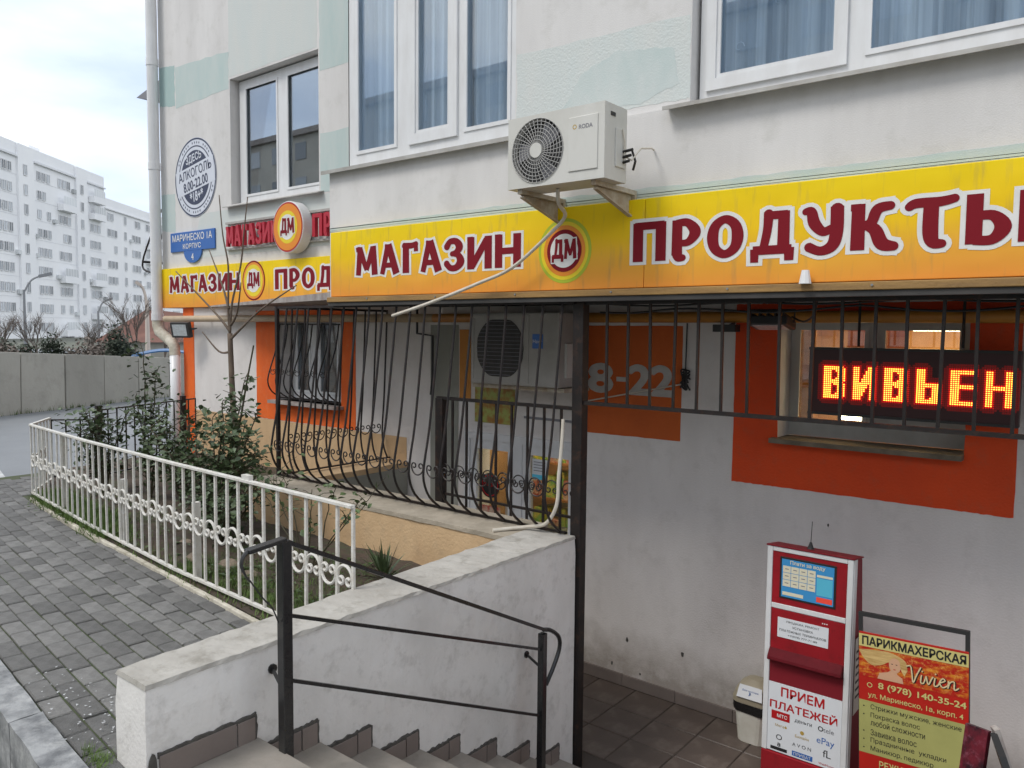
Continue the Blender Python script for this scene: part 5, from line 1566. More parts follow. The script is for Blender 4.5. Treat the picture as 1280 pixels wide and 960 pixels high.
TL = sum(math.hypot(b[0] - a[0], b[1] - a[1]) for a, b in zip(FP, FP[1:]))
for a, b in zip(FP, FP[1:]):
    MB().beam((a[0], a[1], a[2]), (b[0], b[1], b[2]), .030, .016).build('top_rail', M['whiteiron'], wf, bevel=.002)
    MB().beam((a[0], a[1], a[3]), (b[0], b[1], b[3]), .022, .018).build('bottom_rail', M['whiteiron'], wf, bevel=.002)
barw = MB().beam((0, 0, 0), (0, 0, 1), .017, .013).mesh('bar', M['whiteiron'])
scu = MB(); scu.tube([(p[0], 0, p[2]) for p in scroll_pts(.058, True, 1.0, span=240)], .0085, 6); scum = scu.mesh('scroll', M['whiteiron'])
scd = MB(); scd.tube([(p[0], 0, p[2]) for p in scroll_pts(.058, False, 1.0, span=240)], .0085, 6); scdm = scd.mesh('scroll', M['whiteiron'])
base = Vector((-5.4, 2.6, 0))
s = 0.0; k = 0; nb = 38; stp = TL / nb
for k in range(nb + 1):
    p, a = fpt(k * stp)
    inst('bar', barw, wf, Vector((p[0], p[1], p[3])) - base, (random.uniform(-.008, .008), random.uniform(-.006, .006), a), (1, 1, p[2] - p[3]))
    if k < nb:
        q, a2 = fpt((k + .5) * stp)
        zc = (q[2] + q[3]) / 2 - .008
        inst('scroll', scum if k % 2 == 0 else scdm, wf, Vector((q[0], q[1], zc + random.uniform(-.004, .004))) - base, (0, random.uniform(-.05, .05), a2 + pi))
for s_ in (1.62, 2.78, 4.15):
    p, a = fpt(s_)
    MB().box(p[0] - .02, p[0] + .02, p[1] + .012, p[1] + .05, -.05, p[2] - .22 if s_ < 3 else p[2]).build('post', M['whiteiron'], wf)
p, a = fpt(.97)
MB().box(p[0] - .035, p[0] + .035, p[1] - .01, p[1] + .02, p[2] - .005, p[2] + .035).build('post_cap', M['whiteiron'], wf)
C0, C1 = (-7.95, 2.83), (-8.52, 3.21)
MB().beam((*C0, .69), (*C1, .675), .028, .016).build('top_rail', M['whiteiron'], wf)
MB().beam((*C0, .062), (*C1, .06), .022, .018).build('bottom_rail', M['whiteiron'], wf)
for i in range(1, 7):
    f = i / 6
    inst('bar', barw, wf, Vector((C0[0] + (C1[0] - C0[0]) * f, C0[1] + (C1[1] - C0[1]) * f, .06)) - base, (0, 0, 2.55), (1, 1, .62))
    if i < 6: inst('scroll', scum if i % 2 else scdm, wf, Vector((C0[0] + (C1[0] - C0[0]) * (f - .08), C0[1] + (C1[1] - C0[1]) * (f - .08), .36)) - base, (0, 0, 2.55), (.8, .8, .9))

df = thing('dark_fence', 'thin dark iron fence behind the rose bushes at the building corner', 'fence', (-8.5, 4.0, 0))
D = [(-8.54, 3.23, .655), (-8.26, 3.53, .655), (-8.24, 3.56, .75), (-8.80, 4.92, .75)]
for a, b in ((D[0], D[1]), (D[2], D[3])):
    MB().beam(a, b, .02, .014).build('top_rail', M['iron'], df)
    MB().beam((a[0], a[1], .08), (b[0], b[1], .08), .02, .014).build('bottom_rail', M['iron'], df)
    L = math.hypot(b[0] - a[0], b[1] - a[1]); nn = int(L / .115)
    me = MB().beam((0, 0, 0), (0, 0, a[2] - .08), .012, .012).mesh('bar', M['iron'])
    for i in range(nn + 1):
        f = i / nn
        inst('bar', me, df, (a[0] + (b[0] - a[0]) * f + 8.5, a[1] + (b[1] - a[1]) * f - 4.0, .08))
for x, y in ((-8.24, 3.56), (-8.72, 4.72)): MB().box(x - .025, x + .025, y - .025, y + .025, -.05, .80).build('post', M['iron'], df)

# ================================================================== KIOSK
ki = thing('payment_kiosk', 'red and white payment kiosk with a lit touch screen against the wall', 'kiosk', (-1.47, 4.75, -1.15))
KX0, KX1, KY = -1.715, -1.222, 4.60
kb = MB(); kb.hexa([(KX0 + .01, KY + .01, -1.15), (KX1 - .01, KY + .01, -1.15), (KX1 - .01, 5.0, -1.15), (KX0 + .01, 5.0, -1.15), (KX0 + .004, KY + .012, .327), (KX1 - .0, KY + .012, .327), (KX1, KY + .17, .30), (KX0 + .004, KY + .17, .30)])
kb.build('cabinet', M['kred2'], ki, bevel=.006)
MB().hexa([(KX0 - .006, KY - .012, .328), (KX1 + .006, KY - .012, .328), (KX1 + .006, KY + .18, .301), (KX0 - .006, KY + .18, .301), (KX0 - .006, KY - .012, .338), (KX1 + .006, KY - .012, .338), (KX1 + .006, KY + .18, .309), (KX0 - .006, KY + .18, .309)]).build('top_cap', M['kred2'], ki, bevel=.003)
for a, b in ((KX0, KX0 + .032), (KX1 - .032, KX1)):
    MB().box(a, b, KY - .008, KY + .011, -.93, .326).build('side_trim', M['whiteplain'], ki, bevel=.004)
MB().box(KX1 + .0005, KX1 + .005, KY + .002, KY + .055, -.93, .326).build('side_trim', M['whiteplain'], ki)
MB().box(KX0 + .033, KX1 - .033, KY - .007, KY + .0095, -.045, -.015).build('cross_trim', M['whiteplain'], ki, bevel=.003)
MB().box(KX0 + .033, KX1 - .033, KY - .007, KY + .0095, .300, .326).build('cross_trim', M['whiteplain'], ki, bevel=.003)
MB().box(KX0 + .0335, KX1 - .0335, KY - .002, KY + .009, -.014, .299).build('screen_panel', M['kred'], ki)
# screen
sx0, sx1, sz0, sz1 = -1.625, -1.325, .035, .262
MB().box(sx0 - .012, sx1 + .012, KY - .006, KY - .0025, sz0 - .012, sz1 + .012).build('screen_bezel', M['cable'], ki, bevel=.002)
scn = MB().box(sx0, sx1, KY - .0085, KY - .0065, sz0, sz1).build('screen', M['screen'], ki)
yy = KY - .0095
text('Плати за воду', (sx0 + sx1) / 2, sz1 - .018, yy - .0005, .02, M['screen_w'], ki, width=.20, bold=.02)
for r_ in range(3):
    for c_ in range(4):
        a = sx0 + .008 + c_ * .048; z = sz1 - .078 - r_ * .042
        MB().flat([(a, yy, z), (a + .045, yy, z), (a + .045, yy, z + .039), (a, yy, z + .039)]).build('screen_tile', M['screen_w'], ki)
        MB().flat([(a + .012, yy - .0005, z + .018), (a + .034, yy - .0005, z + .018), (a + .034, yy - .0005, z + .023), (a + .012, yy - .0005, z + .023)]).build('screen_mark', M['greyink'], ki)
MB().flat([(sx0 + .008, yy, sz0 + .012), (sx0 + .13, yy, sz0 + .012), (sx0 + .13, yy, sz0 + .032), (sx0 + .008, yy, sz0 + .032)]).build('screen_field', M['screen_w'], ki)
MB().flat([(sx0 + .205, yy, sz0 + .05), (sx1 - .006, yy, sz0 + .05), (sx1 - .006, yy, sz1 - .075), (sx0 + .205, yy, sz1 - .075)]).build('screen_field', M['screen_c'], ki)
MB().flat([(sx0 + .205, yy, sz1 - .070), (sx1 - .006, yy, sz1 - .070), (sx1 - .006, yy, sz1 - .056), (sx0 + .205, yy, sz1 - .056)]).build('screen_field', M['screen_w'], ki)
MB().flat([(sx0 + .205, yy, sz0 + .010), (sx1 - .006, yy, sz0 + .010), (sx1 - .006, yy, sz0 + .040), (sx0 + .205, yy, sz0 + .040)]).build('screen_button', M['screen_r'], ki)
# middle door with paper slot ledge
MB().box(KX0 + .0335, KX1 - .0335, KY - .004, KY + .009, -.33, -.047).build('service_door', M['kred'], ki, bevel=.003)
lm = MB(); lm.hexa([(KX0 + .028, KY - .045, -.355), (KX1 - .036, KY - .045, -.355), (KX1 - .036, KY + .005, -.37), (KX0 + .028, KY + .005, -.37), (KX0 + .028, KY - .04, -.335), (KX1 - .036, KY - .04, -.335), (KX1 - .036, KY + .0, -.285), (KX0 + .028, KY + .0, -.285)])
lm.build('receipt_ledge', mat('dark_red_ledge', (0.13, 0.008, 0.014), 0.7, (0.09, 0.006, 0.01), 9, spec=.15), ki, bevel=.006)  # darker red than the cabinet
MB().box(KX0 + .0335, KX1 - .0335, KY + .001, KY + .009, -.50, -.372).build('lower_panel', M['kred2'], ki)
MB().box(-1.64, -1.345, KY - .0065, KY - .0045, -.215, -.095).build('notice', M['paper'], ki)
for i, (t, w) in enumerate((('ПРОДАЖА, РЕМОНТ', .19), ('УСТАНОВКА', .12), ('ПЛАТЕЖНЫХ ТЕРМИНАЛОВ', .27), ('+7(978) 777-71-89', .17))):
    text(t, -1.492, -.115 - i * .027, KY - .0075, .02, M['ink'], ki, width=w, height=.014)
# ad panel
MB().box(KX0 + .0335, KX1 - .0335, KY - .003, KY + .009, -.925, -.502).build('advert_panel', M['paper'], ki)
text('ПРИЕМ', -1.48, -.548, KY - .004, .05, M['redprint'], ki, width=.25, height=.055, bold=.03)
text('ПЛАТЕЖЕЙ', -1.475, -.628, KY - .004, .05, M['redprint'], ki, width=.39, height=.058, bold=.03)
MB().flat([(-1.66, KY - .004, -.725), (-1.55, KY - .004, -.725), (-1.55, KY - .004, -.673), (-1.66, KY - .004, -.673)]).build('logo_block', M['redprint'], ki)
text('МТС', -1.595, -.699, KY - .005, .02, M['whiteprint'], ki, width=.06, bold=.03)
text('день\u0433и', -1.47, -.700, KY - .004, .02, M['ink'], ki, width=.10)
MB().ring(-1.37, KY - .004, -.70, .010, .015, 16, ).build('logo_ring', M['ink'], ki)
text('tele', -1.325, -.70, KY - .004, .02, M['greyink'], ki, width=.06)
for x, z, t, m_, w in ((-1.60, -.762, 'Мегаф', 'goldink', .07), (-1.475, -.79, 'Билайн', 'goldink', .08), (-1.34, -.775, 'ePay', 'blue', .10), (-1.475, -.845, 'A V O N', 'ink', .11), (-1.61, -.832, 'O', 'ink', .035), (-1.33, -.84, 'fL', 'ink', .045)):
    text(t, x, z, KY - .004, .02, M[m_], ki, width=w)
MB().disc(-1.475, KY - .004, -.762, .012, 12).build('logo_dot', M['goldink'], ki)
MB().flat([(-1.66, KY - .004, -.915), (-1.56, KY - .004, -.915), (-1.56, KY - .004, -.895), (-1.66, KY - .004, -.895)]).build('logo_block', M['ink'], ki)
text('а', -1.61, -.878, KY - .004, .03, M['ink'], ki, height=.022, bold=.03)
MB().flat([(-1.53, KY - .004, -.915), (-1.41, KY - .004, -.915), (-1.41, KY - .004, -.885), (-1.53, KY - .004, -.885)]).build('logo_block', M['blue'], ki)
text('ПРИВАТ', -1.47, -.90, KY - .005, .02, M['whiteprint'], ki, width=.10)
text('WebMoney', -1.33, -.908, KY - .004, .02, M['redprint'], ki, width=.09)
MB().box(KX0 + .0, KX1 - .0, KY - .012, KY + .009, -1.15, -.932).build('plinth', M['kred'], ki, bevel=.004)
# side notice
MB().box(KX1 + .0055, KX1 + .0075, KY + .07, KY + .24, -.60, -.15).build('side_notice', M['cream_plastic'], ki)
for i in range(7):
    MB().box(KX1 + .0076, KX1 + .0082, KY + .09, KY + .21, -.24 - i * .045, -.225 - i * .045).build('print_line', M['ink'], ki)
MB().tube([(-1.49, 4.68, .320), (-1.49, 4.68, .335), (-1.49, 4.68, .365)], .026, 12, r2=.006).build('antenna_base', M['cable'], ki)
MB().tube([(-1.49, 4.68, .36), (-1.485, 4.68, .49)], .0022, 5).build('antenna_rod', M['darkframe'], ki)
for i in range(3): MB().disc(-1.38 + i * .012, KY - .0046, -.075, .004, 8).build('rivet', M['whiteplain'], ki)

# bin
bi = thing('waste_bin', 'cream plastic bin with a black bag and domed tan lid beside the kiosk', 'bin', (-1.86, 4.80, -1.15))


def loft(rings, name, m, parent, smooth=True):
    n = len(rings[0]); vs = [p for r_ in rings for p in r_]
    fs = [(i * n + j, i * n + (j + 1) % n, (i + 1) * n + (j + 1) % n, (i + 1) * n + j) for i in range(len(rings) - 1) for j in range(n)]
    fs += [tuple(range(n - 1, -1, -1)), tuple((len(rings) - 1) * n + j for j in range(n))]
    return MB().add(vs, fs).build(name, M[m], parent, smooth=False, bevel=.004)


def rrect(cx, cy, hx, hy, z, r=.065, n=4, wob=0):
    out = []
    for sx_, sy_, a0 in ((1, 1, 0), (-1, 1, pi / 2), (-1, -1, pi), (1, -1, 3 * pi / 2)):
        for i in range(n + 1):
            a = a0 + pi / 2 * i / n
            out.append((cx + sx_ * (hx - r) + r * cos(a) + random.uniform(-wob, wob), cy + sy_ * (hy - r) + r * sin(a) + random.uniform(-wob, wob), z + random.uniform(-wob, wob)))
    return out


bx_, by_ = -1.86, 4.82
loft([rrect(bx_, by_, .105, .10, -1.15), rrect(bx_, by_, .125, .115, -.84)], 'bucket', 'cream_plastic', bi)
loft([rrect(bx_, by_, .130, .120, -.875, wob=.004), rrect(bx_, by_, .137, .126, -.84, wob=.004), rrect(bx_, by_, .137, .126, -.79, wob=.003)], 'bin_bag', 'bag', bi)
loft([rrect(bx_, by_, .140, .128, -.789), rrect(bx_, by_, .138, .126, -.745), rrect(bx_, by_, .125, .112, -.69), rrect(bx_, by_ + .01, .10, .085, -.635), rrect(bx_, by_ + .015, .06, .05, -.60, r=.045), rrect(bx_, by_ + .015, .02, .015, -.592, r=.012)], 'lid', 'lid', bi)
nl = MB().add([(bx_ - .09, by_ - .137, -.73), (bx_ + .10, by_ - .137, -.73), (bx_ + .085, by_ - .098, -.63), (bx_ - .08, by_ - .098, -.63)], [(0, 1, 2, 3)])
nl.build('note', M['paper'], bi)
for i, t in enumerate(('Для мусора', '?')):
    z = -.668 - i * .028
    text(t, bx_ + .005, z, by_ - .098 - (-.63 - z) * .39 - .004, .02, M['blue'], bi, width=.12 if i == 0 else .015)

bi.scale = (.92, .88, .76); bi.location = (-1.945, 5.05, -1.15)
# A-board
bo = thing('hairdresser_board', 'red and yellow hairdresser sandwich board reading ПАРИКМАХЕРСКАЯ Vivien', 'sandwich board', (-.86, 4.52, -1.15))
BX0, BX1, BYf = -1.150, -.612, 4.52
for a, b in ((BX0, BX0 + .02), (BX1 - .02, BX1)):
    MB().box(a, b, BYf, BYf + .02, -1.145, .078).build('frame_leg', M['darkframe'], bo)
MB().box(BX0, BX1, BYf - .0005, BYf + .0205, .058, .080).build('frame_top', M['darkframe'], bo)
px0, px1 = BX0 + .004, BX1 - .002
yf = BYf - .006
MB().box(px0, px1, yf, BYf - .0006, -1.03, -.025).build('panel', M['boardred'], bo, bevel=.002)


def strip(z0, z1, m_, nme, dy=.001, xa=None, xb=None):
    a = px0 + .001 if xa is None else xa; b = px1 - .001 if xb is None else xb
    return MB().flat([(a, yf - dy, z0), (b, yf - dy, z0), (b, yf - dy, z1), (a, yf - dy, z1)]).build(nme, M[m_], bo)


strip(-.105, -.036, 'boardyellow', 'title_band')
text('ПАРИКМАХЕРСКАЯ', (px0 + px1) / 2 + .003, -.070, yf - .002, .05, M['ink'], bo, width=.50, height=.047, bold=.04)
strip(-.27, -.107, 'boardfire', 'picture_band')
# printed picture: flying hair and a face
H_ = [(-1.146, -.125), (-1.07, -.115), (-.99, -.112), (-.93, -.13), (-.905, -.155), (-.915, -.20), (-.945, -.17), (-.99, -.165), (-1.03, -.19), (-1.08, -.20), (-1.12, -.17)]
MB().flat([(x, yf - .0018, z) for x, z in cr(H_ + [H_[0]], 4)[:-1]]).build('printed_hair', M['hair'], bo)
MB().flat([(-.962 + .030 * cos(a), yf - .0026, -.178 + .040 * sin(a)) for a in [2 * pi * i / 24 for i in range(24)]]).build('printed_face', M['skin'], bo)
S_ = [(-1.05, -.268), (-1.04, -.235), (-1.0, -.222), (-.975, -.205), (-.955, -.205), (-.95, -.225), (-.925, -.24), (-.92, -.268)]
MB().flat([(x, yf - .0022, z) for x, z in S_]).build('printed_shoulder', M['skin'], bo)
H2 = [(-.935, -.13), (-.905, -.15), (-.90, -.19), (-.915, -.225), (-.93, -.20), (-.938, -.165)]
MB().flat([(x, yf - .003, z) for x, z in H2]).build('printed_hair', M['hair'], bo)
for dx in (-.014, .008):
    MB().flat([(-.962 + dx + .005 * cos(a), yf - .0032, -.172 + .0022 * sin(a)) for a in [2 * pi * i / 8 for i in range(8)]]).build('printed_eye', M['ink'], bo)
MB().flat([(-.964 + .007 * cos(a), yf - .0032, -.200 + .0025 * sin(a)) for a in [2 * pi * i / 8 for i in range(8)]]).build('printed_lips', M['redprint'], bo)
# script word
VV = [[(-.895, -.165), (-.875, -.160), (-.868, -.20), (-.862, -.245), (-.845, -.20), (-.825, -.155)], [(-.822, -.195), (-.826, -.235), (-.812, -.235), (-.80, -.195)], [(-.80, -.195), (-.79, -.238), (-.772, -.20), (-.765, -.192)],
      [(-.758, -.195), (-.762, -.235), (-.748, -.235), (-.735, -.212)], [(-.735, -.215), (-.712, -.20), (-.722, -.19), (-.737, -.215), (-.722, -.237), (-.70, -.222)], [(-.695, -.195), (-.698, -.236), (-.69, -.205), (-.67, -.195), (-.668, -.236), (-.648, -.222)],
      [(-.820, -.178), (-.817, -.172)], [(-.757, -.178), (-.753, -.172)]]
for w, m_, dy in ((.0055, 'ink', .003), (.0035, 'goldcream', .005)):
    for st_ in VV:
        mb = MB(); c_ = cr(st_, 5)
        mb.tube([(x + (.003 if m_ == 'ink' else 0) - .01, yf - dy, z * 1.0 + (-.002 if m_ == 'ink' else 0)) for x, z in c_], w, 4)
        o = mb.build('script_stroke', M[m_], bo)
        for v in o.data.vertices: v.co.y = (yf - dy + (v.co.y - (yf - dy - BASE[bo.name].y) - 0) * 0) - BASE[bo.name].y + (v.index % 7) * 1e-6
MB().ring(-1.09, yf - .0015, -.315, .010, .014, 16).build('phone_icon', M['boardyellow'], bo)
text('8 (978) 140-35-24', (px0 + px1) / 2 + .045, -.312, yf - .002, .05, M['boardyellow'], bo, width=.42, height=.043, bold=.025)
text('ул. Маринеско, 1а, корп. 4', (px0 + px1) / 2 + .012, -.372, yf - .002, .05, M['boardyellow'], bo, width=.46, height=.035, bold=.015)
strip(-.70, -.405, 'boardgreen', 'list_band')
for i, t in enumerate(('Стрижки мужские, женские', 'Покраска волос', 'любой сложности', 'Завивка волос', 'Праздничные  укладки', 'Маникюр, педикюр')):
    z = -.437 - i * .0465 + (.008 if i == 2 else 0)
    text(t, -1.085, z, yf - .002, .05, M['ink'], bo, height=.034, align='LEFT', width=(.44, .245, .27, .23, .37, .31)[i])
    if i != 2: MB().flat([(-1.12 + .004 * cos(a), yf - .002, z + .004 * sin(a)) for a in [2 * pi * q / 8 for q in range(8)]]).build('bullet', M['ink'], bo)
text('РЕЖИМ РАБОТЫ', (px0 + px1) / 2 + .01, -.745, yf - .002, .05, M['boardyellow'], bo, width=.34, height=.038, bold=.025)
text('пн-сб 9-18, вс 9-15', (px0 + px1) / 2 + .0, -.805, yf - .002, .05, M['boardyellow'], bo, width=.42, height=.036, bold=.02)
bo.rotation_euler = (0, radians(-2.2), 0)
bo.location.x += .028

# second folding board at the right edge
fb_ = thing('folding_board', 'dark red folding board seen edge on at the bottom right corner', 'sandwich board', (-.40, 3.42, -1.15))
top = [(-.480, 3.44, .085), (-.398, 3.40, .095)]
d1 = Vector((-.07, -.20, -1.20))
q0 = Vector(top[0]); q1 = Vector(top[1])
nrm = (q1 - q0).cross(d1).normalized()
MB().hexa([q0 + d1, q1 + d1, q1 + d1 + nrm * .02, q0 + d1 + nrm * .02, q0, q1, q1 + nrm * .02, q0 + nrm * .02]).build('front_panel', mat('dark_red_printed_panel', (.13, .012, .022), .3, (.02, .006, .01), 22, (1, 1, .6), .38, .6, c3=(.28, .1, .14), n3=40, f3=.7), fb_)
d2 = Vector((.36, .22, -1.2))
a_, b_ = q1 + Vector((.006, 0, -.004)), q1 + Vector((.05, -.10, -.02))
MB().hexa([a_ + d2 * .98, b_ + d2, b_ + d2 + Vector((.02, .02, 0)), a_ + d2 * .98 + Vector((.02, .02, 0)), a_, b_ - Vector((0, 0, .02)), b_ + Vector((.02, .02, -.02)), a_ + Vector((.02, .02, 0))]).build('rear_panel', M['darkframe'], fb_)
MB().beam(a_ + Vector((.012, .03, .012)), a_ + d2 + Vector((.012, .03, .0)), .035, .02).build('rear_edge', M['greystrip'], fb_)

# ================================================================== PLANTS
def leaf_mesh(rng, pts, size, m, name, parent, dens=1, spread=.06):
    mb = MB()
    for p in pts:
        p = Vector(p)
        for _ in range(dens):
            c_ = p + Vector((rng.gauss(0, spread), rng.gauss(0, spread), rng.gauss(0, spread)))
            s = size * rng.uniform(.6, 1.3)
            d = Vector((rng.uniform(-1, 1), rng.uniform(-1, 1), rng.uniform(-.7, .5))).normalized()
            up = Vector((rng.uniform(-.6, .6), rng.uniform(-.6, .6), 1)).normalized()
            w = d.cross(up)
            if w.length < .1: continue
            w = w.normalized() * s * .36
            u2 = w.cross(d).normalized() * s * .10
            b0 = c_ - d * s * .5; tip = c_ + d * s * .5
            m1 = c_ + w - d * s * .12 + u2; m2 = c_ - w - d * s * .12 + u2
            m3 = c_ + w * .8 + d * s * .2 + u2; m4 = c_ - w * .8 + d * s * .2 + u2
            mb.add([b0, m1, m3, tip, m4, m2], [(0, 1, 2, 3), (0, 3, 4, 5)])
    o = mb.build(name, m, parent)
    o['kind'] = 'stuff'
    return o


def shrub(name, label, base, canes, leaf, size, dens, spread, seed, r=.010, skip=.25, cat='shrub', stem='stem', group=None):
    rng = random.Random(seed)
    t = thing(name, label, cat, base, group)
    pts = []
    sm = MB()
    for c_ in canes:
        P = cr([Vector(base)[:] if i == -1 else p for i, p in enumerate(c_)], 5)
        P = [(p[0] + rng.uniform(-.008, .008), p[1] + rng.uniform(-.008, .008), p[2]) for p in P]
        sm.tube(P, r, 5, r2=r * .35)
        k = len(P)
        for i in range(int(k * skip), k):
            pts.append(P[i])
            if rng.random() < .55:
                q = Vector(P[i]); d = Vector((rng.uniform(-1, 1), rng.uniform(-1, 1), rng.uniform(-.1, .8))).normalized() * rng.uniform(.08, .2)
                sm.tube([q, q + d * .5 + Vector((0, 0, .01)), q + d], r * .4, 4, r2=r * .2)
                pts += [tuple(q + d * .6), tuple(q + d)]
    sm.build('stems', M[stem], t)
    leaf_mesh(rng, pts, size, M[leaf], 'leaves', t, dens, spread)
    return t


def arc(b, tip, bow=.1, rng=random):
    mx_ = tuple((b[i] + tip[i]) / 2 for i in range(3))
    return [b, (b[0] + (tip[0] - b[0]) * .3 + rng.uniform(-bow, bow) * .5, b[1] + (tip[1] - b[1]) * .3, b[2] + (tip[2] - b[2]) * .4), (mx_[0] + (tip[0] - b[0]) * .2, mx_[1] + (tip[1] - b[1]) * .2, b[2] + (tip[2] - b[2]) * .75), tip]


rg = random.Random(21)
# tall rose at the far end (px 175, top 440)
b = (-7.0, 3.45, .02)
canes = [arc(b, (-6.98, 3.42, 1.38)), arc(b, (-6.92, 3.5, 1.20)), arc(b, (-7.06, 3.38, 1.0)), arc(b, (-6.80, 3.5, .85)), arc(b, (-7.15, 3.5, .75)), arc(b, (-6.62, 3.45, .60)), arc(b, (-6.7, 3.3, .7))]
shrub('rose_bush', 'tall narrow rose bush rising above the white fence near the drainpipe', b, canes, 'leaf', .050, 4, .040, 1)
b = (-7.55, 3.30, .02)
canes = [arc(b, (-7.55 + rg.uniform(-.3, .3), 3.3 + rg.uniform(-.2, .2), rg.uniform(.55, .88))) for _ in range(8)]
shrub('rose_bush', 'wide low dark bush left of the tall rose bush', b, canes, 'leaf', .055, 3, .045, 2)
b = (-6.5, 3.5, .02)
canes = [arc(b, (-6.45 + rg.uniform(-.3, .35), 3.5 + rg.uniform(-.2, .2), rg.uniform(.4, .75))) for _ in range(7)]
shrub('rose_bush', 'sprawling rose bush in front of the orange corner strip', b, canes, 'leaf', .05, 3, .05, 3)
# big bush by bare tree
b = (-5.45, 3.22, .02)
canes = [arc(b, (-5.50 + rg.uniform(-.62, .55), 3.22 + rg.uniform(-.25, .25), rg.uniform(.5, .92))) for _ in range(15)]
canes += [arc(b, (-5.20, 3.3, 1.22)), arc(b, (-5.42, 3.25, 1.05)), arc(b, (-5.0, 3.28, 1.0)), arc(b, (-5.9, 3.2, .88))]
shrub('rose_bush', 'large leafy rose bush in front of the bare young tree', b, canes, 'leaf', .055, 3, .045, 4)
sm = MB(); sm.tube([(-5.30, 3.3, .8), (-5.18, 3.3, 1.18), (-5.08, 3.3, 1.47)], .009, 6, r2=.006)
o = sm.build('garden_stake', M['stem'], None, (-5.2, 3.3, .8)); tag(o, 'thin dark stake poking up out of the large rose bush', 'stake')
b = (-5.15, 3.05, .02)
canes = [arc(b, (-5.1 + rg.uniform(-.4, .4), 3.05 + rg.uniform(-.2, .2), rg.uniform(.35, .62))) for _ in range(8)]
shrub('rose_bush', 'low rounded rose bush under the corner of the bellied grille', b, canes, 'leaf', .05, 3, .05, 5)
# twiggy rose near the fence end
b = (-4.05, 2.98, .02)
canes = [arc(b, t_) for t_ in ((-4.45, 3.0, .62), (-4.25, 2.95, .70), (-4.0, 3.0, .60), (-3.75, 3.0, .66), (-3.55, 3.02, .60), (-3.4, 2.95, .63), (-4.6, 3.05, .50), (-3.9, 2.9, .45))]
shrub('rose_bush', 'sparse twiggy rose in front of the beige planter wall', b, canes, 'leaf2', .045, 1, .035, 6, r=.006, skip=.6)
# yucca
yu = thing('yucca_plant', 'small spiky yucca plant behind the end of the white fence', 'plant', (-3.62, 3.25, .02))
for i in range(46):
    a = rg.uniform(0, 2 * pi); el = rg.uniform(.35, 1.4); L = rg.uniform(.18, .30)
    d = Vector((cos(a) * cos(el), sin(a) * cos(el), sin(el)))
    w = d.cross(Vector((0, 0, 1))).normalized() * .008
    c0 = Vector((-3.62, 3.25, .04)); m1 = c0 + d * L * .6; t1 = c0 + d * L - Vector((0, 0, L * .12 * (1.4 - el)))
    MB().add([c0 - w, c0 + w, m1 + w * .9, m1 - w * .9, t1, m1 + Vector((0, 0, .004))], [(0, 1, 2, 3), (3, 2, 4)]).build('leaf', M['leaf'], yu)

# bare young tree
bt = thing('young_tree', 'bare young tree with thin upright branches in front of the left sign', 'tree', (-5.80, 3.6, 0))
t_ = MB(); t_.tube(cr([(-5.79, 3.6, 0), (-5.80, 3.6, .35), (-5.852, 3.6, 1.0), (-5.880, 3.6, 1.55)], 5), .030, 8, r2=.021); t_.build('trunk', M['bark'], bt, smooth=True)
br = [[(-5.880, 3.6, 1.55), (-5.90, 3.6, 1.75), (-5.89, 3.6, 2.1), (-5.93, 3.58, 2.35), (-5.925, 3.55, 2.67)],
      [(-5.880, 3.6, 1.55), (-5.84, 3.6, 1.8), (-5.74, 3.62, 2.1), (-5.69, 3.62, 2.35), (-5.66, 3.64, 2.64)],
      [(-5.884, 3.6, 1.57), (-6.0, 3.58, 1.68), (-6.25, 3.56, 1.85), (-6.58, 3.52, 2.08)],
      [(-5.875, 3.6, 1.50), (-5.7, 3.6, 1.60), (-5.45, 3.62, 1.75), (-5.0, 3.62, 1.92)],
      [(-5.870, 3.6, 1.40), (-6.0, 3.57, 1.40), (-6.2, 3.54, 1.56)],
      [(-5.89, 3.6, 1.75), (-6.05, 3.64, 1.95), (-6.35, 3.7, 2.27)],
      [(-5.86, 3.6, 1.62), (-5.72, 3.57, 1.72), (-5.55, 3.5, 1.95)]]
for b_ in br:
    mb = MB(); mb.tube(cr(b_, 5), .012, 6, r2=.004); mb.build('branch', M['bark'], bt, smooth=True)

# grass and ground cover
rg = random.Random(77)
gm = MB()
spots = []
for _ in range(620): spots.append((rg.uniform(-7.95, -6.0), None, .085, 8))
for _ in range(200): spots.append((rg.uniform(-6.3, -3.2), None, .05, 5))
for x, y0_, dens, hh in [(rg.uniform(-4.9, -3.5), rg.uniform(2.55, 3.3), 0, .07) for _ in range(900)]: spots.append((x, y0_, hh, 7))
for _ in range(300): spots.append((rg.uniform(-7.8, -5.2), rg.uniform(2.75, 3.6), .06, 5))
for X, Y, h, nbld in spots:
    if Y is None: Y = curb_y(X) + rg.uniform(.05, .24 if X > -6.3 else .32)
    for _ in range(nbld * 2):
        a = rg.uniform(0, 2 * pi); x = X + rg.gauss(0, .03); y = Y + rg.gauss(0, .03); hh = h * rg.uniform(.5, 1.2)
        lx, ly = cos(a) * hh * .6, sin(a) * hh * .6
        wx, wy = -sin(a) * .004, cos(a) * .004
        gm.add([(x - wx, y - wy, .005), (x + wx, y + wy, .005), (x + lx, y + ly, hh)], [(0, 1, 2)])
for X, Y in ((-2.90, 1.215), (-2.96, 1.23), (-3.03, 1.235), (-2.93, 1.25)):
    for _ in range(60):
        a = rg.uniform(0, 2 * pi); x = X + rg.gauss(0, .025); y = Y + rg.gauss(0, .012); hh = rg.uniform(.01, .035)
        gm.add([(x - .003, y, -.01), (x + .003, y, -.01), (x + cos(a) * hh, y + sin(a) * hh, hh)], [(0, 1, 2)])
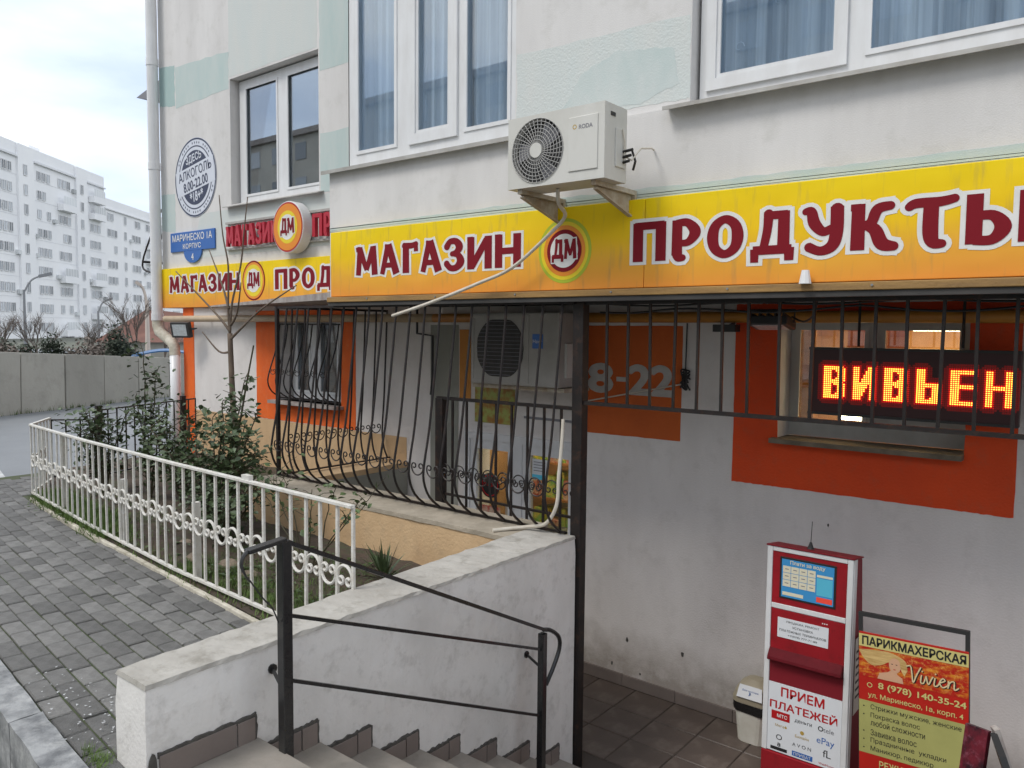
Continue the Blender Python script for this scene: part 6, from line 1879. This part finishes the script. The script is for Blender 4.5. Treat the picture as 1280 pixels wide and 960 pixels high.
gr_ = gm.build('grass', M['grass'], None); gr_['kind'] = 'stuff'; tag(gr_, 'short green grass and weeds in the garden bed', 'grass')
cv = MB()
for _ in range(900):
    X = rg.uniform(-4.7, -3.4) if rg.random() < .6 else rg.uniform(-7.6, -4.7); Y = rg.uniform(2.6, 3.4)
    s = rg.uniform(.015, .035); z = rg.uniform(.01, .07); a = rg.uniform(0, 2 * pi)
    cv.add([(X + s * cos(a), Y + s * sin(a), z), (X - s * .5 * sin(a), Y + s * .5 * cos(a), z + .008), (X - s * cos(a), Y - s * sin(a), z + rg.uniform(-.01, .01)), (X + s * .5 * sin(a), Y - s * .5 * cos(a), z + .008)], [(0, 1, 2, 3)])
o = cv.build('ground_cover', M['leaf2'], None); o['kind'] = 'stuff'; tag(o, 'broad leaved weeds between the bushes', 'weeds')
stn = [(-4.95, 2.75, .09), (-4.62, 2.80, .10), (-4.35, 2.78, .08), (-5.35, 2.9, .08), (-3.98, 2.72, .05)]
slab = ['flat tan stone left of the thick fence post', 'largest tan garden stone behind the thick fence post', 'tan garden stone behind the handrail curl', 'tan stone under the large rose bush', 'small stone at the garden edge near the wall']
for i, (x, y, r) in enumerate(stn):
    mb = MB(); rnd = random.Random(i)
    rings = []
    for k, (rr, zz) in enumerate(((.8, 0), (1, .3), (.9, .7), (.5, .95))):
        rings.append([(x + r * rr * cos(2 * pi * q / 9) * rnd.uniform(.85, 1.1), y + r * .7 * rr * sin(2 * pi * q / 9) * rnd.uniform(.85, 1.1), .0 + r * zz * .8) for q in range(9)])
    vs = [p for rr in rings for p in rr]
    fs = [(a * 9 + q, a * 9 + (q + 1) % 9, (a + 1) * 9 + (q + 1) % 9, (a + 1) * 9 + q) for a in range(3) for q in range(9)] + [tuple(27 + q for q in range(9))]
    o = mb.add(vs, fs).build('garden_stone', M['stone'], None, (x, y, 0), smooth=False); tag(o, slab[i], 'stone', 'stones in the garden bed')
# fallen leaves / debris on pavement
rnd = random.Random(8)
db = MB()
for _ in range(110):
    X = rnd.uniform(-3.9, -2.95); Y = rnd.uniform(1.2, 1.5); s = rnd.uniform(.003, .009); a = rnd.uniform(0, 6)
    db.add([(X + s * cos(a + q), Y + s * sin(a + q), .006 + rnd.uniform(0, .004)) for q in (0, 1.8, 3.4)], [(0, 1, 2)])
o = db.build('litter_specks', M['linepaint'], None); o['kind'] = 'stuff'; tag(o, 'pale specks of plaster and litter on the pavers by the kerb', 'litter')

# ================================================================== DISTANCE
# concrete wall panels
cw = thing('concrete_wall', 'long grey concrete panel wall across the road', 'wall', (-16.6, 7, -.03))
B0 = Vector((-15.98, 5.20, 0)); du = Vector((-.404, .915, 0)).normalized(); nn_ = Vector((-du.y, du.x, 0))
if nn_.x > 0: nn_ = -nn_
for i in range(-7, 11):
    s0, s1 = i * 1.02 - .55, (i + 1) * 1.02 - .575
    h0, h1 = 1.12 - .055 * s0, 1.12 - .055 * s1
    h0 = min(h0, 1.3); h1 = min(h1, 1.3)
    j = rnd.uniform(-.012, .012)
    sh_ = du * .12
    a, b = B0 + du * s0 + nn_ * (.01 + j), B0 + du * s1 + nn_ * (.01 + j)
    th = nn_ * .16
    up0, up1 = Vector((0, 0, h0)) + sh_ + nn_ * .10, Vector((0, 0, h1)) + sh_ + nn_ * .10
    dn = Vector((0, 0, -.06))
    MB().hexa([a + dn, b + dn, b + th + dn, a + th + dn, a + up0, b + up1, b + up1 + th, a + up0 + th]).build('wall_panel', M['concrete'], cw, bevel=.01)
MB().hexa([B0 + du * -8 + nn_ * .09 + Vector((0, 0, -.05)), B0 + du * 11 + nn_ * .09 + Vector((0, 0, -.05)), B0 + du * 11 + nn_ * .17 + Vector((0, 0, -.05)), B0 + du * -8 + nn_ * .17 + Vector((0, 0, -.05)),
           B0 + du * -8 + nn_ * .19 + Vector((0, 0, 1.15)) + du * .12, B0 + du * 11 + nn_ * .19 + Vector((0, 0, .40)) + du * .12, B0 + du * 11 + nn_ * .21 + Vector((0, 0, .40)) + du * .12, B0 + du * -8 + nn_ * .21 + Vector((0, 0, 1.15)) + du * .12]).build('joint_filler', M['mortar'], cw)
# weeds along its foot
fw = MB()
for _ in range(500):
    s = rnd.uniform(-6, 10); p = B0 + du * s - nn_ * rnd.uniform(0, .12); h = rnd.uniform(.02, .09); a = rnd.uniform(0, 6)
    fw.add([(p.x - .01, p.y, -.03), (p.x + .01, p.y, -.03), (p.x + .03 * cos(a), p.y + .03 * sin(a), h)], [(0, 1, 2)])
o = fw.build('verge_weeds', M['grass'], None); o['kind'] = 'stuff'; tag(o, 'weeds along the foot of the concrete wall', 'weeds')

# big white block
bb = thing('apartment_block', 'long white ten storey panel apartment block in the distance', 'building', (-140, 60, -3))
P0 = Vector((-126, 42, 0)); U = Vector((-.656, .755, 0)).normalized(); Nn = Vector((.755, .656, 0)).normalized()


def bp(s, o_, z): v = P0 + U * s + Nn * o_; return Vector((v.x, v.y, z))


def bbox(mb, s0, s1, o0, o1, z0, z1):
    mb.hexa([bp(s0, o1, z0), bp(s1, o1, z0), bp(s1, o0, z0), bp(s0, o0, z0), bp(s0, o1, z1), bp(s1, o1, z1), bp(s1, o0, z1), bp(s0, o0, z1)])


mb = MB(); bbox(mb, -30, 30.6, -12, 0, -3, 28.0); mb.build('main_block', M['farwhite'], bb)
mb = MB(); bbox(mb, 30.7, 90, -12, -.3, -3, 24.6); mb.build('lower_block', M['farwhite'], bb)
mb = MB(); bbox(mb, 4.0, 8.0, 0.01, .3, -3, 27.9); mb.build('stair_tower', M['farwhite'], bb)
mb = MB(); bbox(mb, 20.4, 24.0, .01, .3, -3, 27.9); mb.build('stair_tower', M['farwhite'], bb)
for s0, s1 in ((-30, 3.9), (8.1, 20.3), (24.1, 30.6)):
    mb = MB(); bbox(mb, s0, s1, .02, .35, 25.9, 26.1); mb.build('cornice', M['farseam'], bb)
mb = MB(); bbox(mb, 30.8, 90, -.28, .0, 22.6, 22.8); mb.build('cornice', M['farseam'], bb)
for z in [(-.0 + 2.93 * i) for i in range(9)]:
    mb = MB(); bbox(mb, -30, 30.5, .012, .03, z + 2.85, z + 2.90); mb.build('panel_seam', M['farseam'], bb)
wv = MB(); wv.v = []
def fm_(w, h):
    q = MB()
    vs = [U * (-w / 2), U * (w / 2), U * (w / 2) + Vector((0, 0, h)), U * (-w / 2) + Vector((0, 0, h))]
    q.add([tuple(v + Nn * .06) for v in vs], [(0, 1, 2, 3)]); return q
win = fm_(.85, 1.2); win2 = fm_(.75, 1.4)
fr1 = MB(); fr2 = MB()
for q, w, h in ((fr1, .85, 1.2), (fr2, .75, 1.4)):
    for a0, a1, z0, z1 in ((-w / 2 - .1, -w / 2, -.1, h + .1), (w / 2, w / 2 + .1, -.1, h + .1), (-w / 2, w / 2, -.1, 0), (-w / 2, w / 2, h, h + .1), (-.04, .04, 0, h)):
        vs = [U * a0 + Nn * .02, U * a1 + Nn * .02, U * a1 - Nn * .02, U * a0 - Nn * .02]
        q.hexa([tuple(v + Vector((0, 0, z0)) + Nn * .09) for v in vs] + [tuple(v + Vector((0, 0, z1)) + Nn * .09) for v in vs])
winm = win.mesh('window', M['farglass']); win2m = win2.mesh('window', M['farglass'])
fr1m = fr1.mesh('frame', M['pvc']); fr2m = fr2.mesh('frame', M['pvc'])
balm = MB(); balm.hexa([tuple(U * a + Nn * o_ + Vector((0, 0, z))) for z in (0, 1.05) for a, o_ in ((-2.1, 1.0), (2.1, 1.0), (2.1, .05), (-2.1, .05))]); balme = balm.mesh('balcony', M['farwhite'])
glzm = MB()
for k in range(5):
    a = -2.0 + k * .8
    glzm.add([tuple(U * (a + .06) + Nn * .98 + Vector((0, 0, 1.12))), tuple(U * (a + .74) + Nn * .98 + Vector((0, 0, 1.12))), tuple(U * (a + .74) + Nn * .98 + Vector((0, 0, 2.3))), tuple(U * (a + .06) + Nn * .98 + Vector((0, 0, 2.3)))], [(0, 1, 2, 3)])
glze = glzm.mesh('balcony_glazing', M['farroom'])
acm = MB(); acm.hexa([tuple(U * a + Nn * o_ + Vector((0, 0, z))) for z in (0, .6) for a, o_ in ((-.4, .45), (.4, .45), (.4, .05), (-.4, .05))]); acme = acm.mesh('wall_unit', M['farroom'])
BS = Vector((-140, 60, -3))
cols = [(.9, 3), (5.7, 1), (11.0, 3), (17.0, 3), (22.1, 1), (27.0, 3), (34.0, 3), (39.3, 1), (44.0, 3), (50.3, 3), (56.0, 1), (61, 3)]
rnd = random.Random(4)
for ci, (s, kind) in enumerate(cols):
    off = .3 if kind == 1 and s < 25 else (.0 if s < 30.7 else -.3)
    for r_ in range(-1, 9):
        if r_ == 8 and s > 30: continue
        z = 1.5 + 2.86 * r_ - .72
        if kind == 1:
            p = bp(s, off, z) - BS
            w_ = inst('window', win2m, bb, p); BASE[w_.name] = BS
            inst('frame', fr2m, w_, (0, 0, 0))
        else:
            bal = (ci % 4 in (1, 3)) and rnd.random() < .32
            if bal:
                p = bp(s, off, z - .9) - BS
                inst('balcony', balme, bb, p); inst('balcony_glazing', glze, bb, p)
            else:
                for dx in (-1.3, 0, 1.3):
                    if rnd.random() < .04: continue
                    w_ = inst('window', winm, bb, bp(s + dx, off, z) - BS)
                    inst('frame', fr1m, w_, (0, 0, 0))
            if rnd.random() < .28: inst('wall_unit', acme, bb, bp(s + rnd.choice((-2.6, 2.7)), off, z - .3) - BS)
mb = MB(); bbox(mb, -6, 2, -6, -2, 28.0, 29.6); mb.build('roof_box', M['farwhite'], bb)
mb = MB(); bbox(mb, 11, 14, -5, -2, 28.0, 29.2); mb.build('roof_box', M['farwhite'], bb)

# opposite house behind the viewer: it shows as a reflection in the wing window
oh_ = thing('brick_house', 'beige six storey house across the street mirrored in the window glass', 'building', (-40, -34, 0))
MB().box(-88, 24, -46, -34, -.3, 19.0).build('wall', M['street_beige'], oh_)
MB().box(-88.4, 24.4, -46.4, -33.6, 19.01, 19.5).build('roof', M['greystrip'], oh_)
wm_ = MB().box(-.8, .8, -.02, .05, 0, 1.5).mesh('window', M['farglass'])
for r_ in range(6):
    for c_ in range(30): inst('window', wm_, oh_, (-86 + c_ * 3.6 + 40, .02, 1.4 + r_ * 3.1))

# street lamps
def lamp(px_dir, dist, zt, label, arm, m_='lampgrey', r=.07):
    x, y = px_dir[0] * dist, px_dir[1] * dist
    t = thing('street_lamp', label, 'street lamp', (x, y, 0), 'street lamps beyond the concrete wall')
    MB().tube([(x, y, 0), (x, y, zt)], r, 8, r2=r * .6).build('pole', M[m_], t)
    MB().tube(cr([(x, y, zt - .1), (x + arm[0] * .4, y + arm[1] * .4, zt + .35), (x + arm[0], y + arm[1], zt + .55)], 4), r * .5, 6).build('arm', M[m_], t)
    MB().beam((x + arm[0] * .8, y + arm[1] * .8, zt + .5), (x + arm[0] * 1.5, y + arm[1] * 1.5, zt + .62), .22, .10).build('lamp_head', M[m_], t)


lamp((-.9427, .3336), 34, 2.9, 'grey street lamp leftmost beyond the concrete wall', (.25, .55))
lamp((-.917, .3989), 42, 2.3, 'thin dark lamp post in the middle beyond the concrete wall', (.1, .4), r=.08)
lamp((-.896, .444), 30, 2.5, 'cream pole with a flat head beside the drainpipe', (-.1, -.2), 'creampole', r=.10)


def bare_tree(name, label, x, y, z, h, seed, spread=.5, m_='drybrush', cat='tree'):
    rng = random.Random(seed)
    t = thing(name, label, cat, (x, y, z), 'trees and bushes beyond the concrete wall')
    tr = MB(); tr.tube([(x, y, z), (x + .03, y, z + h * .25), (x, y, z + h * .45)], .04 * h / 2, 6, r2=.02 * h / 2); tr.build('trunk', M[m_], t)
    cr_ = MB()
    def grow(p, d, L, r, dep):
        q = p + d * L
        cr_.tube([p, p + d * L * .5 + Vector((rng.uniform(-.03, .03), rng.uniform(-.03, .03), 0)), q], r, 3, r2=r * .6, caps=False)
        if dep == 0: return
        for _ in range(3):
            nd = (d + Vector((rng.uniform(-1, 1), rng.uniform(-1, 1), rng.uniform(-.3, .7))) * spread).normalized()
            grow(p + d * L * rng.uniform(.4, 1), nd, L * rng.uniform(.6, .85), r * .6, dep - 1)
    for _ in range(5):
        d = Vector((rng.uniform(-.6, .6), rng.uniform(-.6, .6), 1)).normalized()
        grow(Vector((x, y, z + h * rng.uniform(.15, .4))), d, h * .26, .02 * h / 2, 4)
    cr_.build('crown', M[m_], t)


def far_bush(label, x, y, z, w, h, seed, m_='farleaf', cat='bush', n=1500):
    rng = random.Random(seed)
    t = thing('bush', label, cat, (x, y, z), 'trees and bushes beyond the concrete wall')
    MB().tube([(x, y, z), (x, y, z + h * .4)], .05, 5).build('trunk', M['drybrush'], t)
    mb = MB()
    cl = [(rng.uniform(-w, w) * .6, rng.uniform(-w, w) * .5, rng.uniform(.25, .85) * h) for _ in range(9)]
    for _ in range(n):
        c_ = rng.choice(cl)
        p = Vector((x + c_[0] + rng.gauss(0, w * .2), y + c_[1] + rng.gauss(0, w * .2), z + max(.05, c_[2] + rng.gauss(0, h * .13))))
        a = Vector((rng.uniform(-1, 1), rng.uniform(-1, 1), rng.uniform(-1, 1))).normalized() * .05
        b_ = a.cross(Vector((rng.uniform(-1, 1), rng.uniform(-1, 1), 1)))  .normalized() * .03
        mb.add([p - a, p + b_, p + a, p - b_], [(0, 1, 2, 3)])
    mb.build('crown', M[m_], t)


def pxdir(px, d):          # horizontal direction through a horizon pixel
    c_ = (px - 640, -(407 - 480), -985)
    v = Vector((R[0][0] * c_[0] + R[0][1] * c_[1] + R[0][2] * c_[2], R[1][0] * c_[0] + R[1][1] * c_[1] + R[1][2] * c_[2]))
    v.normalize(); return v.x * d, v.y * d


bushes = [(-25, 24, 1.0, 1.5, 'low evergreen bush at the far left end above the wall', 'farleaf'), (5, 24, 1.1, 1.55, 'dark bush at the left picture edge above the wall', 'drybrush'), (17, 25, .8, 1.6, 'rounded dark evergreen left of the first street lamp', 'farleaf'), (28, 24, .7, 1.5, 'evergreen bush at the foot of the first street lamp', 'farleaf'),
          (66, 24, .5, 1.75, 'narrow conifer standing above the wall left of the middle lamp post', 'farleaf'), (85, 25, .8, 1.35, 'grey green bush right of the narrow conifer', 'leaf2'), (103, 24, .9, 1.45, 'dry brown bush left of the middle lamp post', 'drybrush'), (125, 25, .9, 1.5, 'dry brown bush right of the middle lamp post', 'drybrush'),
          (150, 22, .7, 2.0, 'tall dark evergreen beside the rust coloured roof', 'farleaf'), (160, 23, .5, 1.6, 'dark evergreen just left of the cream pole', 'farleaf')]
for i, (px, d, w, h, lb, m_) in enumerate(bushes):
    x, y = pxdir(px, d); far_bush(lb, x, y, -.05, w * .75, h * .76, 40 + i, m_)
for i, (px, d, h, lb) in enumerate(((0, 27, 2.4, 'bare tree cut by the left picture edge above the wall'), (45, 28, 2.2, 'pale bare tree right of the first street lamp'), (112, 27, 1.9, 'low bare tree by the middle lamp post'), (168, 27, 2.7, 'tallest bare tree in front of the rust coloured roof'), (205, 28, 2.1, 'bare tree seen behind the drainpipe bend'))):
    x, y = pxdir(px, d); bare_tree('bare_tree', lb, x, y, -.05, h, 60 + i)
# rust roofed shed
x, y = pxdir(197, 36)
shd = thing('shed', 'low shed with a rust coloured roof beyond the wall', 'shed', (x, y, 0))
ux_, uy_ = -.44, -.90
sv = []
def shp(a, b_, z): return (x + a * .45 + b_ * -.893, y + a * .893 + b_ * .45, z)
MB().hexa([shp(-2.2, 0, 0), shp(5, 0, 0), shp(5, 3, 0), shp(-2.2, 3, 0), shp(-2.2, 0, 1.0), shp(5, 0, 1.0), shp(5, 3, 1.0), shp(-2.2, 3, 1.0)]).build('wall', M['concrete'], shd)
MB().add([shp(-2.4, -.2, .95), shp(5.2, -.2, .95), shp(3.0, 1.5, 2.0), shp(-.4, 1.5, 2.35), shp(-2.4, 3.2, .95), shp(5.2, 3.2, .95)], [(0, 1, 2, 3), (0, 3, 4), (4, 3, 2, 5), (1, 5, 2)]).build('roof', M['brickred'], shd)
# blue curved sheet on posts, standing in for a parked vehicle's roof
x, y = pxdir(196, 21)
bc = thing('vehicle_roof_stand_in', 'low blue curved sheet standing in for a parked vehicle just beyond the concrete wall', 'canopy', (x, y, 0))
def cpt(a, b_, z): return (x + a * .45 + b_ * -.893, y + a * .893 + b_ * .45, z)
mb = MB()
for i in range(10):
    a0, a1 = -.6 + i * .16, -.6 + (i + 1) * .16
    z0_, z1_ = .86 + .16 * sin(pi * i / 10), .86 + .16 * sin(pi * (i + 1) / 10)
    mb.hexa([cpt(a0, 0, z0_ - .03), cpt(a1, 0, z1_ - .03), cpt(a1, 2, z1_ - .03), cpt(a0, 2, z0_ - .03), cpt(a0, 0, z0_), cpt(a1, 0, z1_), cpt(a1, 2, z1_), cpt(a0, 2, z0_)])
mb.build('stand_in_sheet', M['stand_in_blue'], bc)
for a in (-.5, .9): MB().tube([cpt(a, .1, 0), cpt(a, .1, .9)], .03, 6).build('post', M['lampgrey'], bc)  # posts added to hold up the vehicle stand-in
